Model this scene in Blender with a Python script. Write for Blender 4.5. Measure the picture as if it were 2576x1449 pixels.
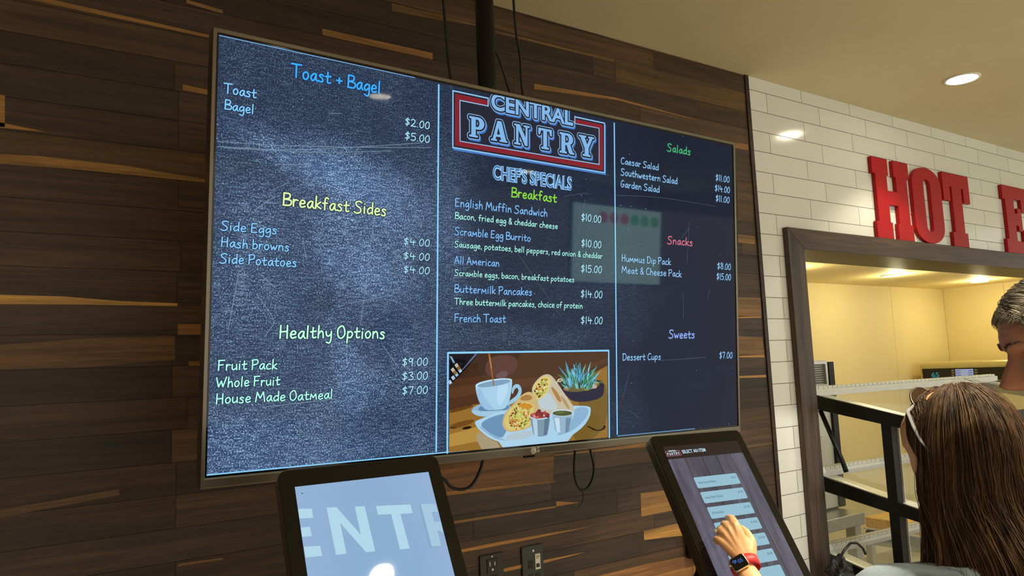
import bpy, bmesh, math, random
from mathutils import Vector, Matrix, noise
PI = math.pi
for _o in list(bpy.data.objects): bpy.data.objects.remove(_o, do_unlink=True)
SC = bpy.context.scene
COL = SC.collection
WM = {}          # world matrices of everything that parents something

# ------------------------------------------------------------------ camera, world, lamps, exposure
cam = bpy.data.cameras.new('camera'); cam.sensor_width = 36.0; cam.lens = 36.0*1899.86/2576; cam.clip_start = 0.02
camo = bpy.data.objects.new('camera', cam); COL.objects.link(camo)
CR = Vector((0.8298489, -0.5564525, -0.0413684)); CD = Vector((0.0265235, 0.1133922, -0.9931962)); CF = Vector((0.5573574, 0.8231056, 0.1088575))
CP = Vector((0.0, -2.31287, 1.6))
mw = Matrix(((CR.x, -CD.x, -CF.x, CP.x), (CR.y, -CD.y, -CF.y, CP.y), (CR.z, -CD.z, -CF.z, CP.z), (0, 0, 0, 1)))
camo.matrix_world = mw
SC.camera = camo
def dep(u, v, s):
    """a point at depth s along the photograph's ray through pixel u, v (used once, to measure a body pose)"""
    return CP + (CR*((u-1288)/1899.86) + CD*((v-724.5)/1899.86) + CF)*s

world = bpy.data.worlds.new('room_glow'); SC.world = world; world.use_nodes = True
_bg = world.node_tree.nodes['Background']; _bg.inputs[0].default_value = (1.0, 0.92, 0.77, 1); _bg.inputs[1].default_value = 1.2
SC.view_settings.view_transform = 'Standard'; SC.view_settings.look = 'None'; SC.view_settings.gamma = 1.0
SC.view_settings.exposure = 0.0; SC.view_settings.use_curve_mapping = False

CEIL = 3.0037
def lamp(name, loc, energy, color, angle=100, blend=0.25, radius=0.05, target=None):
    l = bpy.data.lights.new(name, 'SPOT'); l.energy = energy; l.color = color; l.spot_size = math.radians(angle); l.spot_blend = blend; l.shadow_soft_size = radius
    o = bpy.data.objects.new(name, l); COL.objects.link(o); o.location = loc
    d = (Vector(target)-Vector(loc)) if target else Vector((0, 0, -1))
    o.rotation_euler = d.to_track_quat('-Z', 'Y').to_euler()
    return o
WARM = (1.0, 0.88, 0.68)
lamp('can_light', (4.073, -0.519, CEIL-0.02), 42, WARM, 104, 0.35)
lamp('can_light', (2.98, -1.50, CEIL-0.02), 150, (1, .97, .88), 86.5, 0.04, 0.03)
lamp('can_light', (2.02, -1.78, CEIL-0.02), 195, (1, .88, .66), 62, 0.25, 0.03)  # extra lamp added to brighten the pressing hand
lamp('can_light', (1.09, -2.63, CEIL-0.02), 125, WARM, 92, 0.4)
lamp('can_light', (-0.75, -0.95, CEIL-0.02), 16, WARM, 110, 0.6)
lamp('can_light', (1.9, -3.28, CEIL-0.02), 170, WARM, 110, 0.4)
lamp('can_light', (4.17, -4.91, CEIL-0.02), 170, WARM, 110, 0.4)
# the alcove's two ceiling lamps, and an unseen third bulb without a fixture
ALC = 2.2
def bulb(name, loc, energy, color, radius=.05):
    l = bpy.data.lights.new(name, 'POINT'); l.energy = energy; l.color = color; l.shadow_soft_size = radius
    o = bpy.data.objects.new(name, l); COL.objects.link(o); o.location = loc
for _x, _e in ((5.563, 6.2), (6.85, 5.4), (4.3, 5.2)): bulb('alcove_light', (_x, .74, ALC-.09), _e, (1.0, .88, .50))

# ------------------------------------------------------------------ helpers
def lin(c):
    return tuple(((x/255.0)/12.92 if x/255.0 <= .04045 else ((x/255.0+.055)/1.055)**2.4) for x in c)

class MB:
    """collects shapes and links them as one mesh object"""
    def __init__(s): s.v = []; s.f = []; s.c = []; s.m = []
    def add(s, verts, faces, col=None, mi=0):
        b = len(s.v); s.v += [tuple(p) for p in verts]
        for f in faces: s.f.append([b+i for i in f]); s.c.append(col); s.m.append(mi)
        return s
    def box(s, a, b, col=None, mi=0):
        x0, y0, z0 = a; x1, y1, z1 = b
        V = [(x0,y0,z0),(x1,y0,z0),(x1,y1,z0),(x0,y1,z0),(x0,y0,z1),(x1,y0,z1),(x1,y1,z1),(x0,y1,z1)]
        return s.add(V, [(0,3,2,1),(4,5,6,7),(0,1,5,4),(1,2,6,5),(2,3,7,6),(3,0,4,7)], col, mi)
    def tube(s, pts, r, n=8, col=None, mi=0, flat=1.0):
        pts = [Vector(p) for p in pts]; rs = r if isinstance(r, (list, tuple)) else [r]*len(pts)
        V = []; up = None
        for i, p in enumerate(pts):
            t = (pts[min(i+1, len(pts)-1)]-pts[max(i-1, 0)])
            t = t.normalized() if t.length > 1e-9 else Vector((0, 0, 1))
            if up is None: up = t.orthogonal().normalized()
            up = (up - t*up.dot(t)); up = up.normalized() if up.length > 1e-6 else t.orthogonal().normalized()
            w = t.cross(up)
            for k in range(n):
                a = 2*PI*k/n; V.append(p+(up*math.cos(a)+w*math.sin(a)*flat)*rs[i])
        F = []
        for i in range(len(pts)-1):
            for k in range(n):
                F.append((i*n+k, i*n+(k+1) % n, (i+1)*n+(k+1) % n, (i+1)*n+k))
        F.append(tuple(range(n-1, -1, -1))); F.append(tuple((len(pts)-1)*n+k for k in range(n)))
        return s.add(V, F, col, mi)
    def lathe(s, prof, c=(0,0,0), n=32, col=None, mi=0, axis='z'):
        V = []; F = []
        for (r, h) in prof:
            for k in range(n):
                a = 2*PI*k/n
                V.append((c[0]+r*math.cos(a), c[1]+r*math.sin(a), c[2]+h) if axis == 'z' else (c[0]+r*math.cos(a), c[1]+h, c[2]+r*math.sin(a)))
        for i in range(len(prof)-1):
            for k in range(n): F.append((i*n+k, i*n+(k+1) % n, (i+1)*n+(k+1) % n, (i+1)*n+k))
        if prof[0][0] > 1e-6: F.append(tuple(range(n-1, -1, -1)))
        if prof[-1][0] > 1e-6: F.append(tuple((len(prof)-1)*n+k for k in range(n)))
        return s.add(V, F, col, mi)
    def prism(s, poly, y0, y1, col=None, mi=0):
        """polygon of (x, z) pushed from y0 to y1"""
        n = len(poly)
        V = [(x, y0, z) for x, z in poly]+[(x, y1, z) for x, z in poly]
        F = [tuple(range(n)), tuple(range(2*n-1, n-1, -1))]+[(i, i+n, (i+1) % n+n, (i+1) % n) for i in range(n)]
        return s.add(V, F, col, mi)
    def flat(s, poly, y, col=None, mi=0):
        return s.add([(x, y, z) for x, z in poly], [tuple(range(len(poly)))], col, mi)
    def sphere(s, c, r, nu=20, nv=12, col=None, mi=0, mat=None):
        rr = r if isinstance(r, (tuple, list)) else (r, r, r); V = []; F = []
        for j in range(nv+1):
            t = PI*j/nv
            for i in range(nu):
                a = 2*PI*i/nu; p = Vector((rr[0]*math.sin(t)*math.cos(a), rr[1]*math.sin(t)*math.sin(a), rr[2]*math.cos(t)))
                if mat is not None: p = mat @ p
                V.append(p+Vector(c))
        for j in range(nv):
            for i in range(nu): F.append((j*nu+i, (j+1)*nu+i, (j+1)*nu+(i+1) % nu, j*nu+(i+1) % nu))
        return s.add(V, F, col, mi)
    def ring(s, o, i, y0, y1, col=None, mi=0):
        """rectangular frame: outer and inner (x0, z0, x1, z1), from y0 (front) to y1"""
        def q(r, y): return [(r[0], y, r[1]), (r[2], y, r[1]), (r[2], y, r[3]), (r[0], y, r[3])]
        V = q(o, y0)+q(i, y0)+q(o, y1)+q(i, y1); F = []
        for k in range(4):
            a, b = k, (k+1) % 4
            F += [(a, b, b+4, a+4), (b+8, a+8, a+12, b+12), (a+8, b+8, b, a), (a+4, b+4, b+12, a+12)]
        return s.add(V, F, col, mi)
    def build(s, name, mat, parent=None, smooth=False, bevel=0, seg=2, world=True, sub=0, weld=False, fix=True):
        me = bpy.data.meshes.new(name); me.from_pydata(s.v, [], s.f); 
        mats = mat if isinstance(mat, (list, tuple)) else [mat]
        for m in mats: me.materials.append(m)
        for p, mi in zip(me.polygons, s.m): p.material_index = mi; p.use_smooth = smooth
        if any(c is not None for c in s.c):
            at = me.color_attributes.new('Col', 'FLOAT_COLOR', 'CORNER')
            for p, c in zip(me.polygons, s.c):
                c = c or (1, 1, 1); c = (c[0], c[1], c[2], c[3] if len(c) > 3 else 1.0)
                for li in p.loop_indices: at.data[li].color = c
        if fix:
            bm = bmesh.new(); bm.from_mesh(me)
            if weld: bmesh.ops.remove_doubles(bm, verts=bm.verts, dist=1e-5)
            bmesh.ops.recalc_face_normals(bm, faces=bm.faces); bm.to_mesh(me); bm.free()
        o = bpy.data.objects.new(name, me); COL.objects.link(o)
        if bevel:
            b = o.modifiers.new('bevel', 'BEVEL'); b.width = bevel; b.segments = seg; b.limit_method = 'ANGLE'; b.angle_limit = math.radians(35)
        if sub:
            m = o.modifiers.new('sub', 'SUBSURF'); m.levels = sub; m.render_levels = sub
        attach(o, parent, world)
        return o

def attach(o, parent, world=True):
    WM[o] = Matrix.Identity(4)
    if parent is not None:
        o.parent = parent
        if world: o.matrix_parent_inverse = WM[parent].inverted()
        else: WM[o] = WM[parent].copy()
    return o

def tag(o, label=None, cat=None, group=None, kind=None):
    if label: o['label'] = label
    if cat: o['category'] = cat
    if group: o['group'] = group
    if kind: o['kind'] = kind
    return o
def thing(name, label, cat, mtx, group=None):
    o = bpy.data.objects.new(name, None); COL.objects.link(o); o.empty_display_size = .05
    if not isinstance(mtx, Matrix): mtx = Matrix.Translation(Vector(mtx))
    o.matrix_world = mtx; WM[o] = mtx.copy()
    return tag(o, label, cat, group)
def struct(o): o['kind'] = 'structure'; return o
def basis(c, x, z):
    """frame at c with X right, Z up and -Y out of the face"""
    x = Vector(x).normalized(); z = Vector(z); z = (z-x*z.dot(x)).normalized(); y = z.cross(x)
    return Matrix(((x.x, y.x, z.x, c[0]), (x.y, y.y, z.y, c[1]), (x.z, y.z, z.z, c[2]), (0, 0, 0, 1)))

# ------------------------------------------------------------------ materials
def nodes(name):
    m = bpy.data.materials.new(name); m.use_nodes = True; nt = m.node_tree
    return m, nt, nt.nodes['Principled BSDF']
def link(nt, a, b): nt.links.new(a, b)
def mix(nt, a, b, fac, mode='MIX'):
    n = nt.nodes.new('ShaderNodeMix'); n.data_type = 'RGBA'; n.blend_type = mode
    for sock, v in ((n.inputs[6], a), (n.inputs[7], b), (n.inputs[0], fac)):
        if hasattr(v, 'links'): link(nt, v, sock)
        else: sock.default_value = v
    return n.outputs[2]
def tex(nt, scale, detail=4, rough=.5, stretch=(1,1,1), kind='NOISE', loc=(0,0,0), coord='Object'):
    tc = nt.nodes.new('ShaderNodeTexCoord'); mp = nt.nodes.new('ShaderNodeMapping'); mp.inputs['Scale'].default_value = stretch; mp.inputs['Location'].default_value = loc
    link(nt, tc.outputs[coord], mp.inputs[0])
    t = nt.nodes.new('ShaderNodeTexNoise'); t.inputs['Scale'].default_value = scale; t.inputs['Detail'].default_value = detail; t.inputs['Roughness'].default_value = rough
    link(nt, mp.outputs[0], t.inputs['Vector']); return t, mp
def ramp(nt, src, stops):
    r = nt.nodes.new('ShaderNodeValToRGB'); e = r.color_ramp.elements
    while len(e) < len(stops): e.new(.5)
    for k, (p, c) in enumerate(stops): e[k].position = p; e[k].color = c if len(c) == 4 else (*c, 1)
    link(nt, src, r.inputs[0]); return r.outputs[0]
def bump(nt, bsdf, h, strength=.2, dist=.002):
    b = nt.nodes.new('ShaderNodeBump'); b.inputs['Strength'].default_value = strength; b.inputs['Distance'].default_value = dist
    link(nt, h, b.inputs['Height']); link(nt, b.outputs[0], bsdf.inputs['Normal'])
def plain(name, col, rough=.5, metal=0, var=.12, scale=14, spec=.5, coat=0, bmp=0, stretch=(1,1,1)):
    """one colour with a little uneven mottling"""
    m, nt, b = nodes(name); c = lin(col)
    t, _ = tex(nt, scale, 5, .6, stretch)
    lo = tuple(x*(1-var) for x in c)+(1,); hi = tuple(min(1, x*(1+var)) for x in c)+(1,)
    link(nt, ramp(nt, t.outputs[0], [(.3, lo), (.7, hi)]), b.inputs['Base Color'])
    b.inputs['Roughness'].default_value = rough; b.inputs['Metallic'].default_value = metal; b.inputs['Specular IOR Level'].default_value = spec
    b.inputs['Coat Weight'].default_value = coat
    if bmp: bump(nt, b, t.outputs[0], bmp, .003)
    return m
def glow(name, col, strength):
    m, nt, b = nodes(name); c = (*lin(col), 1)
    t, _ = tex(nt, 8, 2); link(nt, ramp(nt, t.outputs[0], [(.2, tuple(x*.97 for x in c[:3])+(1,)), (.8, c)]), b.inputs['Emission Color'])
    b.inputs['Base Color'].default_value = (.8, .8, .8, 1); b.inputs['Emission Strength'].default_value = strength; return m
def screen_mat(name, dust=False, rough=.1, planks=False, spec=.10):
    """a lit display behind glass: emission from the picture's own colours"""
    m, nt, b = nodes(name); a = nt.nodes.new('ShaderNodeAttribute'); a.attribute_name = 'Col'
    out = a.outputs['Color']
    if dust:
        n1, _ = tex(nt, 330, 1, .5, (1, 1, 1)); n2, _ = tex(nt, 120, 4, .7, (.3, 1, 1.7)); n3, _ = tex(nt, 5, 4, .6)
        s1 = ramp(nt, n1.outputs[0], [(.53, (0, 0, 0)), (.70, (1, 1, 1))]); s2 = ramp(nt, n2.outputs[0], [(.48, (0, 0, 0)), (.75, (1, 1, 1))])
        s3 = ramp(nt, n3.outputs[0], [(.3, (.35, .35, .35)), (.7, (1, 1, 1))])
        k = mix(nt, s1, s2, .35); k = mix(nt, k, s3, 1.0, 'MULTIPLY')
        k = mix(nt, k, a.outputs['Alpha'], 1.0, 'MULTIPLY')
        k = mix(nt, k, (.66, .98, 1.36, 1), 1.0, 'MULTIPLY')
        out = mix(nt, out, k, 1.0, 'ADD')
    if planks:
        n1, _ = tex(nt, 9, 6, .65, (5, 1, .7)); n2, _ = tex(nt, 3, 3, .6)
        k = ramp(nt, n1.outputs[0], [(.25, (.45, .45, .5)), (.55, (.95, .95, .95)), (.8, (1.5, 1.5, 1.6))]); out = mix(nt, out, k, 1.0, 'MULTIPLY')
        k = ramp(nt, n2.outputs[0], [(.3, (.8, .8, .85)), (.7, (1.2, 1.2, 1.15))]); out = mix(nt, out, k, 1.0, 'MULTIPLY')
    link(nt, out, b.inputs['Emission Color']); b.inputs['Emission Strength'].default_value = 1.0
    b.inputs['Base Color'].default_value = (.003, .003, .004, 1); b.inputs['Roughness'].default_value = rough; b.inputs['Specular IOR Level'].default_value = spec
    return m

M = {}
M['black_plastic'] = plain('black_plastic', (26, 24, 22), .35, var=.1)
M['gloss_black'] = plain('gloss_black_glass', (12, 11, 11), .08, var=.05)
M['black_metal'] = plain('black_painted_metal', (13, 12, 12), .45, 0, var=.15, spec=.3)
M['silver'] = plain('brushed_bezel_metal', (118, 110, 97), .3, .9, var=.06, scale=40, stretch=(.2, 1, 8))
M['bronze'] = plain('bronze_side_metal', (120, 108, 84), .35, .8, var=.06)
M['steel'] = plain('stainless_steel', (190, 190, 184), .32, .85, var=.08, scale=30, stretch=(1, 8, .3))
M['galv'] = plain('pale_painted_steel', (205, 206, 196), .4, .25, var=.05)
M['cable'] = plain('cable_rubber', (14, 13, 13), .5, var=.1)
M['red'] = plain('red_painted_sign', (164, 12, 20), .5, var=.06, scale=3, spec=.25)
M['ceiling'] = plain('ceiling_paint', (216, 202, 164), .85, var=.03, scale=2.2, bmp=.03)
M['cream'] = plain('alcove_cream_panel', (232, 214, 160), .6, var=.03, scale=1.5)
M['floor'] = plain('floor_tile', (168, 156, 136), .5, var=.15, scale=2)
M['white'] = plain('white_enamel', (235, 230, 215), .4, var=.03)
M['oven_shell'] = plain('oven_cream_steel', (196, 182, 128), .35, .2, var=.04)
M['screen'] = screen_mat('lit_screen', False, .035); M['chalk'] = screen_mat('lit_chalkboard', True, .035); M['plank_screen'] = screen_mat('lit_plank_picture', False, .12, True, .4); M['touch_screen'] = screen_mat('lit_touch_screen', False, .03, False, .5)
M['lamp'] = glow('lamp_diffuser', (255, 244, 214), 13.0); M['alc_lamp'] = glow('alcove_lamp_diffuser', (255, 236, 170), 6.0)
M['red_led'] = glow('red_indicator', (255, 50, 40), 3.0)

def wood_wall():
    m, nt, b = nodes('walnut_plank_cladding'); a = nt.nodes.new('ShaderNodeAttribute'); a.attribute_name = 'Col'
    n1, mp = tex(nt, 1.0, 6, .62, (2.2, 1, 70)); n2, mp2 = tex(nt, 1.0, 5, .55, (1.2, 1, 22)); n3, _ = tex(nt, 1.0, 3, .5, (12, 1, 260))
    # every plank shifts the grain by its own amount (carried in the colour's alpha)
    for q in (mp, mp2):
        cm = nt.nodes.new('ShaderNodeCombineXYZ'); mu = nt.nodes.new('ShaderNodeMath'); mu.operation = 'MULTIPLY'; mu.inputs[1].default_value = 37.0
        link(nt, a.outputs['Alpha'], mu.inputs[0]); link(nt, mu.outputs[0], cm.inputs[1]); link(nt, mu.outputs[0], cm.inputs[0]); link(nt, cm.outputs[0], q.inputs['Location'])
    n2.inputs['Distortion'].default_value = .8; n1.inputs['Distortion'].default_value = .5
    g1 = ramp(nt, n1.outputs[0], [(.3, (.45, .43, .42)), (.52, (1, 1, 1)), (.75, (1.55, 1.5, 1.4))])
    g2 = ramp(nt, n2.outputs[0], [(.28, (.55, .55, .56)), (.5, (1, 1, 1)), (.75, (1.5, 1.4, 1.25))])
    g3 = ramp(nt, n3.outputs[0], [(.3, (.75, .75, .75)), (.7, (1.2, 1.2, 1.2))])
    c = mix(nt, a.outputs['Color'], g1, .8, 'MULTIPLY'); c = mix(nt, c, g2, .85, 'MULTIPLY'); c = mix(nt, c, g3, .7, 'MULTIPLY')
    link(nt, c, b.inputs['Base Color']); b.inputs['Roughness'].default_value = .48; b.inputs['Specular IOR Level'].default_value = .35
    bump(nt, b, n3.outputs[0], .15, .001); return m
M['planks'] = wood_wall()
def stained(name, c0, c1, st=(1.5, 30, 30)):
    m, nt, b = nodes(name); n, _ = tex(nt, 1.0, 6, .6, st); n.inputs['Distortion'].default_value = 1.2; n2, _ = tex(nt, 1.0, 4, .6, tuple(s*4 for s in st))
    k = ramp(nt, n.outputs[0], [(.32, lin(c0)), (.66, lin(c1))]); k2 = ramp(nt, n2.outputs[0], [(.3, (.7, .7, .7)), (.7, (1.15, 1.15, 1.15))])
    link(nt, mix(nt, k, k2, 1.0, 'MULTIPLY'), b.inputs['Base Color']); b.inputs['Roughness'].default_value = .5; bump(nt, b, n.outputs[0], .25, .002); return m
M['frame_h'] = stained('dark_stained_oak', (40, 29, 21), (80, 58, 41), (1.4, 26, 26)); M['frame_v'] = stained('dark_stained_oak_upright', (42, 31, 24), (86, 66, 51), (26, 26, 1.4))
M['maple'] = stained('maple_board', (246, 190, 78), (255, 220, 128), (3, 40, 40))
def tile_wall():
    m, nt, b = nodes('white_subway_tile')
    tc = nt.nodes.new('ShaderNodeTexCoord'); sp = nt.nodes.new('ShaderNodeSeparateXYZ'); cb = nt.nodes.new('ShaderNodeCombineXYZ'); mp = nt.nodes.new('ShaderNodeMapping')
    link(nt, tc.outputs['Object'], sp.inputs[0]); link(nt, sp.outputs[0], cb.inputs[0]); link(nt, sp.outputs[2], cb.inputs[1]); link(nt, cb.outputs[0], mp.inputs[0])
    mp.inputs['Location'].default_value = (-3.1635+.4375*20, -2.9364+.1036*40, 0)
    br = nt.nodes.new('ShaderNodeTexBrick'); link(nt, mp.outputs[0], br.inputs['Vector'])
    br.offset = .3333; br.offset_frequency = 2; br.squash = 1
    br.inputs['Scale'].default_value = 1; br.inputs['Mortar Size'].default_value = .0016; br.inputs['Mortar Smooth'].default_value = .1
    br.inputs['Brick Width'].default_value = .43748; br.inputs['Row Height'].default_value = .1036; br.inputs['Bias'].default_value = 0
    br.inputs['Color1'].default_value = (.70, .70, .655, 1); br.inputs['Color2'].default_value = (.755, .75, .70, 1); br.inputs['Mortar'].default_value = (.13, .12, .09, 1)
    link(nt, br.outputs['Color'], b.inputs['Base Color'])
    rr = ramp(nt, br.outputs['Fac'], [(0, (.12, .12, .12)), (1, (.8, .8, .8))]); link(nt, rr, b.inputs['Roughness'])
    inv = ramp(nt, br.outputs['Fac'], [(0, (1, 1, 1)), (1, (0, 0, 0))]); n, _ = tex(nt, 7, 2, .5)
    hh = mix(nt, inv, n.outputs[0], .3); bump(nt, b, hh, .35, .003)
    return m
M['tile'] = tile_wall()
def skin_mat(name, c, red):
    m, nt, b = nodes(name); n, _ = tex(nt, 26, 5, .6); n2, _ = tex(nt, 420, 2, .6)
    link(nt, ramp(nt, n.outputs[0], [(.3, lin(c)), (.7, lin(red))]), b.inputs['Base Color']); b.inputs['Roughness'].default_value = .48
    b.inputs['Subsurface Weight'].default_value = .12; b.inputs['Subsurface Radius'].default_value = (.01, .004, .002); bump(nt, b, n2.outputs[0], .12, .0006); return m
M['skin_w'] = skin_mat('skin_tanned', (240, 188, 134), (226, 166, 112)); M['skin_m'] = skin_mat('skin_ruddy', (226, 168, 132), (208, 138, 106))
def hair_mat(name, dark, light):
    m, nt, b = nodes(name); a = nt.nodes.new('ShaderNodeAttribute'); a.attribute_name = 'Col'
    n, _ = tex(nt, 40, 3, .6, (1, 1, .05)); k = ramp(nt, n.outputs[0], [(.3, lin(dark)), (.72, lin(light))])
    link(nt, mix(nt, k, a.outputs['Color'], 1.0, 'MULTIPLY'), b.inputs['Base Color']); b.inputs['Roughness'].default_value = .55; b.inputs['Specular IOR Level'].default_value = .22; return m
M['hair_w'] = hair_mat('hair_brown', (40, 28, 20), (96, 71, 46)); M['hair_m'] = hair_mat('hair_grey', (120, 114, 100), (196, 188, 168))
def cloth(name, c, s=900):
    m, nt, b = nodes(name); n, _ = tex(nt, s, 2, .6); n2, _ = tex(nt, 12, 4, .6); cc = lin(c)
    k = ramp(nt, n2.outputs[0], [(.3, tuple(x*.75 for x in cc)), (.7, tuple(min(1, x*1.15) for x in cc))]); k2 = ramp(nt, n.outputs[0], [(.3, (.8, .8, .8)), (.7, (1.15, 1.15, 1.15))])
    link(nt, mix(nt, k, k2, 1.0, 'MULTIPLY'), b.inputs['Base Color']); b.inputs['Roughness'].default_value = .9; bump(nt, b, n2.outputs[0], .3, .006); return m
M['denim'] = cloth('faded_denim', (150, 166, 176)); M['navy'] = cloth('navy_cotton', (40, 46, 62)); M['trouser'] = cloth('dark_trouser_cloth', (44, 44, 52))
M['gold'] = plain('pale_gold', (226, 196, 140), .2, 1.0, var=.04); M['watch_red'] = plain('red_silicone', (205, 44, 42), .5, var=.04); M['gem'] = plain('clear_gem', (240, 236, 220), .05, .6, var=.02)
def glassy(name, col, alpha, rough=.05):
    m, nt, b = nodes(name); t, _ = tex(nt, 6, 2); c = lin(col)
    link(nt, ramp(nt, t.outputs[0], [(.3, tuple(x*.94 for x in c)), (.7, c)]), b.inputs['Base Color']); b.inputs['Roughness'].default_value = rough; b.inputs['Alpha'].default_value = alpha; return m
M['lens'] = glassy('brown_tinted_lens', (58, 38, 22), .72); M['tortoise'] = plain('dark_tortoise_frame', (62, 44, 32), .25, var=.3); M['clear'] = glassy('clear_acetate', (190, 190, 190), .55, .1); M['pane'] = glassy('clear_pane', (225, 232, 222), .12)
M['eye'] = plain('eye_white', (225, 215, 205), .15, var=.02); M['iris'] = plain('iris_brown', (60, 44, 34), .1, var=.1); M['lip'] = plain('lip_skin', (158, 92, 84), .45, var=.1); M['brow'] = plain('brow_hair', (104, 84, 68), .7, var=.2)
M['label'] = plain('paper_label', (226, 224, 206), .6, var=.02); M['ink'] = plain('dark_ink', (40, 38, 38), .6, var=.02)
# ---- data measured on the photograph, in metres on each surface
TV_C=(1.1844,-0.6665,1.8655)
TV_X=(0.99991,0.00611,-0.01163)
TV_Z=(0.01196,-0.05864,0.99821)
SCREEN_TEXT=[
  ('Toast + Bagel', -0.6678, -0.4519, 0.4049, 0.0304, 'blue', 'hand'),
  ('Toast', -0.8118, -0.7439, 0.3405, 0.0215, 'cyan', 'hand'),
  ('Bagel', -0.8095, -0.7485, 0.305, 0.0208, 'cyan', 'hand'),
  ('$2.00', -0.3859, -0.3179, 0.3395, 0.0186, 'price', 'hand'),
  ('$5.00', -0.3855, -0.3176, 0.3047, 0.0186, 'price', 'hand'),
  ('Breakfast Sides', -0.6808, -0.4326, 0.1109, 0.028, 'lime', 'hand'),
  ('Side Eggs', -0.8107, -0.6926, 0.0454, 0.0199, 'cyan', 'hand'),
  ('Hash browns', -0.8093, -0.6647, 0.0101, 0.02, 'cyan', 'hand'),
  ('Side Potatoes', -0.8108, -0.6473, -0.0241, 0.0205, 'cyan', 'hand'),
  ('$4.00', -0.3861, -0.3151, 0.0447, 0.0178, 'price', 'hand'),
  ('$4.00', -0.3858, -0.3148, 0.0097, 0.0178, 'price', 'hand'),
  ('$4.00', -0.3855, -0.3146, -0.0239, 0.0177, 'price', 'hand'),
  ('Healthy Options', -0.6823, -0.432, -0.1822, 0.0278, 'lime', 'hand'),
  ('Fruit Pack', -0.8089, -0.6855, -0.2489, 0.0211, 'mint', 'hand'),
  ('Whole Fruit', -0.8105, -0.6786, -0.2841, 0.0206, 'mint', 'hand'),
  ('House Made Oatmeal', -0.811, -0.5588, -0.3183, 0.021, 'mint', 'hand'),
  ('$9.00', -0.3864, -0.3175, -0.2482, 0.019, 'price', 'hand'),
  ('$3.00', -0.3861, -0.3172, -0.2816, 0.0189, 'price', 'hand'),
  ('$7.00', -0.3857, -0.317, -0.316, 0.0189, 'price', 'hand'),
  ('Breakfast', -0.0699, 0.0818, 0.1964, 0.0253, 'green', 'hand'),
  ('English Muffin Sandwich', -0.2434, 0.0494, 0.153, 0.021, 'sky', 'hand'),
  ('Bacon, fried egg & cheddar cheese', -0.2432, 0.0855, 0.1216, 0.0164, 'mint', 'hand'),
  ('Scramble Egg Burrito', -0.2442, -0.0073, 0.0802, 0.0196, 'sky', 'hand'),
  ('Sausage, potatoes, bell peppers, red onion & cheddar', -0.2441, 0.2478, 0.0489, 0.0158, 'mint', 'hand'),
  ('All American', -0.2438, -0.1083, 0.0065, 0.0193, 'sky', 'hand'),
  ('Scramble eggs, bacon, breakfast potatoes', -0.2437, 0.1433, -0.0241, 0.0155, 'mint', 'hand'),
  ('Buttermilk Pancakes', -0.2434, -0.0027, -0.0661, 0.02, 'sky', 'hand'),
  ('Three buttermilk pancakes, choice of protein', -0.2432, 0.1735, -0.0971, 0.0164, 'mint', 'hand'),
  ('French Toast', -0.243, -0.088, -0.1402, 0.0203, 'sky', 'hand'),
  ('$10.00', 0.1699, 0.2443, 0.1533, 0.0209, 'price', 'hand'),
  ('$10.00', 0.1696, 0.2438, 0.0792, 0.0208, 'price', 'hand'),
  ('$15.00', 0.168, 0.2454, 0.0066, 0.0207, 'price', 'hand'),
  ('$14.00', 0.1669, 0.247, -0.0658, 0.0206, 'price', 'hand'),
  ('$14.00', 0.1665, 0.2469, -0.1404, 0.0206, 'price', 'hand'),
  ('Salads', 0.5179, 0.6235, 0.4046, 0.0242, 'jade', 'hand'),
  ('Caesar Salad', 0.3232, 0.4798, 0.3378, 0.0197, 'ice', 'hand'),
  ('Southwestern Salad', 0.3224, 0.5617, 0.3033, 0.0206, 'ice', 'hand'),
  ('Garden Salad', 0.3221, 0.4824, 0.2678, 0.0203, 'ice', 'hand'),
  ('$11.00', 0.7409, 0.8087, 0.3377, 0.0207, 'ice', 'hand'),
  ('$14.00', 0.7363, 0.8096, 0.3023, 0.0207, 'ice', 'hand'),
  ('$11.00', 0.7395, 0.8072, 0.2683, 0.0206, 'ice', 'hand'),
  ('Snacks', 0.514, 0.6267, 0.1121, 0.0239, 'pink', 'hand'),
  ('Hummus Dip Pack', 0.3229, 0.5276, 0.0459, 0.0202, 'ice', 'hand'),
  ('Meat & Cheese Pack', 0.3226, 0.5743, 0.011, 0.0203, 'ice', 'hand'),
  ('$8.00', 0.7414, 0.8077, 0.0459, 0.0204, 'ice', 'hand'),
  ('$15.00', 0.7374, 0.807, 0.0109, 0.0204, 'ice', 'hand'),
  ('Sweets', 0.515, 0.6298, -0.1804, 0.025, 'lilac', 'hand'),
  ('Dessert Cups', 0.3236, 0.4793, -0.2455, 0.0198, 'ice', 'hand'),
  ('$7.00', 0.7441, 0.8073, -0.2453, 0.0202, 'ice', 'hand'),
  ("CHEF'S SPECIALS", -0.1291, 0.1366, 0.2353, 0.0407, 'chef', 'chef'),
  ('CENTRAL', -0.1353, 0.1403, 0.4218, 0.0365, 'logo', 'central'),
  ('P', -0.208, -0.1512, 0.3392, 0.054, 'logo', 'slab'),
  ('A', -0.1402, -0.0803, 0.3392, 0.0551, 'logo', 'slab'),
  ('N', -0.067, -0.006, 0.3401, 0.0562, 'logo', 'slab'),
  ('T', 0.0133, 0.0699, 0.3406, 0.0574, 'logo', 'slab'),
  ('R', 0.0872, 0.1489, 0.3387, 0.0585, 'logo', 'slab'),
  ('Y', 0.1579, 0.2221, 0.3409, 0.0596, 'logo', 'slab'),
]
LOGO_OUTER=[(-0.2532, 0.4522), (0.262, 0.4516), (0.2609, 0.3005), (-0.2524, 0.3014)]
LOGO_INNER=[(-0.2325, 0.4308), (0.2407, 0.4331), (0.24, 0.3224), (-0.2312, 0.3208)]
LOGO_GAP=[(-0.1444, 0.4484), (0.1464, 0.4465)]
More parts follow.
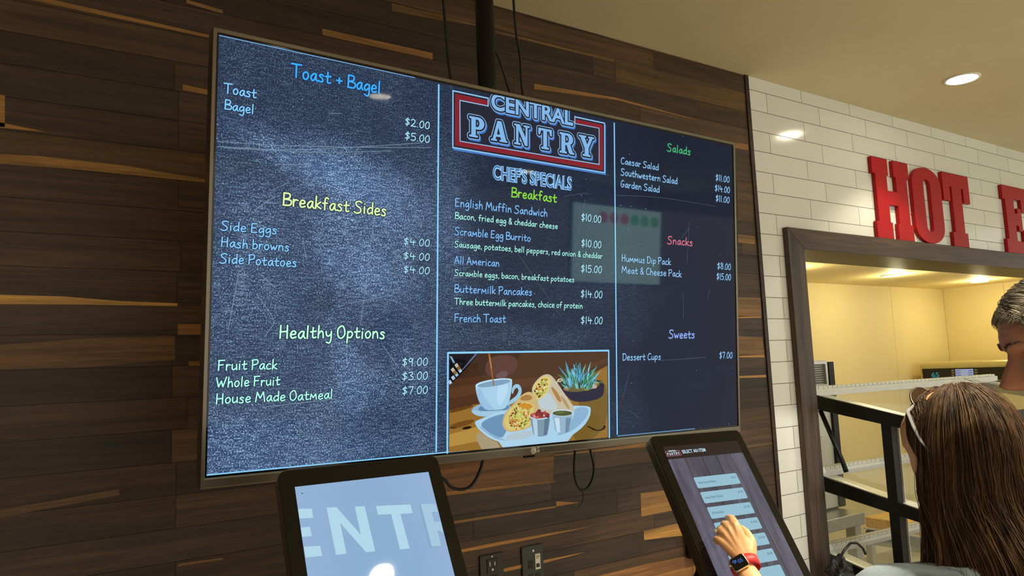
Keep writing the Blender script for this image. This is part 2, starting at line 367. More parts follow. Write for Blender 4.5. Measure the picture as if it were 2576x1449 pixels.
DIVIDERS=[[(-0.2927, 0.4596), (-0.2917, -0.4594)], [(0.2983, 0.4575), (0.3002, -0.4585)]]
PHOTO_FRAME=[(-0.2607, -0.218), (0.2701, -0.2163), (0.2702, -0.457), (-0.2606, -0.4597)]
FOOD=[
  ((78, 50, 31),0,[(-0.2569,-0.2203),(0.2657,-0.2193),(0.2655,-0.4578),(-0.2564,-0.4576)]),
  ((64, 40, 27),0,[(-0.2564,-0.2207),(-0.0386,-0.2206),(-0.065,-0.2689),(-0.2561,-0.2852)]),
  ((90, 58, 36),0,[(-0.2559,-0.3056),(-0.0911,-0.2897),(0.0713,-0.2852),(0.2649,-0.2382),(0.2649,-0.2476),(0.0712,-0.3031),(-0.2558,-0.3301)]),
  ((148, 108, 44),0,[(-0.2556,-0.3607),(-0.1866,-0.3495),(0.0712,-0.3344),(0.2648,-0.2594),(0.2649,-0.4578),(-0.256,-0.4571)]),
  ((178, 140, 66),0,[(-0.2553,-0.4196),(-0.1765,-0.4062),(-0.1416,-0.4398),(-0.256,-0.45)]),
  ((112, 74, 26),1,[(-0.2554,-0.3952),(-0.1864,-0.3838),(-0.1815,-0.3955),(-0.2553,-0.4095)]),
  ((118, 92, 40),1,[(0.1402,-0.3371),(0.2647,-0.2759),(0.2649,-0.4578),(0.1136,-0.4577),(0.1873,-0.4078)]),
  ((98, 64, 24),1,[(-0.2556,-0.3596),(-0.1866,-0.3485),(-0.1865,-0.3558),(-0.2556,-0.3688)]),
  ((165, 150, 120),1,[(-0.1765,-0.4124),(-0.1265,-0.445),(-0.0908,-0.4561),(-0.1763,-0.4549)]),
  ((38, 24, 10),0,[(-0.1907,-0.4053),(-0.1911,-0.4065),(-0.1929,-0.4077),(-0.1958,-0.4088),(-0.1995,-0.4097),(-0.2038,-0.4102),(-0.2081,-0.4104),(-0.212,-0.4102),(-0.2152,-0.4097),(-0.2174,-0.4088),(-0.2183,-0.4077),(-0.2179,-0.4065),(-0.2161,-0.4053),(-0.2133,-0.4042),(-0.2096,-0.4034),(-0.2053,-0.4028),(-0.201,-0.4026),(-0.197,-0.4028),(-0.1938,-0.4033),(-0.1916,-0.4042)]),
  ((70, 45, 18),0,[(-0.2346,-0.4039),(-0.235,-0.4046),(-0.2363,-0.4052),(-0.2383,-0.4057),(-0.2409,-0.406),(-0.2438,-0.4061),(-0.2467,-0.4061),(-0.2494,-0.4058),(-0.2515,-0.4054),(-0.2529,-0.4048),(-0.2534,-0.4042),(-0.253,-0.4036),(-0.2518,-0.403),(-0.2497,-0.4025),(-0.2471,-0.4022),(-0.2443,-0.402),(-0.2413,-0.4021),(-0.2387,-0.4023),(-0.2365,-0.4028),(-0.2351,-0.4033)]),
  ((92, 60, 52),1,[(-0.1448,-0.227),(-0.0492,-0.2247),(-0.0518,-0.2713),(-0.1014,-0.283),(-0.1547,-0.2775)]),
  ((105, 82, 82),1,[(-0.1117,-0.27),(-0.0807,-0.2642),(-0.0833,-0.2856),(-0.1219,-0.2846)]),
  ((16, 14, 22),0,[(-0.2564,-0.2207),(-0.1698,-0.221),(-0.2161,-0.2656),(-0.256,-0.2995)]),
  ((90, 100, 130),0,[(-0.1822,-0.2214),(-0.1735,-0.221),(-0.2173,-0.2614),(-0.2214,-0.2614)]),
  ((130, 165, 190),0,[(-0.2564,-0.2258),(-0.2493,-0.2276),(-0.2402,-0.2425),(-0.2454,-0.244)]),
  ((185, 185, 160),0,[(-0.2421,-0.248),(-0.2349,-0.2432),(-0.2292,-0.2511),(-0.2363,-0.2559)]),
  ((165, 200, 220),0,[(-0.232,-0.2611),(-0.2248,-0.2563),(-0.219,-0.2643),(-0.2262,-0.2691)]),
  ((190, 190, 165),0,[(-0.2527,-0.2591),(-0.2456,-0.2543),(-0.2398,-0.2622),(-0.2469,-0.267)]),
  ((150, 190, 215),0,[(-0.2424,-0.2706),(-0.2353,-0.2658),(-0.2295,-0.2738),(-0.2367,-0.2785)]),
  ((165, 200, 220),0,[(-0.2518,-0.2786),(-0.2448,-0.2738),(-0.239,-0.2818),(-0.2461,-0.2865)]),
  ((180, 200, 215),0,[(-0.2607,-0.2891),(-0.2537,-0.2844),(-0.248,-0.2924),(-0.255,-0.2971)]),
  ((130, 95, 45),0,[(-0.2361,-0.2549),(-0.2289,-0.2501),(-0.2231,-0.258),(-0.2303,-0.2628)]),
  ((140, 100, 50),0,[(-0.2467,-0.2658),(-0.2396,-0.261),(-0.2338,-0.2689),(-0.241,-0.2737)]),
  ((140, 180, 210),0,[(-0.0695,-0.3641),(-0.0721,-0.37),(-0.0806,-0.3753),(-0.0942,-0.3795),(-0.1113,-0.3823),(-0.1302,-0.3833),(-0.1491,-0.3824),(-0.1661,-0.3799),(-0.1797,-0.3759),(-0.1886,-0.3709),(-0.192,-0.3653),(-0.1896,-0.3596),(-0.1816,-0.3544),(-0.1687,-0.3501),(-0.1521,-0.3473),(-0.1334,-0.3461),(-0.1143,-0.3467),(-0.0968,-0.3491),(-0.0825,-0.3531),(-0.0731,-0.3583)]),
  ((95, 135, 172),0,[(-0.0755,-0.3603),(-0.0776,-0.3638),(-0.0843,-0.3669),(-0.095,-0.3695),(-0.1084,-0.3712),(-0.1233,-0.3718),(-0.1381,-0.3714),(-0.1515,-0.37),(-0.1621,-0.3676),(-0.1691,-0.3647),(-0.1716,-0.3613),(-0.1696,-0.3579),(-0.1632,-0.3548),(-0.153,-0.3523),(-0.1399,-0.3505),(-0.1252,-0.3498),(-0.1102,-0.3501),(-0.0965,-0.3515),(-0.0855,-0.3539),(-0.0782,-0.3569)]),
  ((160, 198, 222),1,[(-0.1914,-0.3618),(-0.1569,-0.3687),(-0.0702,-0.3677),(-0.0909,-0.3773),(-0.1667,-0.3807),(-0.184,-0.3736)]),
  ((165, 206, 232),1,[(-0.1811,-0.3019),(-0.1768,-0.3229),(-0.1694,-0.3441),(-0.1569,-0.3593),(-0.1444,-0.3662),(-0.0961,-0.3664),(-0.0832,-0.3585),(-0.0728,-0.3375),(-0.0663,-0.299),(-0.0689,-0.2903),(-0.0911,-0.2865),(-0.127,-0.2866),(-0.1621,-0.292),(-0.1769,-0.2968)]),
  ((135, 178, 210),1,[(-0.1768,-0.3229),(-0.1694,-0.3441),(-0.1569,-0.3593),(-0.1444,-0.3662),(-0.1318,-0.3666),(-0.157,-0.3425),(-0.167,-0.3128)]),
  ((150, 192, 222),1,[(-0.1779,-0.3124),(-0.1731,-0.3335),(-0.1619,-0.3527),(-0.1444,-0.3657),(-0.1166,-0.3667),(-0.1419,-0.3474),(-0.157,-0.3257),(-0.1645,-0.3066)]),
  ((182, 218, 240),1,[(-0.1116,-0.2977),(-0.0833,-0.2953),(-0.0794,-0.3158),(-0.091,-0.3411),(-0.1064,-0.3595),(-0.1167,-0.34)]),
  ((190, 224, 242),0,[(-0.0668,-0.291),(-0.0691,-0.2943),(-0.0768,-0.2979),(-0.0892,-0.3013),(-0.105,-0.3043),(-0.1225,-0.3066),(-0.1401,-0.3078),(-0.1559,-0.308),(-0.1686,-0.3071),(-0.1769,-0.3053),(-0.1802,-0.3026),(-0.178,-0.2994),(-0.1707,-0.2959),(-0.1589,-0.2925),(-0.1436,-0.2895),(-0.1262,-0.2872),(-0.1086,-0.2858),(-0.0923,-0.2855),(-0.079,-0.2863),(-0.0702,-0.2882)]),
  ((125, 160, 186),0,[(-0.0714,-0.2928),(-0.0736,-0.2954),(-0.0807,-0.2982),(-0.0921,-0.301),(-0.1065,-0.3036),(-0.1225,-0.3055),(-0.1384,-0.3068),(-0.1529,-0.3072),(-0.1644,-0.3067),(-0.1719,-0.3054),(-0.1748,-0.3034),(-0.1728,-0.3009),(-0.166,-0.2981),(-0.1551,-0.2953),(-0.1411,-0.2928),(-0.1253,-0.2908),(-0.1092,-0.2895),(-0.0944,-0.289),(-0.0824,-0.2894),(-0.0745,-0.2908)]),
  ((150, 196, 222),1,[(-0.0676,-0.3098),(-0.0571,-0.3015),(-0.0439,-0.3029),(-0.0353,-0.3173),(-0.0399,-0.3345),(-0.0571,-0.3489),(-0.0858,-0.3584),(-0.0754,-0.3439),(-0.0544,-0.3339),(-0.0452,-0.3192),(-0.0518,-0.3103),(-0.061,-0.3164),(-0.0637,-0.3271),(-0.0689,-0.3269)]),
  ((156, 98, 36),0,[(-0.1423,-0.2213),(-0.1363,-0.2213),(-0.127,-0.2803),(-0.1229,-0.3033),(-0.1259,-0.3036),(-0.1333,-0.2674)]),
  ((205, 150, 80),0,[(-0.1388,-0.2292),(-0.1367,-0.2292),(-0.1308,-0.259),(-0.1326,-0.2589)]),
  ((34, 30, 46),0,[(0.2524,-0.3172),(0.2494,-0.3255),(0.2387,-0.3333),(0.2213,-0.3398),(0.1992,-0.3445),(0.1746,-0.3467),(0.1501,-0.3465),(0.1278,-0.3437),(0.11,-0.3389),(0.0982,-0.3323),(0.0935,-0.3247),(0.0962,-0.3168),(0.1062,-0.3092),(0.1225,-0.3027),(0.1437,-0.2979),(0.1679,-0.2954),(0.1928,-0.2953),(0.2158,-0.2978),(0.2346,-0.3026),(0.2473,-0.3093)]),
  ((40, 38, 58),1,[(0.0954,-0.3219),(0.2514,-0.3085),(0.2502,-0.3413),(0.2362,-0.3512),(0.2026,-0.3579),(0.1578,-0.3594),(0.1284,-0.3525),(0.1111,-0.3359)]),
  ((104, 96, 58),0,[(0.2358,-0.3101),(0.2333,-0.3148),(0.2242,-0.3195),(0.2098,-0.3238),(0.1913,-0.3272),(0.1708,-0.3294),(0.1503,-0.3302),(0.1317,-0.3295),(0.1169,-0.3274),(0.1071,-0.3242),(0.1032,-0.3202),(0.1055,-0.3156),(0.114,-0.311),(0.1278,-0.3068),(0.1456,-0.3034),(0.1658,-0.301),(0.1865,-0.3001),(0.2057,-0.3006),(0.2212,-0.3026),(0.2317,-0.3059)]),
  ((150, 110, 70),0,[(0.1251,-0.3206),(0.1245,-0.3223),(0.123,-0.3237),(0.1205,-0.3249),(0.1174,-0.3255),(0.114,-0.3257),(0.1107,-0.3253),(0.1076,-0.3244),(0.1052,-0.3231),(0.1036,-0.3216),(0.1031,-0.3199),(0.1036,-0.3182),(0.1052,-0.3168),(0.1076,-0.3156),(0.1107,-0.315),(0.1141,-0.3148),(0.1175,-0.3152),(0.1205,-0.3161),(0.123,-0.3173),(0.1245,-0.3189)]),
  ((160, 140, 80),0,[(0.2297,-0.3079),(0.2292,-0.3096),(0.2275,-0.3111),(0.2249,-0.3122),(0.2217,-0.3129),(0.2181,-0.3131),(0.2145,-0.3127),(0.2113,-0.3118),(0.2087,-0.3105),(0.2071,-0.3089),(0.2065,-0.3072),(0.2071,-0.3055),(0.2088,-0.304),(0.2113,-0.3028),(0.2146,-0.3021),(0.2181,-0.3019),(0.2217,-0.3023),(0.225,-0.3032),(0.2275,-0.3045),(0.2292,-0.3061)]),
  ((190, 170, 150),0,[(0.2251,-0.3182),(0.2245,-0.3199),(0.2228,-0.3214),(0.2203,-0.3225),(0.217,-0.3232),(0.2134,-0.3234),(0.2099,-0.323),(0.2067,-0.3221),(0.2041,-0.3208),(0.2025,-0.3192),(0.2019,-0.3174),(0.2025,-0.3157),(0.2042,-0.3142),(0.2067,-0.3131),(0.2099,-0.3124),(0.2135,-0.3122),(0.2171,-0.3126),(0.2203,-0.3135),(0.2229,-0.3148),(0.2245,-0.3164)]),
  ((130, 140, 60),0,[(0.1992,-0.3231),(0.1986,-0.3248),(0.197,-0.3263),(0.1944,-0.3275),(0.1912,-0.3281),(0.1877,-0.3283),(0.1842,-0.3279),(0.181,-0.327),(0.1785,-0.3257),(0.1769,-0.3241),(0.1764,-0.3224),(0.1769,-0.3207),(0.1785,-0.3192),(0.1811,-0.318),(0.1842,-0.3174),(0.1878,-0.3172),(0.1913,-0.3176),(0.1945,-0.3185),(0.197,-0.3198),(0.1986,-0.3214)]),
  ((135, 195, 225),0,[(0.1323,-0.2888),(0.1269,-0.2819),(0.1242,-0.274),(0.1305,-0.2806),(0.1341,-0.2882)]),
  ((135, 195, 225),0,[(0.1856,-0.3154),(0.1891,-0.3084),(0.1957,-0.3027),(0.1932,-0.3101),(0.1876,-0.3163)]),
  ((135, 195, 225),0,[(0.1834,-0.3178),(0.1841,-0.3127),(0.1885,-0.3084),(0.189,-0.3139),(0.1858,-0.3185)]),
  ((70, 150, 190),0,[(0.1861,-0.2925),(0.1998,-0.2863),(0.2153,-0.2826),(0.2021,-0.2898),(0.1873,-0.2943)]),
  ((60, 140, 95),0,[(0.2011,-0.3194),(0.202,-0.3105),(0.206,-0.302),(0.2061,-0.3111),(0.2031,-0.3197)]),
  ((30, 80, 50),0,[(0.1262,-0.3026),(0.1249,-0.2942),(0.1282,-0.286),(0.131,-0.2945),(0.1293,-0.3027)]),
  ((30, 80, 50),0,[(0.1996,-0.3187),(0.2115,-0.3091),(0.2255,-0.3011),(0.2142,-0.3112),(0.2009,-0.3197)]),
  ((60, 140, 95),0,[(0.1578,-0.3012),(0.1573,-0.284),(0.1599,-0.2669),(0.1614,-0.2842),(0.1598,-0.3013)]),
  ((110, 180, 170),0,[(0.1314,-0.2949),(0.1245,-0.281),(0.1222,-0.2661),(0.1306,-0.2797),(0.1345,-0.2942)]),
  ((60, 140, 95),0,[(0.1597,-0.3036),(0.1569,-0.2909),(0.1589,-0.278),(0.1634,-0.2907),(0.1629,-0.3035)]),
  ((110, 180, 170),0,[(0.1166,-0.3198),(0.1098,-0.315),(0.1053,-0.3087),(0.1128,-0.313),(0.1181,-0.3188)]),
  ((95, 168, 205),0,[(0.1405,-0.3066),(0.1271,-0.2865),(0.1157,-0.2659),(0.1296,-0.2856),(0.1417,-0.3061)]),
  ((135, 195, 225),0,[(0.1763,-0.2967),(0.1718,-0.2882),(0.1719,-0.2789),(0.1779,-0.2871),(0.1794,-0.2962)]),
  ((135, 195, 225),0,[(0.1528,-0.287),(0.1432,-0.2695),(0.138,-0.2509),(0.1489,-0.268),(0.1556,-0.2863)]),
  ((45, 115, 60),0,[(0.1791,-0.3226),(0.1889,-0.3082),(0.2025,-0.2954),(0.1938,-0.3105),(0.1815,-0.3238)]),
  ((110, 180, 170),0,[(0.1918,-0.3198),(0.1991,-0.3082),(0.2082,-0.2972),(0.2015,-0.3092),(0.1931,-0.3203)]),
  ((95, 168, 205),0,[(0.1281,-0.3017),(0.1218,-0.2788),(0.1181,-0.2557),(0.1254,-0.2784),(0.1299,-0.3014)]),
  ((135, 195, 225),0,[(0.1437,-0.3023),(0.1433,-0.2892),(0.1471,-0.2763),(0.1489,-0.2896),(0.1465,-0.3025)]),
  ((70, 150, 190),0,[(0.1642,-0.3023),(0.1666,-0.2937),(0.1709,-0.2855),(0.1691,-0.2943),(0.1654,-0.3026)]),
  ((45, 115, 60),0,[(0.1262,-0.3103),(0.1285,-0.3012),(0.1326,-0.2924),(0.1309,-0.3017),(0.1275,-0.3106)]),
  ((70, 150, 190),0,[(0.1646,-0.297),(0.1728,-0.287),(0.1849,-0.2794),(0.178,-0.2902),(0.1672,-0.2986)]),
  ((95, 168, 205),0,[(0.204,-0.3045),(0.213,-0.2959),(0.2243,-0.2889),(0.2161,-0.2981),(0.2055,-0.3056)]),
  ((95, 168, 205),0,[(0.1309,-0.3019),(0.1234,-0.293),(0.1179,-0.2832),(0.1261,-0.2918),(0.1323,-0.3013)]),
  ((30, 80, 50),0,[(0.1342,-0.2942),(0.1265,-0.2856),(0.121,-0.276),(0.1293,-0.2843),(0.1356,-0.2936)]),
  ((70, 150, 190),0,[(0.1344,-0.2972),(0.1323,-0.2884),(0.1336,-0.2795),(0.1369,-0.2882),(0.1368,-0.2971)]),
  ((95, 168, 205),0,[(0.1715,-0.3163),(0.1709,-0.3025),(0.1736,-0.2888),(0.1753,-0.3027),(0.1737,-0.3164)]),
  ((45, 115, 60),0,[(0.1507,-0.3215),(0.1442,-0.3167),(0.1397,-0.3106),(0.1468,-0.315),(0.152,-0.3206)]),
  ((70, 150, 190),0,[(0.1854,-0.3109),(0.1858,-0.2899),(0.1896,-0.2691),(0.1904,-0.2902),(0.1877,-0.3111)]),
  ((135, 195, 225),0,[(0.1852,-0.3169),(0.1868,-0.3061),(0.1928,-0.2962),(0.1927,-0.3073),(0.1882,-0.3175)]),
  ((60, 140, 95),0,[(0.2011,-0.3116),(0.2075,-0.3057),(0.2171,-0.3024),(0.2118,-0.3093),(0.2033,-0.3134)]),
  ((45, 115, 60),0,[(0.1827,-0.2957),(0.1978,-0.2812),(0.2156,-0.2682),(0.2011,-0.2834),(0.1843,-0.2969)]),
  ((60, 140, 95),0,[(0.1808,-0.3221),(0.1786,-0.3147),(0.1781,-0.3072),(0.181,-0.3145),(0.182,-0.3219)]),
  ((110, 180, 170),0,[(0.111,-0.3179),(0.1062,-0.3042),(0.1057,-0.2899),(0.1119,-0.3035),(0.1138,-0.3175)]),
  ((30, 80, 50),0,[(0.1149,-0.3208),(0.1122,-0.3143),(0.113,-0.3075),(0.1169,-0.3138),(0.1173,-0.3206)]),
  ((110, 180, 170),0,[(0.1948,-0.3163),(0.195,-0.3112),(0.1971,-0.3062),(0.1975,-0.3115),(0.196,-0.3165)]),
  ((95, 168, 205),0,[(0.1204,-0.3062),(0.1135,-0.2962),(0.1104,-0.2851),(0.1185,-0.2947),(0.1229,-0.3055)]),
  ((95, 168, 205),0,[(0.1436,-0.3148),(0.1382,-0.3003),(0.1371,-0.2854),(0.1438,-0.2996),(0.1464,-0.3144)]),
  ((45, 115, 60),0,[(0.2007,-0.3033),(0.2066,-0.2939),(0.2168,-0.2866),(0.2122,-0.2967),(0.2034,-0.3048)]),
  ((135, 195, 225),0,[(0.1318,-0.3035),(0.1284,-0.295),(0.1286,-0.286),(0.1332,-0.2943),(0.1341,-0.3032)]),
  ((95, 168, 205),0,[(0.1578,-0.302),(0.1561,-0.2804),(0.1587,-0.2588),(0.1617,-0.2805),(0.1606,-0.3021)]),
  ((110, 180, 170),0,[(0.1694,-0.3223),(0.1649,-0.3121),(0.1623,-0.3016),(0.1676,-0.3116),(0.1708,-0.322)]),
  ((45, 115, 60),0,[(0.1263,-0.3185),(0.1188,-0.3147),(0.1126,-0.3095),(0.1205,-0.3129),(0.1271,-0.3176)]),
  ((95, 168, 205),0,[(0.1913,-0.2956),(0.196,-0.2865),(0.2043,-0.2788),(0.2006,-0.2884),(0.1936,-0.2966)]),
  ((95, 168, 205),0,[(0.1612,-0.3041),(0.1614,-0.2849),(0.165,-0.2659),(0.1658,-0.2852),(0.1634,-0.3042)]),
  ((95, 168, 205),0,[(0.1585,-0.3012),(0.1566,-0.2912),(0.1592,-0.2812),(0.1626,-0.2912),(0.1615,-0.3012)]),
  ((45, 115, 60),0,[(0.1734,-0.3088),(0.1786,-0.2973),(0.1882,-0.2873),(0.1843,-0.2994),(0.1762,-0.3099)]),
  ((45, 115, 60),0,[(0.184,-0.3074),(0.1949,-0.2958),(0.2089,-0.2859),(0.1988,-0.2983),(0.1859,-0.3087)]),
  ((60, 140, 95),0,[(0.1232,-0.3145),(0.1158,-0.3073),(0.1116,-0.2985),(0.12,-0.3052),(0.1253,-0.3135)]),
  ((60, 140, 95),0,[(0.1502,-0.3088),(0.1447,-0.2976),(0.1437,-0.2856),(0.1507,-0.2965),(0.1532,-0.3082)]),
  ((45, 115, 60),0,[(0.1646,-0.2991),(0.1577,-0.2822),(0.1529,-0.2649),(0.1604,-0.2817),(0.1659,-0.2988)]),
  ((110, 180, 170),0,[(0.1703,-0.3207),(0.1691,-0.3137),(0.1726,-0.3069),(0.1752,-0.314),(0.1733,-0.3209)]),
  ((30, 80, 50),0,[(0.1117,-0.3208),(0.1043,-0.3072),(0.1008,-0.2926),(0.1095,-0.3059),(0.1143,-0.3202)]),
  ((95, 168, 205),0,[(0.1867,-0.2888),(0.202,-0.2748),(0.221,-0.2634),(0.2068,-0.2784),(0.1891,-0.2906)]),
  ((70, 150, 190),0,[(0.1822,-0.3227),(0.189,-0.3194),(0.1975,-0.3188),(0.1912,-0.323),(0.1833,-0.3245)]),
  ((110, 180, 170),0,[(0.1939,-0.2942),(0.2084,-0.2757),(0.2264,-0.2588),(0.2129,-0.278),(0.1961,-0.2953)]),
  ((70, 150, 190),0,[(0.1326,-0.3039),(0.1227,-0.2964),(0.1148,-0.2875),(0.1255,-0.2945),(0.134,-0.303)]),
  ((30, 80, 50),0,[(0.1407,-0.3086),(0.1472,-0.2961),(0.1564,-0.2845),(0.1508,-0.2975),(0.1425,-0.3093)]),
  ((110, 180, 170),0,[(0.1396,-0.3018),(0.1336,-0.2854),(0.13,-0.2686),(0.1368,-0.2849),(0.1412,-0.3015)]),
  ((110, 180, 170),0,[(0.1535,-0.3068),(0.1545,-0.2933),(0.1573,-0.2799),(0.1569,-0.2935),(0.1547,-0.3069)]),
  ((110, 180, 170),0,[(0.1164,-0.3224),(0.1003,-0.3113),(0.0874,-0.2978),(0.1044,-0.3081),(0.1185,-0.3208)]),
  ((110, 180, 170),0,[(0.1852,-0.3211),(0.1902,-0.3093),(0.1984,-0.2984),(0.1943,-0.3107),(0.1872,-0.3218)]),
  ((95, 168, 205),0,[(0.1837,-0.2916),(0.1828,-0.2805),(0.1846,-0.2695),(0.1864,-0.2806),(0.1855,-0.2916)]),
  ((110, 180, 170),0,[(0.1256,-0.3152),(0.1137,-0.3016),(0.104,-0.2871),(0.1166,-0.3002),(0.1271,-0.3145)]),
  ((95, 168, 205),0,[(0.1328,-0.3143),(0.1235,-0.3066),(0.1179,-0.2968),(0.1284,-0.3038),(0.1352,-0.3129)]),
  ((70, 150, 190),0,[(0.1213,-0.2868),(0.1141,-0.2654),(0.1106,-0.2435),(0.1191,-0.2646),(0.1238,-0.2864)]),
  ((95, 168, 205),0,[(0.1239,-0.3007),(0.1178,-0.2928),(0.1152,-0.2838),(0.1225,-0.2912),(0.1263,-0.2999)]),
  ((30, 80, 50),0,[(0.1629,-0.3123),(0.1624,-0.2967),(0.1643,-0.2813),(0.1655,-0.2968),(0.1644,-0.3123)]),
  ((135, 195, 225),0,[(0.1384,-0.3046),(0.1279,-0.2939),(0.1192,-0.2823),(0.1303,-0.2926),(0.1396,-0.304)]),
  ((95, 168, 205),0,[(0.1587,-0.3061),(0.1571,-0.2963),(0.1574,-0.2865),(0.1597,-0.2962),(0.1601,-0.306)]),
  ((95, 168, 205),0,[(0.1357,-0.3107),(0.1346,-0.2987),(0.1377,-0.2867),(0.1402,-0.2989),(0.1385,-0.3108)]),
  ((70, 150, 190),0,[(0.1247,-0.3173),(0.1191,-0.3066),(0.1165,-0.2953),(0.1231,-0.3057),(0.1267,-0.3168)]),
  ((30, 80, 50),0,[(0.1597,-0.3198),(0.1563,-0.3097),(0.157,-0.2993),(0.1617,-0.3092),(0.1623,-0.3195)]),
  ((95, 168, 205),0,[(0.197,-0.3228),(0.1977,-0.3078),(0.2021,-0.2932),(0.2026,-0.3083),(0.1994,-0.3231)]),
  ((30, 80, 50),0,[(0.1541,-0.3197),(0.1569,-0.3109),(0.1641,-0.3035),(0.1627,-0.3128),(0.157,-0.3207)]),
  ((70, 150, 190),0,[(0.195,-0.3087),(0.2058,-0.301),(0.2195,-0.2961),(0.2095,-0.3048),(0.1969,-0.3106)]),
  ((30, 80, 50),0,[(0.1652,-0.3156),(0.1666,-0.3051),(0.1724,-0.2954),(0.1724,-0.3062),(0.168,-0.3162)]),
  ((110, 180, 170),0,[(0.189,-0.32),(0.2013,-0.3116),(0.2162,-0.3057),(0.2047,-0.315),(0.1907,-0.3217)]),
  ((60, 140, 95),0,[(0.14,-0.3038),(0.1219,-0.285),(0.1077,-0.2644),(0.127,-0.2824),(0.1425,-0.3025)]),
  ((95, 168, 205),0,[(0.1775,-0.3051),(0.175,-0.294),(0.1748,-0.2827),(0.1782,-0.2938),(0.1791,-0.305)]),
  ((110, 180, 170),0,[(0.1417,-0.3082),(0.1372,-0.2996),(0.1353,-0.2904),(0.1406,-0.2988),(0.1434,-0.3079)]),
  ((110, 180, 170),0,[(0.2027,-0.3182),(0.2125,-0.3053),(0.2256,-0.294),(0.2168,-0.3075),(0.2048,-0.3193)]),
  ((70, 150, 190),0,[(0.2009,-0.321),(0.2121,-0.3069),(0.2249,-0.2935),(0.2142,-0.308),(0.202,-0.3215)]),
  ((45, 115, 60),0,[(0.1238,-0.2982),(0.1216,-0.2775),(0.122,-0.2567),(0.1251,-0.2774),(0.1256,-0.2982)]),
  ((95, 168, 205),0,[(0.1695,-0.3012),(0.1665,-0.2915),(0.1667,-0.2815),(0.1709,-0.2911),(0.1717,-0.301)]),
  ((45, 115, 60),0,[(0.1808,-0.3193),(0.1828,-0.305),(0.1888,-0.2913),(0.1881,-0.3059),(0.1835,-0.3197)]),
  ((135, 195, 225),0,[(0.1402,-0.2928),(0.1435,-0.278),(0.1498,-0.2638),(0.1475,-0.2788),(0.1423,-0.2932)]),
  ((60, 140, 95),0,[(0.1408,-0.3194),(0.145,-0.3104),(0.1529,-0.3028),(0.1499,-0.3123),(0.1433,-0.3204)]),
  ((135, 195, 225),0,[(0.1343,-0.3046),(0.1289,-0.2984),(0.1258,-0.2913),(0.1319,-0.2972),(0.1358,-0.304)]),
  ((110, 180, 170),0,[(0.1733,-0.3105),(0.1725,-0.2875),(0.1761,-0.2645),(0.1782,-0.2877),(0.1761,-0.3107)]),
  ((70, 150, 190),0,[(0.1188,-0.2929),(0.0999,-0.2753),(0.0842,-0.2562),(0.1039,-0.273),(0.1208,-0.2917)]),
  ((60, 140, 95),0,[(0.1572,-0.2896),(0.1511,-0.2661),(0.1472,-0.2423),(0.1541,-0.2657),(0.1588,-0.2895)]),
  ((30, 80, 50),0,[(0.159,-0.2886),(0.1662,-0.2689),(0.176,-0.2498),(0.1697,-0.2698),(0.1608,-0.2891)]),
  ((70, 150, 190),0,[(0.1636,-0.3109),(0.1679,-0.2898),(0.1746,-0.269),(0.171,-0.2903),(0.1651,-0.3112)]),
  ((135, 195, 225),0,[(0.1802,-0.315),(0.1854,-0.2947),(0.1945,-0.2752),(0.1905,-0.2958),(0.1827,-0.3156)]),
  ((60, 140, 95),0,[(0.1139,-0.2971),(0.0954,-0.2877),(0.0787,-0.2765),(0.0976,-0.2853),(0.115,-0.2959)]),
  ((70, 150, 190),0,[(0.1258,-0.2922),(0.1346,-0.2703),(0.1479,-0.2495),(0.1405,-0.2721),(0.1287,-0.2931)]),
  ((45, 115, 60),0,[(0.1988,-0.3222),(0.2065,-0.3075),(0.2178,-0.294),(0.2113,-0.3093),(0.2012,-0.3231)]),
  ((110, 180, 170),0,[(0.1201,-0.2924),(0.1118,-0.2857),(0.106,-0.2775),(0.1151,-0.2837),(0.1218,-0.2914)]),
  ((60, 140, 95),0,[(0.1562,-0.298),(0.152,-0.291),(0.1523,-0.2832),(0.1579,-0.2898),(0.1591,-0.2974)]),
  ((60, 140, 95),0,[(0.1243,-0.293),(0.1192,-0.2828),(0.1174,-0.2718),(0.1237,-0.2818),(0.1266,-0.2925)]),
  ((135, 195, 225),0,[(0.1992,-0.3126),(0.2014,-0.3039),(0.2062,-0.2958),(0.2047,-0.3047),(0.2008,-0.313)]),
  ((135, 195, 225),0,[(0.1277,-0.3051),(0.1258,-0.298),(0.1259,-0.2907),(0.1285,-0.2978),(0.1291,-0.305)]),
  ((70, 150, 190),0,[(0.1883,-0.3141),(0.1943,-0.3081),(0.2023,-0.3035),(0.1971,-0.31),(0.1897,-0.315)]),
  ((135, 195, 225),0,[(0.1857,-0.292),(0.1921,-0.2684),(0.2021,-0.2455),(0.1969,-0.2694),(0.1881,-0.2925)]),
  ((45, 115, 60),0,[(0.1431,-0.3022),(0.1385,-0.2821),(0.1379,-0.2618),(0.1438,-0.2817),(0.1457,-0.302)]),
  ((95, 168, 205),0,[(0.1303,-0.2973),(0.1233,-0.2811),(0.1182,-0.2644),(0.1257,-0.2805),(0.1315,-0.2971)]),
  ((110, 180, 170),0,[(0.155,-0.3231),(0.1506,-0.3112),(0.1497,-0.2989),(0.1553,-0.3106),(0.1574,-0.3228)]),
  ((110, 180, 170),0,[(0.1124,-0.3098),(0.1019,-0.2991),(0.0934,-0.2874),(0.1045,-0.2977),(0.1137,-0.3091)]),
  ((70, 150, 190),0,[(0.1233,-0.2861),(0.1163,-0.2728),(0.1119,-0.2589),(0.1197,-0.272),(0.125,-0.2857)]),
  ((70, 150, 190),0,[(0.1444,-0.313),(0.145,-0.2903),(0.15,-0.2678),(0.1508,-0.2907),(0.1473,-0.3133)]),
  ((135, 195, 225),0,[(0.2008,-0.3225),(0.2077,-0.3126),(0.2176,-0.3041),(0.2117,-0.3146),(0.2028,-0.3235)]),
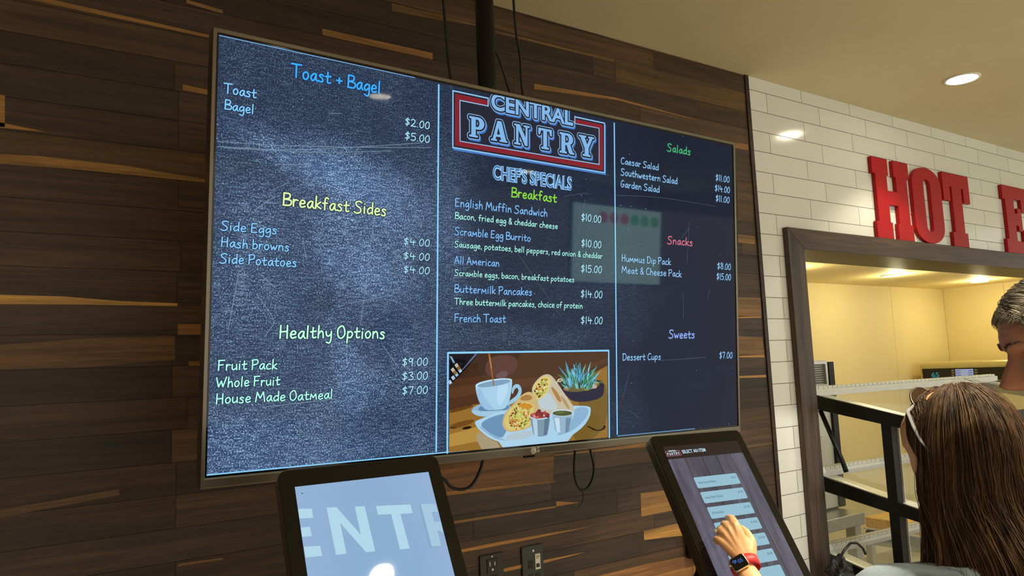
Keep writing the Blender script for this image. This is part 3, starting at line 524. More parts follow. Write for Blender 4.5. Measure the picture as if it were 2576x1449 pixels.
  ((95, 168, 205),0,[(0.1633,-0.3181),(0.1668,-0.3077),(0.1745,-0.2986),(0.1723,-0.3095),(0.166,-0.319)]),
  ((95, 168, 205),0,[(0.1936,-0.3088),(0.2077,-0.2932),(0.225,-0.2791),(0.2117,-0.2955),(0.1956,-0.31)]),
  ((95, 168, 205),0,[(0.1604,-0.2986),(0.1602,-0.2756),(0.164,-0.2527),(0.1655,-0.2758),(0.163,-0.2988)]),
  ((30, 80, 50),0,[(0.1841,-0.3093),(0.1843,-0.3014),(0.1878,-0.2938),(0.1887,-0.3019),(0.1862,-0.3096)]),
  ((30, 80, 50),0,[(0.1363,-0.3097),(0.127,-0.2911),(0.1209,-0.2717),(0.1312,-0.29),(0.1384,-0.3092)]),
  ((30, 80, 50),0,[(0.2009,-0.3207),(0.2029,-0.316),(0.208,-0.3127),(0.207,-0.3178),(0.203,-0.3216)]),
  ((30, 80, 50),0,[(0.1971,-0.2995),(0.2061,-0.2919),(0.218,-0.2865),(0.2098,-0.2949),(0.1989,-0.301)]),
  ((60, 140, 95),0,[(0.1494,-0.3206),(0.1436,-0.3048),(0.142,-0.2884),(0.1492,-0.304),(0.1522,-0.3202)]),
  ((95, 168, 205),0,[(0.178,-0.3144),(0.1855,-0.3086),(0.1945,-0.3041),(0.1874,-0.3103),(0.1789,-0.3152)]),
  ((60, 140, 95),0,[(0.2008,-0.3063),(0.2092,-0.2918),(0.2203,-0.2782),(0.2127,-0.2931),(0.2025,-0.307)]),
  ((95, 168, 205),0,[(0.1691,-0.3052),(0.1709,-0.2889),(0.1766,-0.2731),(0.1761,-0.2896),(0.1717,-0.3055)]),
  ((70, 150, 190),0,[(0.123,-0.3213),(0.1241,-0.3104),(0.1286,-0.3),(0.1285,-0.3111),(0.1252,-0.3216)]),
  ((95, 168, 205),0,[(0.1361,-0.308),(0.1274,-0.302),(0.1214,-0.2941),(0.131,-0.2994),(0.1379,-0.3067)]),
  ((110, 180, 170),0,[(0.1664,-0.2851),(0.1733,-0.268),(0.1842,-0.2521),(0.1786,-0.2697),(0.1691,-0.286)]),
  ((60, 140, 95),0,[(0.1435,-0.3143),(0.1403,-0.2986),(0.1404,-0.2826),(0.1448,-0.2983),(0.1458,-0.3142)]),
  ((110, 180, 170),0,[(0.2046,-0.3036),(0.227,-0.3053),(0.2494,-0.3085),(0.2267,-0.3072),(0.2045,-0.3046)]),
  ((70, 150, 190),0,[(0.1634,-0.2928),(0.1609,-0.2695),(0.1623,-0.2461),(0.1661,-0.2694),(0.166,-0.2928)]),
  ((30, 80, 50),0,[(0.1658,-0.3121),(0.1678,-0.3026),(0.1745,-0.2942),(0.174,-0.3042),(0.1688,-0.3129)]),
  ((135, 195, 225),0,[(0.1399,-0.293),(0.1336,-0.2785),(0.1298,-0.2636),(0.1369,-0.2778),(0.1416,-0.2926)]),
  ((60, 140, 95),0,[(0.1915,-0.2919),(0.2077,-0.2734),(0.2272,-0.2565),(0.2119,-0.2757),(0.1935,-0.2931)]),
  ((95, 168, 205),0,[(0.1271,-0.2882),(0.1184,-0.2652),(0.1115,-0.242),(0.1207,-0.2648),(0.1283,-0.2879)]),
  ((135, 195, 225),0,[(0.114,-0.3206),(0.1105,-0.3141),(0.1114,-0.3069),(0.1164,-0.3132),(0.1169,-0.3201)]),
  ((70, 150, 190),0,[(0.2017,-0.3015),(0.2045,-0.2905),(0.2103,-0.2803),(0.2086,-0.2915),(0.2038,-0.3019)]),
  ((45, 115, 60),0,[(0.1506,-0.3048),(0.1479,-0.2949),(0.1483,-0.2847),(0.1519,-0.2945),(0.1526,-0.3046)]),
  ((135, 195, 225),0,[(0.2044,-0.3028),(0.2199,-0.2872),(0.2384,-0.2733),(0.2237,-0.2896),(0.2062,-0.304)]),
  ((110, 180, 170),0,[(0.1419,-0.2985),(0.1373,-0.2858),(0.1368,-0.2725),(0.1427,-0.2851),(0.1446,-0.2981)]),
  ((95, 168, 205),0,[(0.1301,-0.2983),(0.1216,-0.2829),(0.1163,-0.2667),(0.1259,-0.2818),(0.1322,-0.2978)]),
  ((60, 140, 95),0,[(0.1471,-0.2884),(0.1436,-0.2815),(0.1426,-0.2741),(0.1469,-0.2808),(0.1488,-0.288)]),
  ((45, 115, 60),0,[(0.1216,-0.3015),(0.115,-0.2896),(0.1127,-0.2767),(0.1207,-0.2882),(0.1244,-0.3008)]),
  ((135, 195, 225),0,[(0.1401,-0.3106),(0.1397,-0.2881),(0.1414,-0.2657),(0.1425,-0.2882),(0.1415,-0.3107)]),
  ((45, 115, 60),0,[(0.193,-0.3242),(0.1971,-0.3097),(0.2051,-0.2961),(0.2023,-0.3109),(0.1956,-0.3248)]),
  ((95, 168, 205),0,[(0.2037,-0.3002),(0.211,-0.2923),(0.2208,-0.2859),(0.2143,-0.2944),(0.2054,-0.3013)]),
  ((70, 150, 190),0,[(0.1414,-0.2857),(0.1508,-0.2652),(0.1638,-0.2458),(0.1554,-0.2668),(0.1437,-0.2865)]),
  ((45, 115, 60),0,[(0.174,-0.3092),(0.1779,-0.2937),(0.1863,-0.2792),(0.1839,-0.2951),(0.177,-0.3099)]),
  ((95, 168, 205),0,[(0.1488,-0.318),(0.1449,-0.3123),(0.1452,-0.3056),(0.1505,-0.311),(0.1516,-0.3174)]),
  ((135, 195, 225),0,[(0.1896,-0.3028),(0.1897,-0.2829),(0.1921,-0.263),(0.1929,-0.283),(0.1912,-0.3029)]),
  ((70, 150, 190),0,[(0.1437,-0.2948),(0.1502,-0.2764),(0.1601,-0.2589),(0.1547,-0.2776),(0.1459,-0.2954)]),
  ((45, 115, 60),0,[(0.2026,-0.3049),(0.2106,-0.2909),(0.2215,-0.2779),(0.2143,-0.2923),(0.2044,-0.3057)]),
  ((95, 168, 205),0,[(0.1423,-0.3047),(0.134,-0.2858),(0.1297,-0.2662),(0.1393,-0.2848),(0.145,-0.3042)]),
  ((60, 140, 95),0,[(0.1798,-0.3115),(0.1824,-0.3016),(0.1886,-0.2926),(0.1873,-0.3029),(0.1823,-0.3122)]),
  ((60, 140, 95),0,[(0.1902,-0.3032),(0.2079,-0.2905),(0.2282,-0.2798),(0.2111,-0.2934),(0.1918,-0.3047)]),
  ((110, 180, 170),0,[(0.1141,-0.3161),(0.1035,-0.3039),(0.0966,-0.2902),(0.1084,-0.3018),(0.1166,-0.315)]),
  ((95, 168, 205),0,[(0.1321,-0.3154),(0.1237,-0.3042),(0.1169,-0.2924),(0.1258,-0.3034),(0.1332,-0.315)]),
  ((60, 140, 95),0,[(0.1779,-0.3102),(0.1804,-0.3025),(0.1864,-0.2958),(0.1851,-0.304),(0.1802,-0.311)]),
  ((95, 168, 205),0,[(0.1286,-0.3173),(0.1301,-0.3065),(0.1338,-0.296),(0.1332,-0.3069),(0.1302,-0.3175)]),
  ((135, 195, 225),0,[(0.1568,-0.2978),(0.1551,-0.2887),(0.1576,-0.2796),(0.1606,-0.2887),(0.1595,-0.2978)]),
  ((95, 168, 205),0,[(0.1724,-0.3125),(0.1827,-0.2971),(0.1954,-0.2826),(0.1858,-0.2984),(0.174,-0.3132)]),
  ((60, 140, 95),0,[(0.1919,-0.299),(0.1963,-0.2859),(0.2031,-0.2734),(0.1994,-0.2867),(0.1934,-0.2994)]),
  ((30, 80, 50),0,[(0.1153,-0.3134),(0.0995,-0.3087),(0.0858,-0.3008),(0.102,-0.3044),(0.1165,-0.3112)]),
  ((45, 115, 60),0,[(0.17,-0.319),(0.1771,-0.3054),(0.1878,-0.2933),(0.1819,-0.3074),(0.1724,-0.32)]),
  ((95, 168, 205),0,[(0.1585,-0.2999),(0.1488,-0.2824),(0.1413,-0.2644),(0.1517,-0.2816),(0.16,-0.2995)]),
  ((110, 180, 170),0,[(0.1261,-0.302),(0.1207,-0.2809),(0.1182,-0.2596),(0.1245,-0.2805),(0.1279,-0.3019)]),
  ((135, 195, 225),0,[(0.1505,-0.3185),(0.1459,-0.3113),(0.1446,-0.3034),(0.1503,-0.3102),(0.1527,-0.3179)]),
  ((60, 140, 95),0,[(0.147,-0.3067),(0.1473,-0.2839),(0.1518,-0.2614),(0.153,-0.2843),(0.1498,-0.3069)]),
  ((30, 80, 50),0,[(0.1586,-0.2925),(0.1535,-0.2699),(0.1506,-0.247),(0.1565,-0.2696),(0.1601,-0.2924)]),
  ((110, 180, 170),0,[(0.1462,-0.3063),(0.1401,-0.2972),(0.1382,-0.287),(0.1457,-0.2957),(0.149,-0.3056)]),
  ((70, 150, 190),0,[(0.18,-0.3174),(0.1786,-0.3122),(0.1807,-0.307),(0.1831,-0.3122),(0.1822,-0.3174)]),
  ((30, 80, 50),0,[(0.1193,-0.3049),(0.1044,-0.2885),(0.0915,-0.2712),(0.1069,-0.2872),(0.1206,-0.3043)]),
  ((95, 168, 205),0,[(0.1342,-0.2998),(0.1385,-0.2844),(0.1453,-0.2695),(0.1418,-0.2851),(0.1358,-0.3002)]),
  ((70, 150, 190),0,[(0.1475,-0.308),(0.1483,-0.2861),(0.1519,-0.2642),(0.1521,-0.2863),(0.1494,-0.3082)]),
  ((30, 80, 50),0,[(0.1809,-0.3185),(0.1882,-0.3095),(0.1976,-0.3017),(0.191,-0.3111),(0.1823,-0.3193)]),
  ((135, 195, 225),0,[(0.1253,-0.3129),(0.1192,-0.2974),(0.1175,-0.2813),(0.1251,-0.2965),(0.1283,-0.3124)]),
  ((30, 80, 50),0,[(0.1222,-0.2913),(0.1128,-0.2803),(0.1062,-0.2681),(0.1165,-0.2787),(0.1241,-0.2905)]),
  ((45, 115, 60),0,[(0.1809,-0.2994),(0.2051,-0.2922),(0.2303,-0.2863),(0.2061,-0.2942),(0.1814,-0.3004)]),
  ((70, 150, 190),0,[(0.1553,-0.2952),(0.1532,-0.2865),(0.1549,-0.2776),(0.1583,-0.2863),(0.1579,-0.2952)]),
  ((135, 195, 225),0,[(0.1512,-0.3229),(0.1431,-0.3111),(0.1379,-0.2984),(0.1469,-0.3098),(0.1531,-0.3223)]),
  ((60, 140, 95),0,[(0.145,-0.3063),(0.1355,-0.2906),(0.1292,-0.274),(0.1399,-0.2893),(0.1473,-0.3057)]),
  ((60, 140, 95),0,[(0.1461,-0.3194),(0.1434,-0.3146),(0.143,-0.3092),(0.1465,-0.3139),(0.1477,-0.3191)]),
  ((135, 195, 225),0,[(0.1473,-0.2918),(0.1382,-0.2785),(0.1326,-0.264),(0.1429,-0.2769),(0.1497,-0.291)]),
  ((30, 80, 50),0,[(0.1462,-0.2978),(0.1446,-0.2783),(0.1464,-0.2588),(0.1493,-0.2783),(0.1486,-0.2978)]),
  ((45, 115, 60),0,[(0.1949,-0.2931),(0.2164,-0.28),(0.2393,-0.2679),(0.218,-0.2816),(0.1957,-0.2939)]),
  ((45, 115, 60),0,[(0.141,-0.3142),(0.138,-0.3011),(0.1389,-0.2877),(0.1432,-0.3008),(0.1436,-0.3141)]),
  ((110, 180, 170),0,[(0.1494,-0.2995),(0.1467,-0.2867),(0.1469,-0.2738),(0.1506,-0.2865),(0.1513,-0.2993)]),
  ((70, 150, 190),0,[(0.113,-0.3126),(0.1071,-0.3024),(0.1032,-0.2916),(0.1098,-0.3016),(0.1144,-0.3122)]),
  ((95, 168, 205),0,[(0.1979,-0.3028),(0.2088,-0.2927),(0.223,-0.285),(0.213,-0.2959),(0.2,-0.3044)]),
  ((45, 115, 60),0,[(0.1855,-0.2928),(0.1881,-0.2745),(0.193,-0.2566),(0.1911,-0.2749),(0.187,-0.293)]),
  ((135, 195, 225),0,[(0.1734,-0.317),(0.1777,-0.3129),(0.1846,-0.3111),(0.1811,-0.316),(0.1751,-0.3186)]),
  ((30, 80, 50),0,[(0.1692,-0.2931),(0.1712,-0.2817),(0.1756,-0.2707),(0.1743,-0.2822),(0.1707,-0.2934)]),
  ((30, 80, 50),0,[(0.1977,-0.287),(0.1992,-0.2778),(0.2038,-0.2691),(0.2033,-0.2785),(0.1997,-0.2874)]),
  ((168, 208, 232),1,[(-0.1839,-0.3953),(-0.1766,-0.3895),(-0.0909,-0.3667),(0.0711,-0.3657),(0.1401,-0.3677),(0.1995,-0.3716),(0.2009,-0.3855),(0.1963,-0.4037),(0.1722,-0.4298),(0.1136,-0.4577),(0.0154,-0.4606),(-0.0778,-0.457),(-0.1291,-0.4427),(-0.1666,-0.4172)]),
  ((104, 146, 182),1,[(-0.1761,-0.3958),(-0.0858,-0.3723),(-0.0649,-0.3937),(-0.0908,-0.4306),(-0.1011,-0.4409),(-0.1367,-0.4254)]),
  ((132, 172, 205),1,[(-0.1765,-0.3979),(-0.1367,-0.4265),(-0.096,-0.443),(-0.0779,-0.4489),(-0.1164,-0.4415),(-0.1567,-0.4178)]),
  ((136, 178, 208),1,[(0.1406,-0.3716),(0.1959,-0.3742),(0.1888,-0.4022),(0.1339,-0.4388),(0.0653,-0.4487),(0.1399,-0.4052)]),
  ((196, 186, 160),1,[(-0.0058,-0.3205),(0.0019,-0.3033),(0.0238,-0.284),(0.0432,-0.2778),(0.06,-0.2805),(0.0769,-0.2966),(0.1054,-0.3312),(0.1406,-0.3712),(0.1406,-0.3825),(0.1283,-0.3955),(0.043,-0.3843),(0.0237,-0.3723),(0.0073,-0.3495)]),
  ((186, 202, 208),1,[(0.0114,-0.3475),(0.0487,-0.3225),(0.0711,-0.3478),(0.0881,-0.3777),(0.0292,-0.3747)]),
  ((172, 126, 72),1,[(0.0571,-0.3094),(0.0768,-0.3212),(0.0996,-0.3535),(0.0881,-0.3575),(0.0712,-0.3344)]),
  ((178, 150, 105),1,[(0.0882,-0.3328),(0.1111,-0.3495),(0.1284,-0.3774),(0.1139,-0.3744)]),
  ((215, 200, 130),1,[(-0.0022,-0.3185),(0.0046,-0.3033),(0.0266,-0.2852),(0.0488,-0.2824),(0.0628,-0.2939),(0.0543,-0.3204),(0.0376,-0.3376),(0.021,-0.3479),(0.0073,-0.3408)]),
  ((150, 180, 60),0,[(0.0383,-0.3027),(0.0428,-0.3012),(0.0446,-0.3054),(0.0422,-0.308),(0.0379,-0.3065)]),
  ((90, 50, 22),0,[(0.0265,-0.2995),(0.0287,-0.2974),(0.0309,-0.2997),(0.0308,-0.3024),(0.027,-0.3028)]),
  ((176, 196, 84),0,[(0.0242,-0.3351),(0.0253,-0.3362),(0.0241,-0.3377),(0.0221,-0.338),(0.0206,-0.336),(0.0218,-0.3348)]),
  ((120, 68, 24),0,[(0.0137,-0.3126),(0.0143,-0.3111),(0.0155,-0.3106),(0.0171,-0.3103),(0.0185,-0.3121),(0.017,-0.3131),(0.0151,-0.3133)]),
  ((190, 120, 50),0,[(0.0145,-0.32),(0.0137,-0.317),(0.0171,-0.3151),(0.0194,-0.3176),(0.0199,-0.3206),(0.017,-0.3218)]),
  ((190, 120, 50),0,[(0.032,-0.3262),(0.0307,-0.3229),(0.0339,-0.3208),(0.0368,-0.3227),(0.0363,-0.3265)]),
  ((90, 50, 22),0,[(0.0255,-0.3287),(0.0278,-0.3278),(0.0298,-0.3294),(0.0296,-0.3312),(0.0284,-0.3327),(0.0264,-0.3327),(0.0255,-0.3309)]),
  ((200, 138, 40),0,[(0.0493,-0.3076),(0.0493,-0.3085),(0.0484,-0.3089),(0.0473,-0.3085),(0.0472,-0.3076),(0.0475,-0.3068),(0.0489,-0.307)]),
  ((120, 68, 24),0,[(0.011,-0.3377),(0.0081,-0.3355),(0.0099,-0.3333),(0.0128,-0.3324),(0.0149,-0.3348),(0.0142,-0.3373)]),
  ((190, 120, 50),0,[(0.0279,-0.314),(0.029,-0.3137),(0.0302,-0.3146),(0.0296,-0.3156),(0.0284,-0.3161),(0.0273,-0.3151)]),
  ((176, 196, 84),0,[(0.0208,-0.3051),(0.0196,-0.3067),(0.0178,-0.3075),(0.0154,-0.3059),(0.0168,-0.3043),(0.0189,-0.3036)]),
  ((200, 138, 40),0,[(0.025,-0.3061),(0.0283,-0.3056),(0.0308,-0.3066),(0.0304,-0.3088),(0.0285,-0.3107),(0.0262,-0.3095),(0.0239,-0.3077)]),
  ((200, 138, 40),0,[(0.0117,-0.3293),(0.0139,-0.3316),(0.012,-0.3333),(0.0095,-0.3335),(0.0078,-0.3317),(0.0089,-0.3294)]),
  ((228, 218, 160),0,[(0.0133,-0.3319),(0.0151,-0.3343),(0.0124,-0.3374),(0.0088,-0.3351),(0.0092,-0.3321)]),
  ((190, 120, 50),0,[(0.0311,-0.3157),(0.0319,-0.3135),(0.0341,-0.3134),(0.0353,-0.3158),(0.0348,-0.3173),(0.0315,-0.3174)]),
  ((176, 196, 84),0,[(0.0417,-0.3288),(0.0381,-0.3286),(0.0363,-0.3255),(0.0365,-0.3228),(0.0407,-0.3212),(0.0432,-0.324),(0.0452,-0.3265)]),
  ((90, 50, 22),0,[(0.0171,-0.3268),(0.0193,-0.3272),(0.0199,-0.3287),(0.0186,-0.3296),(0.0167,-0.3293),(0.0158,-0.3279)]),
  ((90, 50, 22),0,[(0.0036,-0.3233),(0.0036,-0.3195),(0.008,-0.3186),(0.0096,-0.3218),(0.0087,-0.3252),(0.0056,-0.3265)]),
  ((90, 50, 22),0,[(0.0297,-0.2991),(0.0303,-0.3004),(0.0303,-0.3021),(0.0284,-0.3023),(0.0267,-0.3017),(0.0267,-0.3001),(0.0277,-0.2989)]),
  ((176, 196, 84),0,[(0.0426,-0.3081),(0.0426,-0.3069),(0.0444,-0.3057),(0.0456,-0.3068),(0.0458,-0.3083),(0.0444,-0.3093)]),
  ((150, 180, 60),0,[(0.0283,-0.3037),(0.0257,-0.3035),(0.0252,-0.3017),(0.0262,-0.2997),(0.0281,-0.2995),(0.0303,-0.3006),(0.0297,-0.3027)]),
  ((150, 180, 60),0,[(0.0439,-0.293),(0.0455,-0.2942),(0.0467,-0.2958),(0.045,-0.2973),(0.0429,-0.2969),(0.0415,-0.2956),(0.0413,-0.2939)]),
  ((120, 68, 24),0,[(0.0307,-0.325),(0.0321,-0.3257),(0.0321,-0.3266),(0.0309,-0.3272),(0.0299,-0.3267),(0.0293,-0.3256)]),
  ((150, 180, 60),0,[(0.016,-0.3243),(0.0189,-0.3239),(0.0208,-0.325),(0.0211,-0.3272),(0.0183,-0.3273),(0.0162,-0.3263)]),
  ((215, 205, 120),0,[(0.0503,-0.2984),(0.054,-0.3009),(0.053,-0.3046),(0.0498,-0.3044),(0.0481,-0.3014)]),
  ((190, 120, 50),0,[(0.0455,-0.3027),(0.0475,-0.3017),(0.0493,-0.3032),(0.0484,-0.3047),(0.0469,-0.3054),(0.0446,-0.3042)]),
  ((90, 50, 22),0,[(0.0152,-0.3032),(0.0175,-0.3025),(0.0188,-0.3039),(0.0179,-0.3054),(0.0158,-0.3049)]),
  ((176, 196, 84),0,[(0.0214,-0.3345),(0.0188,-0.3329),(0.0211,-0.3311),(0.0239,-0.3311),(0.0252,-0.3328),(0.0247,-0.3345)]),
  ((120, 68, 24),0,[(0.0299,-0.2924),(0.0329,-0.2942),(0.0312,-0.2976),(0.0266,-0.2973),(0.0267,-0.2937)]),
  ((190, 120, 50),0,[(0.037,-0.3034),(0.0395,-0.3039),(0.0407,-0.3055),(0.0385,-0.3064),(0.0361,-0.3053)]),
  ((150, 180, 60),0,[(0.0261,-0.3331),(0.0233,-0.3347),(0.02,-0.3356),(0.0164,-0.3334),(0.0185,-0.3306),(0.0205,-0.3295),(0.0239,-0.33)]),
  ((215, 205, 120),0,[(0.0162,-0.3145),(0.0137,-0.3134),(0.0146,-0.3112),(0.0181,-0.3107),(0.0198,-0.3137)]),
  ((90, 50, 22),0,[(0.0233,-0.3349),(0.0245,-0.3371),(0.0219,-0.339),(0.0189,-0.3382),(0.0179,-0.3354),(0.0205,-0.3343)]),
  ((176, 196, 84),0,[(0.0261,-0.3249),(0.0283,-0.3274),(0.0254,-0.3299),(0.0217,-0.3278),(0.0225,-0.3255)]),
  ((90, 50, 22),0,[(0.023,-0.3074),(0.018,-0.3078),(0.0176,-0.3041),(0.0201,-0.3025),(0.023,-0.3041)]),
  ((228, 218, 160),0,[(0.018,-0.3243),(0.0191,-0.3212),(0.0224,-0.321),(0.0262,-0.3227),(0.0244,-0.3265),(0.0208,-0.3261)]),
  ((120, 68, 24),0,[(0.0217,-0.3096),(0.0244,-0.312),(0.0211,-0.3147),(0.0174,-0.3129),(0.0175,-0.3093)]),
  ((176, 196, 84),0,[(0.0407,-0.3018),(0.0381,-0.2997),(0.0384,-0.2973),(0.0414,-0.2959),(0.0435,-0.2975),(0.0447,-0.2994),(0.0433,-0.3014)]),
  ((120, 68, 24),0,[(0.0304,-0.3029),(0.0294,-0.301),(0.0302,-0.2986),(0.0326,-0.2987),(0.0353,-0.3008),(0.0338,-0.3026)]),
  ((176, 196, 84),0,[(0.0203,-0.317),(0.0228,-0.3185),(0.0224,-0.3213),(0.0193,-0.3208),(0.0171,-0.3185)]),
  ((200, 138, 40),0,[(0.0395,-0.3275),(0.0376,-0.3274),(0.0372,-0.3261),(0.0384,-0.3257),(0.0398,-0.3261)]),
  ((90, 50, 22),0,[(0.0364,-0.3083),(0.036,-0.3105),(0.0341,-0.3106),(0.0326,-0.3092),(0.0341,-0.3078)]),
  ((176, 196, 84),0,[(0.0156,-0.3151),(0.0164,-0.3143),(0.0174,-0.3141),(0.0187,-0.3148),(0.0183,-0.3159),(0.0174,-0.3163),(0.0159,-0.316)]),
  ((120, 68, 24),0,[(0.0333,-0.3183),(0.0318,-0.3178),(0.0316,-0.3165),(0.0325,-0.3156),(0.0339,-0.3161),(0.0348,-0.3172)]),
  ((190, 120, 50),0,[(0.0385,-0.312),(0.0346,-0.3109),(0.0351,-0.3078),(0.0381,-0.3065),(0.0397,-0.3093)]),
  ((176, 196, 84),0,[(0.0254,-0.3208),(0.0252,-0.3186),(0.0274,-0.317),(0.0297,-0.3187),(0.0288,-0.3215)]),
  ((90, 50, 22),0,[(0.0274,-0.3312),(0.0268,-0.3301),(0.0269,-0.329),(0.0284,-0.3289),(0.029,-0.3298),(0.0289,-0.3308)]),
  ((120, 68, 24),0,[(0.0441,-0.2924),(0.0437,-0.2944),(0.0422,-0.2968),(0.0393,-0.296),(0.0386,-0.2933),(0.0394,-0.2906),(0.0419,-0.2914)]),
  ((200, 138, 40),0,[(0.026,-0.2993),(0.0245,-0.2965),(0.0279,-0.2961),(0.0309,-0.2968),(0.0306,-0.2996),(0.0279,-0.2999)]),
  ((190, 120, 50),0,[(0.0311,-0.2922),(0.0325,-0.2924),(0.0331,-0.2936),(0.0314,-0.2941),(0.03,-0.2933)]),
  ((215, 205, 120),0,[(0.0252,-0.3318),(0.0235,-0.3311),(0.0231,-0.3295),(0.0242,-0.3286),(0.0263,-0.3288),(0.0274,-0.33),(0.0276,-0.3315)]),
  ((90, 50, 22),0,[(0.0073,-0.3172),(0.0108,-0.3132),(0.0163,-0.3147),(0.0159,-0.3185),(0.0114,-0.3209)]),
  ((200, 138, 40),0,[(0.0294,-0.3286),(0.0318,-0.3284),(0.0325,-0.3304),(0.0314,-0.3319),(0.0293,-0.3312)]),
  ((200, 138, 40),0,[(0.0173,-0.334),(0.019,-0.3351),(0.0182,-0.3374),(0.016,-0.3373),(0.0148,-0.3361),(0.0151,-0.3345)]),
  ((120, 68, 24),0,[(0.0287,-0.3184),(0.0271,-0.3195),(0.026,-0.3183),(0.0264,-0.317),(0.0279,-0.3172)]),
  ((120, 68, 24),0,[(0.0317,-0.3061),(0.0312,-0.3047),(0.0329,-0.304),(0.0348,-0.3042),(0.0353,-0.3053),(0.0346,-0.3065),(0.0332,-0.3069)]),
  ((120, 68, 24),0,[(0.033,-0.3323),(0.0294,-0.3346),(0.0251,-0.333),(0.0264,-0.33),(0.0306,-0.329)]),
  ((200, 138, 40),0,[(0.0313,-0.2893),(0.0352,-0.2891),(0.037,-0.2913),(0.0345,-0.2936),(0.0308,-0.292)]),
  ((200, 138, 40),0,[(0.0079,-0.3283),(0.009,-0.329),(0.0082,-0.3298),(0.0071,-0.3306),(0.0059,-0.3296),(0.0056,-0.3285),(0.0067,-0.3282)]),
  ((200, 138, 40),0,[(0.0231,-0.3105),(0.0243,-0.3103),(0.0266,-0.3105),(0.026,-0.312),(0.0254,-0.3136),(0.0235,-0.3134),(0.0225,-0.3123)]),
  ((120, 68, 24),0,[(0.0405,-0.3191),(0.0427,-0.3197),(0.0429,-0.3212),(0.0412,-0.322),(0.0402,-0.3208)]),
  ((176, 196, 84),0,[(0.0412,-0.3213),(0.0426,-0.3192),(0.045,-0.3192),(0.0469,-0.3203),(0.0467,-0.3222),(0.0436,-0.3223)]),
  ((120, 68, 24),0,[(0.0291,-0.333),(0.0286,-0.3358),(0.0237,-0.3365),(0.0214,-0.3329),(0.0259,-0.3313)]),
  ((150, 180, 60),0,[(0.0162,-0.3244),(0.02,-0.3214),(0.0231,-0.3234),(0.0238,-0.3265),(0.0191,-0.3278)]),
  ((215, 205, 120),0,[(0.026,-0.3281),(0.0248,-0.3304),(0.0211,-0.3307),(0.019,-0.3286),(0.0187,-0.3262),(0.022,-0.324),(0.0261,-0.3259)]),
  ((200, 138, 40),0,[(0.0269,-0.3127),(0.026,-0.3146),(0.0242,-0.3153),(0.0223,-0.3141),(0.0229,-0.3118),(0.0249,-0.3114)]),
  ((120, 68, 24),0,[(0.0203,-0.3376),(0.0187,-0.3372),(0.0179,-0.3356),(0.0198,-0.3352),(0.0211,-0.3361)]),
  ((150, 180, 60),0,[(0.0281,-0.3277),(0.0303,-0.3248),(0.035,-0.3256),(0.0346,-0.3285),(0.0318,-0.3303)]),
  ((228, 218, 160),0,[(0.0122,-0.3351),(0.0099,-0.3328),(0.0131,-0.3306),(0.0172,-0.3321),(0.0163,-0.3358)]),
  ((90, 50, 22),0,[(0.0359,-0.3106),(0.034,-0.3074),(0.0377,-0.305),(0.0422,-0.3072),(0.04,-0.3106)]),
  ((215, 205, 120),0,[(0.0265,-0.3273),(0.0285,-0.33),(0.0279,-0.3326),(0.024,-0.3339),(0.0212,-0.331),(0.0224,-0.3288)]),
  ((228, 218, 160),0,[(0.03,-0.2975),(0.0288,-0.2972),(0.0286,-0.2959),(0.03,-0.2953),(0.0311,-0.2959),(0.0313,-0.297)]),
  ((228, 218, 160),0,[(0.01,-0.3186),(0.0137,-0.32),(0.0124,-0.3231),(0.0094,-0.3236),(0.0071,-0.3208)]),
  ((200, 138, 40),0,[(0.0149,-0.3124),(0.0112,-0.3133),(0.0078,-0.31),(0.0112,-0.308),(0.0148,-0.3088)]),
  ((200, 138, 40),0,[(0.0151,-0.3267),(0.0169,-0.3283),(0.0151,-0.3303),(0.0126,-0.33),(0.0115,-0.3284),(0.0123,-0.3269)]),
  ((120, 68, 24),0,[(0.0242,-0.3269),(0.0255,-0.3296),(0.0226,-0.3308),(0.0206,-0.3293),(0.0215,-0.3269)]),
  ((90, 50, 22),0,[(0.0346,-0.3188),(0.0358,-0.3213),(0.0342,-0.3228),(0.0322,-0.3226),(0.0302,-0.3207),(0.0324,-0.3184)]),
  ((90, 50, 22),0,[(0.048,-0.3077),(0.0457,-0.3072),(0.0457,-0.3055),(0.0482,-0.3049),(0.049,-0.3067)]),
  ((150, 180, 60),0,[(0.0301,-0.3042),(0.0266,-0.3012),(0.0277,-0.2974),(0.0321,-0.297),(0.0335,-0.3015)]),
  ((200, 138, 40),0,[(0.0082,-0.331),(0.0106,-0.3284),(0.014,-0.3279),(0.0164,-0.3301),(0.016,-0.3332),(0.0139,-0.3351),(0.0101,-0.3342)]),
  ((215, 205, 120),0,[(0.0359,-0.3157),(0.0368,-0.3174),(0.0343,-0.3193),(0.0318,-0.3177),(0.0314,-0.3157),(0.0336,-0.3143)]),
  ((120, 68, 24),0,[(0.0436,-0.2933),(0.0446,-0.2913),(0.0478,-0.2912),(0.049,-0.2929),(0.0486,-0.2946),(0.0456,-0.2947)]),
  ((176, 196, 84),0,[(0.0225,-0.3244),(0.0246,-0.3244),(0.0259,-0.326),(0.0247,-0.3275),(0.0226,-0.327),(0.0219,-0.3259)]),
  ((150, 180, 60),0,[(0.0307,-0.3271),(0.0336,-0.3261),(0.0365,-0.3268),(0.0369,-0.3286),(0.0363,-0.3305),(0.0336,-0.3307),(0.0321,-0.3292)]),
  ((228, 218, 160),0,[(0.047,-0.3128),(0.0455,-0.3131),(0.0429,-0.3127),(0.0426,-0.311),(0.044,-0.3095),(0.0461,-0.3099),(0.0475,-0.3108)]),
  ((90, 50, 22),0,[(0.0109,-0.3297),(0.0103,-0.3277),(0.013,-0.327),(0.0159,-0.3275),(0.0172,-0.3297),(0.0156,-0.3322),(0.012,-0.332)]),
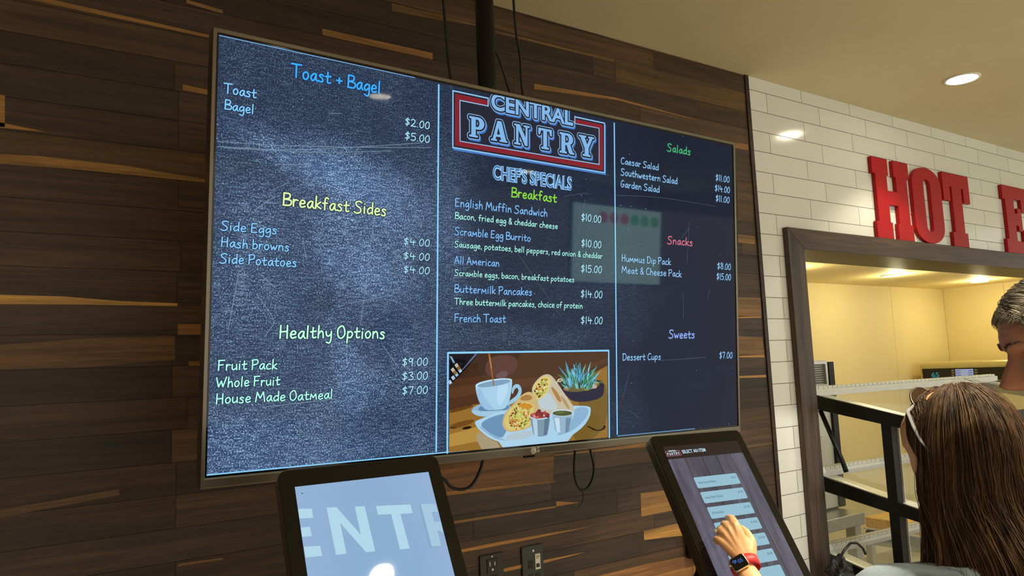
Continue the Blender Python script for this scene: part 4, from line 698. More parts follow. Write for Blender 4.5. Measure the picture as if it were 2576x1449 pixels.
  ((150, 180, 60),0,[(0.042,-0.3198),(0.039,-0.3182),(0.0394,-0.3157),(0.0418,-0.3152),(0.0454,-0.3161),(0.0442,-0.3185)]),
  ((176, 196, 84),0,[(0.0449,-0.2891),(0.0463,-0.2916),(0.0444,-0.2933),(0.04,-0.2942),(0.038,-0.2912),(0.0386,-0.2884),(0.0421,-0.288)]),
  ((228, 218, 160),0,[(0.0271,-0.3316),(0.0289,-0.3319),(0.0297,-0.3327),(0.0289,-0.3338),(0.0273,-0.3338),(0.0262,-0.3328)]),
  ((228, 218, 160),0,[(0.043,-0.3122),(0.0419,-0.3153),(0.0383,-0.3167),(0.0356,-0.3135),(0.0377,-0.311)]),
  ((215, 205, 120),0,[(0.0138,-0.3197),(0.0152,-0.3204),(0.017,-0.3219),(0.0153,-0.3236),(0.0128,-0.3237),(0.0115,-0.322),(0.0119,-0.3201)]),
  ((120, 68, 24),0,[(0.0298,-0.319),(0.0301,-0.3178),(0.0315,-0.3177),(0.0322,-0.3184),(0.032,-0.3195),(0.0308,-0.3199)]),
  ((228, 218, 160),0,[(0.0265,-0.3084),(0.0255,-0.3102),(0.0227,-0.3094),(0.0231,-0.3071),(0.0258,-0.3072)]),
  ((200, 138, 40),0,[(0.0415,-0.2912),(0.0431,-0.2937),(0.0398,-0.2952),(0.0373,-0.2952),(0.0357,-0.2921),(0.0382,-0.2895)]),
  ((228, 218, 160),0,[(0.0264,-0.3255),(0.0226,-0.3267),(0.0197,-0.324),(0.0206,-0.3211),(0.0249,-0.321),(0.0273,-0.3228)]),
  ((176, 196, 84),0,[(0.0484,-0.3143),(0.0502,-0.3159),(0.0506,-0.3172),(0.0486,-0.3187),(0.0464,-0.3183),(0.0457,-0.3166),(0.046,-0.315)]),
  ((200, 138, 40),0,[(0.0394,-0.3027),(0.0406,-0.3039),(0.0399,-0.3054),(0.0381,-0.3052),(0.0364,-0.3048),(0.0364,-0.3033),(0.038,-0.3026)]),
  ((190, 120, 50),0,[(0.0252,-0.3211),(0.0238,-0.3196),(0.0241,-0.3174),(0.0271,-0.3165),(0.0305,-0.3174),(0.0302,-0.3202),(0.0282,-0.3219)]),
  ((176, 196, 84),0,[(0.027,-0.3158),(0.0283,-0.3147),(0.0302,-0.3138),(0.032,-0.3156),(0.031,-0.3171),(0.0285,-0.3174)]),
  ((90, 50, 22),0,[(0.0236,-0.3084),(0.0261,-0.311),(0.0245,-0.3136),(0.0205,-0.3128),(0.0204,-0.3102)]),
  ((215, 205, 120),0,[(0.0129,-0.308),(0.0172,-0.3069),(0.0198,-0.3114),(0.015,-0.3123),(0.0117,-0.311)]),
  ((200, 138, 40),0,[(0.0217,-0.3232),(0.019,-0.322),(0.0187,-0.3204),(0.0194,-0.3189),(0.0224,-0.3181),(0.025,-0.3196),(0.0234,-0.3217)]),
  ((150, 180, 60),0,[(0.0446,-0.312),(0.0432,-0.3125),(0.0419,-0.3116),(0.042,-0.3108),(0.0429,-0.3098),(0.0441,-0.3103),(0.045,-0.311)]),
  ((120, 68, 24),0,[(0.0326,-0.2928),(0.0316,-0.2954),(0.0277,-0.2956),(0.0266,-0.2926),(0.0296,-0.2909)]),
  ((176, 196, 84),0,[(0.0168,-0.3394),(0.0142,-0.3373),(0.0148,-0.3349),(0.0184,-0.3345),(0.0212,-0.3362),(0.0194,-0.3385)]),
  ((190, 120, 50),0,[(0.0142,-0.335),(0.0138,-0.3345),(0.0139,-0.3337),(0.0145,-0.3331),(0.0156,-0.3336),(0.0156,-0.3344),(0.0153,-0.335)]),
  ((200, 138, 40),0,[(0.0137,-0.307),(0.0136,-0.3044),(0.0166,-0.3038),(0.0179,-0.306),(0.0177,-0.3085),(0.0149,-0.309)]),
  ((150, 180, 60),0,[(0.0263,-0.3057),(0.0267,-0.3044),(0.0279,-0.3036),(0.0295,-0.304),(0.0301,-0.3053),(0.0293,-0.3063),(0.028,-0.3063)]),
  ((200, 138, 40),0,[(0.0378,-0.3234),(0.0361,-0.3241),(0.0345,-0.3243),(0.0333,-0.3231),(0.0342,-0.322),(0.0357,-0.3216),(0.0375,-0.3221)]),
  ((176, 196, 84),0,[(0.0379,-0.3111),(0.0356,-0.3118),(0.0334,-0.3112),(0.0335,-0.3095),(0.034,-0.3084),(0.0368,-0.3084),(0.0384,-0.3094)]),
  ((200, 138, 40),0,[(0.013,-0.3157),(0.0153,-0.3146),(0.0187,-0.3151),(0.0196,-0.3169),(0.019,-0.3196),(0.0157,-0.3204),(0.0122,-0.3182)]),
  ((200, 138, 40),0,[(0.0096,-0.3279),(0.0115,-0.3286),(0.0125,-0.3313),(0.0097,-0.3327),(0.0069,-0.3312),(0.0069,-0.3286)]),
  ((120, 68, 24),0,[(0.0265,-0.3164),(0.0265,-0.3175),(0.025,-0.3184),(0.0236,-0.3172),(0.0245,-0.3162)]),
  ((150, 180, 60),0,[(0.0257,-0.3298),(0.0261,-0.331),(0.0245,-0.332),(0.0229,-0.3317),(0.0221,-0.3308),(0.0222,-0.3298),(0.024,-0.3292)]),
  ((176, 196, 84),0,[(0.0274,-0.3331),(0.0284,-0.3301),(0.0317,-0.3308),(0.0334,-0.3332),(0.03,-0.3351)]),
  ((215, 205, 120),0,[(0.0422,-0.3245),(0.039,-0.3259),(0.0366,-0.3253),(0.036,-0.3221),(0.0396,-0.3221)]),
  ((90, 50, 22),0,[(0.0171,-0.3361),(0.0193,-0.3352),(0.0216,-0.3363),(0.0242,-0.3389),(0.021,-0.3409),(0.0184,-0.341),(0.0161,-0.3391)]),
  ((176, 196, 84),0,[(0.037,-0.2961),(0.0358,-0.2954),(0.0363,-0.2942),(0.0372,-0.2938),(0.0383,-0.2945),(0.038,-0.2954)]),
  ((215, 205, 120),0,[(0.03,-0.3206),(0.03,-0.3238),(0.026,-0.3262),(0.0229,-0.3237),(0.0223,-0.321),(0.0261,-0.3185)]),
  ((215, 205, 120),0,[(0.0264,-0.3226),(0.0302,-0.3255),(0.0275,-0.3287),(0.0239,-0.3279),(0.0237,-0.3246)]),
  ((202, 176, 120),1,[(-0.0966,-0.3919),(-0.0909,-0.3752),(-0.0649,-0.355),(-0.0385,-0.3302),(-0.0117,-0.3214),(0.0051,-0.3319),(0.0251,-0.3723),(-0.0009,-0.4191),(-0.0701,-0.4277),(-0.0908,-0.4199),(-0.0991,-0.4045)]),
  ((168, 122, 66),1,[(-0.0438,-0.3365),(-0.0117,-0.3291),(0.0018,-0.3449),(-0.0385,-0.3476)]),
  ((212, 196, 118),1,[(-0.0948,-0.3942),(-0.0806,-0.3715),(-0.0491,-0.3514),(-0.0117,-0.3509),(0.0051,-0.3626),(-0.0009,-0.3842),(-0.009,-0.4164),(-0.0649,-0.4242),(-0.0857,-0.4164)]),
  ((90, 50, 22),0,[(-0.064,-0.4118),(-0.065,-0.4089),(-0.0625,-0.4065),(-0.0597,-0.4074),(-0.0581,-0.4092),(-0.0571,-0.4124),(-0.0608,-0.414)]),
  ((190, 120, 50),0,[(-0.0414,-0.3623),(-0.0418,-0.3614),(-0.041,-0.3609),(-0.0401,-0.3607),(-0.0394,-0.3613),(-0.0395,-0.3622),(-0.0404,-0.3624)]),
  ((190, 120, 50),0,[(-0.0645,-0.4025),(-0.0655,-0.4019),(-0.0656,-0.4011),(-0.0648,-0.4006),(-0.0638,-0.4005),(-0.063,-0.4016),(-0.0633,-0.4024)]),
  ((90, 50, 22),0,[(-0.0611,-0.4015),(-0.0612,-0.3996),(-0.0588,-0.3993),(-0.0575,-0.4006),(-0.0586,-0.4021)]),
  ((90, 50, 22),0,[(-0.0608,-0.3817),(-0.0616,-0.3798),(-0.0591,-0.3783),(-0.0561,-0.379),(-0.0548,-0.3811),(-0.0569,-0.3835),(-0.0591,-0.3833)]),
  ((120, 68, 24),0,[(-0.0764,-0.3982),(-0.0746,-0.3965),(-0.0715,-0.3975),(-0.0697,-0.3996),(-0.0717,-0.4015),(-0.0741,-0.4016),(-0.0758,-0.401)]),
  ((150, 180, 60),0,[(-0.0598,-0.3792),(-0.0577,-0.3827),(-0.0613,-0.3859),(-0.0652,-0.3833),(-0.065,-0.3787)]),
  ((228, 218, 160),0,[(-0.069,-0.4103),(-0.0705,-0.4095),(-0.0714,-0.4083),(-0.0701,-0.4074),(-0.0688,-0.4067),(-0.0679,-0.4081),(-0.0674,-0.4094)]),
  ((176, 196, 84),0,[(-0.0358,-0.3948),(-0.0374,-0.395),(-0.0393,-0.3932),(-0.0385,-0.3912),(-0.0368,-0.3907),(-0.0353,-0.3911),(-0.0338,-0.3933)]),
  ((190, 120, 50),0,[(-0.022,-0.3666),(-0.0205,-0.366),(-0.0189,-0.3668),(-0.0199,-0.368),(-0.0217,-0.3677)]),
  ((215, 205, 120),0,[(-0.0439,-0.3695),(-0.0452,-0.3677),(-0.0431,-0.3668),(-0.0413,-0.3677),(-0.0413,-0.3697)]),
  ((200, 138, 40),0,[(-0.0442,-0.3644),(-0.0456,-0.3646),(-0.0465,-0.3638),(-0.0469,-0.3629),(-0.0455,-0.362),(-0.0439,-0.3626),(-0.0432,-0.3636)]),
  ((228, 218, 160),0,[(-0.0214,-0.3656),(-0.0248,-0.3652),(-0.0261,-0.3623),(-0.0224,-0.3605),(-0.0197,-0.3634)]),
  ((200, 138, 40),0,[(-0.0176,-0.3763),(-0.0159,-0.3761),(-0.0146,-0.3779),(-0.0154,-0.3795),(-0.0175,-0.3794),(-0.0187,-0.3787),(-0.0187,-0.3769)]),
  ((190, 120, 50),0,[(-0.0628,-0.4011),(-0.062,-0.4029),(-0.0641,-0.4041),(-0.0659,-0.4029),(-0.0663,-0.4019),(-0.0655,-0.4004),(-0.0642,-0.4004)]),
  ((150, 180, 60),0,[(-0.0413,-0.4166),(-0.0437,-0.4135),(-0.0417,-0.4114),(-0.0379,-0.4119),(-0.0374,-0.4151)]),
  ((200, 138, 40),0,[(-0.0747,-0.3993),(-0.0733,-0.3984),(-0.0714,-0.3991),(-0.0714,-0.4008),(-0.0742,-0.4011)]),
  ((176, 196, 84),0,[(-0.0682,-0.3796),(-0.068,-0.3781),(-0.066,-0.3779),(-0.0645,-0.3786),(-0.0641,-0.3802),(-0.0654,-0.3815),(-0.067,-0.3813)]),
  ((190, 120, 50),0,[(-0.0547,-0.4021),(-0.0574,-0.4027),(-0.0592,-0.4),(-0.0573,-0.398),(-0.0544,-0.3981),(-0.0536,-0.4002)]),
  ((150, 180, 60),0,[(-0.0249,-0.3593),(-0.0283,-0.359),(-0.0307,-0.3563),(-0.0273,-0.3551),(-0.0243,-0.3558)]),
  ((228, 218, 160),0,[(-0.0187,-0.3829),(-0.0224,-0.3828),(-0.0257,-0.3814),(-0.0274,-0.3789),(-0.0238,-0.3773),(-0.0198,-0.3774),(-0.0185,-0.3797)]),
  ((176, 196, 84),0,[(-0.0435,-0.3592),(-0.0463,-0.3612),(-0.0497,-0.3583),(-0.0489,-0.3558),(-0.0463,-0.3541),(-0.0433,-0.3558)]),
  ((228, 218, 160),0,[(-0.0507,-0.4016),(-0.0518,-0.4016),(-0.053,-0.4013),(-0.053,-0.4002),(-0.0518,-0.3998),(-0.051,-0.3999),(-0.0502,-0.4008)]),
  ((200, 138, 40),0,[(-0.0215,-0.3598),(-0.02,-0.3618),(-0.0217,-0.3639),(-0.024,-0.3624),(-0.0244,-0.3605)]),
  ((190, 120, 50),0,[(-0.0517,-0.4198),(-0.0531,-0.422),(-0.0561,-0.4221),(-0.0579,-0.4198),(-0.0577,-0.4177),(-0.0553,-0.4162),(-0.0527,-0.418)]),
  ((120, 68, 24),0,[(-0.0093,-0.3933),(-0.01,-0.3915),(-0.0088,-0.3897),(-0.0061,-0.3896),(-0.0051,-0.3922),(-0.0069,-0.3944)]),
  ((215, 205, 120),0,[(-0.0169,-0.3686),(-0.0199,-0.368),(-0.0214,-0.3659),(-0.0194,-0.3645),(-0.0166,-0.3641),(-0.0155,-0.3664)]),
  ((228, 218, 160),0,[(-0.0279,-0.4032),(-0.0292,-0.405),(-0.0327,-0.4054),(-0.0343,-0.4023),(-0.0336,-0.4001),(-0.0308,-0.399),(-0.0285,-0.4006)]),
  ((190, 120, 50),0,[(-0.0309,-0.4045),(-0.0339,-0.4044),(-0.0356,-0.4021),(-0.0335,-0.4007),(-0.0305,-0.4013)]),
  ((190, 120, 50),0,[(-0.074,-0.3958),(-0.0745,-0.3933),(-0.0735,-0.3921),(-0.0708,-0.3918),(-0.0694,-0.3933),(-0.0687,-0.3952),(-0.0717,-0.3968)]),
  ((176, 196, 84),0,[(-0.0301,-0.3772),(-0.0274,-0.3773),(-0.0252,-0.3787),(-0.025,-0.3808),(-0.0271,-0.3827),(-0.0301,-0.3813),(-0.0317,-0.3795)]),
  ((200, 138, 40),0,[(-0.0428,-0.3628),(-0.0458,-0.3636),(-0.0476,-0.3609),(-0.046,-0.3584),(-0.0429,-0.3602)]),
  ((215, 205, 120),0,[(-0.0112,-0.3671),(-0.0129,-0.3688),(-0.0153,-0.3679),(-0.0156,-0.3654),(-0.0126,-0.3654)]),
  ((190, 120, 50),0,[(-0.0126,-0.3948),(-0.0098,-0.3934),(-0.0074,-0.395),(-0.0057,-0.3976),(-0.0088,-0.3987),(-0.0116,-0.3989),(-0.014,-0.3967)]),
  ((215, 205, 120),0,[(-0.068,-0.3869),(-0.0686,-0.3853),(-0.067,-0.3843),(-0.0655,-0.3854),(-0.0662,-0.3866)]),
  ((215, 205, 120),0,[(-0.0548,-0.3695),(-0.0594,-0.3693),(-0.062,-0.3669),(-0.0602,-0.3637),(-0.0567,-0.3638),(-0.0529,-0.3665)]),
  ((150, 180, 60),0,[(-0.0603,-0.3626),(-0.0571,-0.364),(-0.0577,-0.3663),(-0.0608,-0.367),(-0.0622,-0.3642)]),
  ((215, 205, 120),0,[(-0.0613,-0.3783),(-0.0611,-0.3796),(-0.0618,-0.3803),(-0.0632,-0.381),(-0.064,-0.3799),(-0.0638,-0.3787),(-0.0628,-0.3785)]),
  ((200, 138, 40),0,[(-0.0643,-0.377),(-0.0636,-0.3791),(-0.0663,-0.3802),(-0.0689,-0.3789),(-0.068,-0.3765),(-0.0664,-0.3764)]),
  ((190, 120, 50),0,[(-0.0581,-0.4048),(-0.0575,-0.4034),(-0.0565,-0.4028),(-0.0548,-0.4033),(-0.0553,-0.4049),(-0.0563,-0.4052)]),
  ((90, 50, 22),0,[(-0.0561,-0.3725),(-0.0581,-0.3744),(-0.0604,-0.3728),(-0.0612,-0.3699),(-0.0588,-0.3688),(-0.0556,-0.3701)]),
  ((215, 205, 120),0,[(-0.0288,-0.3885),(-0.0271,-0.3863),(-0.0233,-0.3866),(-0.0217,-0.3903),(-0.0263,-0.392)]),
  ((90, 50, 22),0,[(-0.0312,-0.3685),(-0.034,-0.3684),(-0.0364,-0.3669),(-0.0369,-0.365),(-0.035,-0.3634),(-0.0321,-0.3638),(-0.0312,-0.3659)]),
  ((200, 138, 40),0,[(-0.0376,-0.4137),(-0.034,-0.4138),(-0.031,-0.416),(-0.0325,-0.4189),(-0.0357,-0.4193),(-0.038,-0.4177)]),
  ((176, 196, 84),0,[(-0.0531,-0.3724),(-0.0533,-0.3692),(-0.0499,-0.3689),(-0.0479,-0.3706),(-0.0493,-0.3733)]),
  ((176, 196, 84),0,[(-0.0776,-0.3999),(-0.0762,-0.3998),(-0.0761,-0.401),(-0.0769,-0.4017),(-0.0784,-0.4015),(-0.0785,-0.4004)]),
  ((200, 138, 40),0,[(-0.0126,-0.4011),(-0.0135,-0.4032),(-0.0169,-0.4028),(-0.019,-0.4005),(-0.0174,-0.3983),(-0.015,-0.3982),(-0.013,-0.3988)]),
  ((120, 68, 24),0,[(-0.061,-0.3878),(-0.061,-0.3864),(-0.0591,-0.3858),(-0.0576,-0.3861),(-0.0559,-0.3879),(-0.0574,-0.3898),(-0.0599,-0.3889)]),
  ((90, 50, 22),0,[(-0.0591,-0.369),(-0.0612,-0.3693),(-0.0625,-0.3692),(-0.0634,-0.3671),(-0.0623,-0.3659),(-0.0601,-0.3661),(-0.0589,-0.3677)]),
  ((120, 68, 24),0,[(-0.0742,-0.4103),(-0.0725,-0.4075),(-0.0707,-0.4069),(-0.0679,-0.407),(-0.0672,-0.4097),(-0.0686,-0.4111),(-0.0712,-0.4125)]),
  ((120, 68, 24),0,[(-0.0218,-0.3885),(-0.0218,-0.3872),(-0.021,-0.3866),(-0.0196,-0.3872),(-0.0195,-0.388),(-0.02,-0.3889),(-0.0211,-0.389)]),
  ((215, 205, 120),0,[(-0.0606,-0.4075),(-0.0597,-0.4105),(-0.0626,-0.4116),(-0.0658,-0.4109),(-0.0654,-0.4075),(-0.0633,-0.4054)]),
  ((90, 50, 22),0,[(-0.0336,-0.3818),(-0.0349,-0.3824),(-0.036,-0.3821),(-0.0359,-0.3807),(-0.0351,-0.3801),(-0.0341,-0.3809)]),
  ((215, 205, 120),0,[(-0.0383,-0.4136),(-0.0373,-0.4122),(-0.0354,-0.413),(-0.034,-0.4142),(-0.0341,-0.4161),(-0.0366,-0.416),(-0.0387,-0.4152)]),
  ((200, 138, 40),0,[(-0.0177,-0.3801),(-0.0139,-0.3815),(-0.0124,-0.3841),(-0.0165,-0.3862),(-0.0195,-0.3832)]),
  ((176, 196, 84),0,[(-0.0472,-0.389),(-0.0519,-0.3909),(-0.0549,-0.3876),(-0.0532,-0.3844),(-0.0488,-0.385)]),
  ((200, 138, 40),0,[(-0.0541,-0.3667),(-0.0549,-0.3652),(-0.0533,-0.364),(-0.0516,-0.3649),(-0.0504,-0.3663),(-0.0521,-0.3673)]),
  ((228, 218, 160),0,[(-0.0431,-0.3683),(-0.044,-0.3681),(-0.0446,-0.3673),(-0.0438,-0.3665),(-0.0429,-0.3665),(-0.0423,-0.3672),(-0.042,-0.3681)]),
  ((228, 218, 160),0,[(-0.0262,-0.3773),(-0.0227,-0.3784),(-0.0234,-0.3806),(-0.0257,-0.3811),(-0.0273,-0.3797)]),
  ((150, 180, 60),0,[(-0.0516,-0.3718),(-0.048,-0.3708),(-0.0463,-0.3738),(-0.0475,-0.3768),(-0.0512,-0.3764),(-0.0525,-0.3739)]),
  ((176, 196, 84),0,[(-0.0363,-0.3825),(-0.0403,-0.3829),(-0.042,-0.3816),(-0.0423,-0.3781),(-0.0396,-0.3763),(-0.0357,-0.3782),(-0.0351,-0.3805)]),
  ((150, 180, 60),0,[(-0.0771,-0.3876),(-0.0757,-0.3884),(-0.0764,-0.3896),(-0.0775,-0.3906),(-0.0788,-0.3903),(-0.0792,-0.3888),(-0.0789,-0.388)]),
  ((150, 180, 60),0,[(-0.0184,-0.3919),(-0.0202,-0.3952),(-0.0237,-0.3954),(-0.026,-0.394),(-0.0254,-0.3906),(-0.0222,-0.39)]),
  ((150, 180, 60),0,[(-0.0739,-0.3686),(-0.0718,-0.3669),(-0.0692,-0.3688),(-0.0698,-0.3708),(-0.0727,-0.3714)]),
  ((90, 50, 22),0,[(-0.0329,-0.4104),(-0.0324,-0.4117),(-0.0337,-0.4121),(-0.0349,-0.4117),(-0.0346,-0.4106)]),
  ((215, 205, 120),0,[(-0.0557,-0.3638),(-0.0551,-0.3657),(-0.0563,-0.367),(-0.058,-0.367),(-0.0594,-0.3653),(-0.0585,-0.3639),(-0.0571,-0.3627)]),
  ((228, 218, 160),0,[(-0.0639,-0.3744),(-0.0656,-0.3761),(-0.0672,-0.3769),(-0.0703,-0.376),(-0.0703,-0.3742),(-0.0688,-0.3723),(-0.0666,-0.3731)]),
  ((150, 180, 60),0,[(-0.0098,-0.3683),(-0.0106,-0.3688),(-0.0119,-0.3689),(-0.0125,-0.3678),(-0.0116,-0.3668),(-0.0106,-0.3666),(-0.01,-0.3674)]),
  ((150, 180, 60),0,[(-0.0303,-0.3613),(-0.0276,-0.3643),(-0.0322,-0.3674),(-0.0375,-0.3642),(-0.0358,-0.3612)]),
  ((215, 205, 120),0,[(-0.0692,-0.3693),(-0.0689,-0.368),(-0.0678,-0.3676),(-0.0663,-0.3679),(-0.0657,-0.3691),(-0.0669,-0.3702),(-0.0683,-0.3699)]),
  ((200, 138, 40),0,[(-0.0346,-0.4204),(-0.0376,-0.4206),(-0.0398,-0.4187),(-0.0396,-0.4162),(-0.037,-0.4156),(-0.0342,-0.4168),(-0.0331,-0.4187)]),
  ((120, 68, 24),0,[(-0.067,-0.4003),(-0.0695,-0.399),(-0.0696,-0.3963),(-0.0671,-0.3937),(-0.0632,-0.396),(-0.062,-0.398),(-0.0634,-0.4007)]),
  ((190, 120, 50),0,[(-0.0736,-0.3828),(-0.0726,-0.385),(-0.075,-0.3873),(-0.0782,-0.386),(-0.0796,-0.3835),(-0.077,-0.3825)]),
  ((190, 120, 50),0,[(-0.0677,-0.3977),(-0.069,-0.3956),(-0.0692,-0.3923),(-0.0652,-0.3924),(-0.0622,-0.3941),(-0.0606,-0.3966),(-0.0642,-0.3985)]),
  ((215, 205, 120),0,[(-0.0202,-0.3988),(-0.0217,-0.401),(-0.0254,-0.4011),(-0.0266,-0.3982),(-0.0247,-0.3959),(-0.0218,-0.3967)]),
  ((228, 218, 160),0,[(-0.0666,-0.3699),(-0.065,-0.3717),(-0.0668,-0.3732),(-0.0696,-0.3739),(-0.0716,-0.3726),(-0.0719,-0.3702),(-0.0697,-0.3698)]),
  ((190, 120, 50),0,[(-0.0391,-0.3743),(-0.0377,-0.376),(-0.0393,-0.3777),(-0.0419,-0.3765),(-0.042,-0.3748)]),
  ((90, 50, 22),0,[(-0.0426,-0.3505),(-0.0398,-0.3524),(-0.0372,-0.355),(-0.0405,-0.3579),(-0.0434,-0.3574),(-0.0465,-0.3554),(-0.0462,-0.352)]),
  ((190, 120, 50),0,[(-0.0709,-0.4077),(-0.073,-0.407),(-0.0726,-0.4052),(-0.0706,-0.4048),(-0.0697,-0.4062)]),
  ((120, 68, 24),0,[(-0.0191,-0.3666),(-0.0148,-0.3667),(-0.0144,-0.3701),(-0.0161,-0.3729),(-0.0212,-0.3718),(-0.0211,-0.3688)]),
  ((176, 196, 84),0,[(-0.0261,-0.3661),(-0.0283,-0.3638),(-0.0265,-0.362),(-0.023,-0.3615),(-0.0223,-0.3641),(-0.0226,-0.3665)]),
  ((176, 196, 84),0,[(-0.0205,-0.3957),(-0.0249,-0.3967),(-0.029,-0.3942),(-0.0283,-0.3918),(-0.0243,-0.3899),(-0.0217,-0.3919)]),
  ((215, 205, 120),0,[(-0.0199,-0.3711),(-0.0182,-0.3731),(-0.0196,-0.3752),(-0.0217,-0.3739),(-0.0221,-0.3723)]),
  ((176, 196, 84),0,[(-0.0365,-0.3852),(-0.0388,-0.3882),(-0.0426,-0.3875),(-0.0434,-0.3847),(-0.0422,-0.3827),(-0.0391,-0.3828)]),
  ((120, 68, 24),0,[(-0.0718,-0.4053),(-0.0732,-0.4044),(-0.0724,-0.4032),(-0.0706,-0.4035),(-0.0698,-0.4052)]),
  ((215, 205, 120),0,[(-0.0569,-0.4048),(-0.0558,-0.4073),(-0.0593,-0.4086),(-0.0621,-0.408),(-0.0622,-0.4046),(-0.0599,-0.404)]),
  ((215, 205, 120),0,[(-0.0778,-0.3717),(-0.0731,-0.3713),(-0.0704,-0.3742),(-0.0747,-0.3765),(-0.0793,-0.3749)]),
  ((215, 205, 120),0,[(-0.0563,-0.3896),(-0.0517,-0.3911),(-0.0501,-0.3948),(-0.0548,-0.3974),(-0.0573,-0.3936)]),
  ((190, 120, 50),0,[(-0.0422,-0.4086),(-0.0422,-0.407),(-0.0409,-0.4057),(-0.0389,-0.406),(-0.0373,-0.408),(-0.0394,-0.4097)]),
  ((176, 196, 84),0,[(-0.014,-0.3921),(-0.0142,-0.3906),(-0.0133,-0.3893),(-0.0115,-0.3892),(-0.0108,-0.3906),(-0.011,-0.3921),(-0.0122,-0.3925)]),
  ((200, 138, 40),0,[(-0.038,-0.3934),(-0.0361,-0.391),(-0.0329,-0.3929),(-0.0326,-0.3952),(-0.0347,-0.397),(-0.0376,-0.396)]),
  ((150, 180, 60),0,[(-0.0221,-0.4072),(-0.0214,-0.4091),(-0.0232,-0.4112),(-0.0261,-0.411),(-0.0284,-0.4081),(-0.0256,-0.4066)]),
  ((90, 50, 22),0,[(-0.0301,-0.3556),(-0.0305,-0.3529),(-0.028,-0.3521),(-0.0254,-0.3532),(-0.0248,-0.3553),(-0.0277,-0.3559)]),
  ((176, 196, 84),0,[(-0.0479,-0.3865),(-0.0505,-0.3858),(-0.0507,-0.3833),(-0.0481,-0.3817),(-0.0468,-0.3842)]),
  ((150, 180, 60),0,[(-0.0702,-0.3936),(-0.0685,-0.393),(-0.067,-0.3947),(-0.0674,-0.3965),(-0.0696,-0.3969),(-0.0709,-0.3955),(-0.071,-0.3944)]),
  ((176, 196, 84),0,[(-0.0395,-0.3806),(-0.0399,-0.3836),(-0.042,-0.385),(-0.0463,-0.3841),(-0.0457,-0.3811),(-0.0434,-0.3797)]),
  ((215, 205, 120),0,[(-0.0681,-0.3694),(-0.0699,-0.3711),(-0.072,-0.37),(-0.073,-0.3676),(-0.0709,-0.3655),(-0.0676,-0.3667)]),
  ((90, 50, 22),0,[(-0.0658,-0.4089),(-0.0645,-0.4101),(-0.0646,-0.4115),(-0.0662,-0.4119),(-0.0676,-0.4108),(-0.0675,-0.4097)]),
  ((150, 180, 60),0,[(-0.034,-0.3769),(-0.0313,-0.3765),(-0.0284,-0.3777),(-0.0277,-0.3798),(-0.029,-0.3816),(-0.0328,-0.3816),(-0.0343,-0.3795)]),
  ((190, 120, 50),0,[(-0.053,-0.3683),(-0.0511,-0.3721),(-0.0541,-0.3736),(-0.0584,-0.3725),(-0.0574,-0.3691)]),
  ((228, 218, 160),0,[(-0.0499,-0.3658),(-0.0511,-0.3646),(-0.0501,-0.3628),(-0.0484,-0.362),(-0.0464,-0.3634),(-0.0468,-0.3654),(-0.0478,-0.3668)]),
  ((176, 196, 84),0,[(-0.0221,-0.3955),(-0.0209,-0.3944),(-0.0188,-0.3944),(-0.0173,-0.3956),(-0.0183,-0.3973),(-0.02,-0.3979),(-0.0216,-0.3973)]),
  ((228, 218, 160),0,[(-0.0563,-0.4125),(-0.0539,-0.4137),(-0.0522,-0.4161),(-0.056,-0.4177),(-0.0586,-0.4156),(-0.0593,-0.4132)]),
  ((176, 196, 84),0,[(-0.0517,-0.3592),(-0.0495,-0.3614),(-0.0519,-0.3639),(-0.055,-0.3642),(-0.0563,-0.3616),(-0.0558,-0.3595)]),
  ((90, 50, 22),0,[(-0.0393,-0.4139),(-0.0424,-0.4144),(-0.0447,-0.4147),(-0.0476,-0.4122),(-0.0457,-0.4103),(-0.0425,-0.4101),(-0.0396,-0.4109)]),
  ((200, 138, 40),0,[(-0.0303,-0.3646),(-0.0296,-0.3674),(-0.0322,-0.3688),(-0.0364,-0.3686),(-0.037,-0.3663),(-0.0367,-0.364),(-0.033,-0.3636)]),
  ((200, 138, 40),0,[(-0.037,-0.3689),(-0.0356,-0.3711),(-0.0381,-0.3725),(-0.0398,-0.3713),(-0.0398,-0.3692)]),
  ((90, 50, 22),0,[(-0.0577,-0.3994),(-0.0578,-0.4017),(-0.0598,-0.4024),(-0.0621,-0.4009),(-0.0613,-0.3985),(-0.0592,-0.3986)]),
  ((228, 218, 160),0,[(-0.0273,-0.38),(-0.0268,-0.3827),(-0.0291,-0.3836),(-0.0324,-0.3827),(-0.0335,-0.3802),(-0.03,-0.3784)]),
  ((176, 196, 84),0,[(-0.0144,-0.3984),(-0.0128,-0.3982),(-0.0103,-0.3991),(-0.0109,-0.4006),(-0.0124,-0.4014),(-0.0143,-0.4013),(-0.0154,-0.4)]),
  ((190, 120, 50),0,[(-0.0154,-0.3747),(-0.0131,-0.3774),(-0.0138,-0.3792),(-0.017,-0.3802),(-0.0199,-0.3792),(-0.0206,-0.3771),(-0.0184,-0.3757)]),
  ((190, 120, 50),0,[(-0.0689,-0.3999),(-0.0676,-0.4022),(-0.0687,-0.404),(-0.0708,-0.4043),(-0.0731,-0.4031),(-0.0733,-0.4011),(-0.071,-0.4005)]),
  ((176, 196, 84),0,[(-0.0118,-0.3628),(-0.012,-0.365),(-0.0136,-0.3661),(-0.0164,-0.3648),(-0.0159,-0.3631),(-0.0141,-0.3615)]),
  ((150, 180, 60),0,[(-0.0346,-0.3836),(-0.0349,-0.3809),(-0.0319,-0.3789),(-0.0293,-0.3809),(-0.0277,-0.383),(-0.0308,-0.3839)]),
  ((190, 120, 50),0,[(-0.0154,-0.3976),(-0.0151,-0.3956),(-0.0127,-0.3957),(-0.0122,-0.3979),(-0.0138,-0.3988)]),
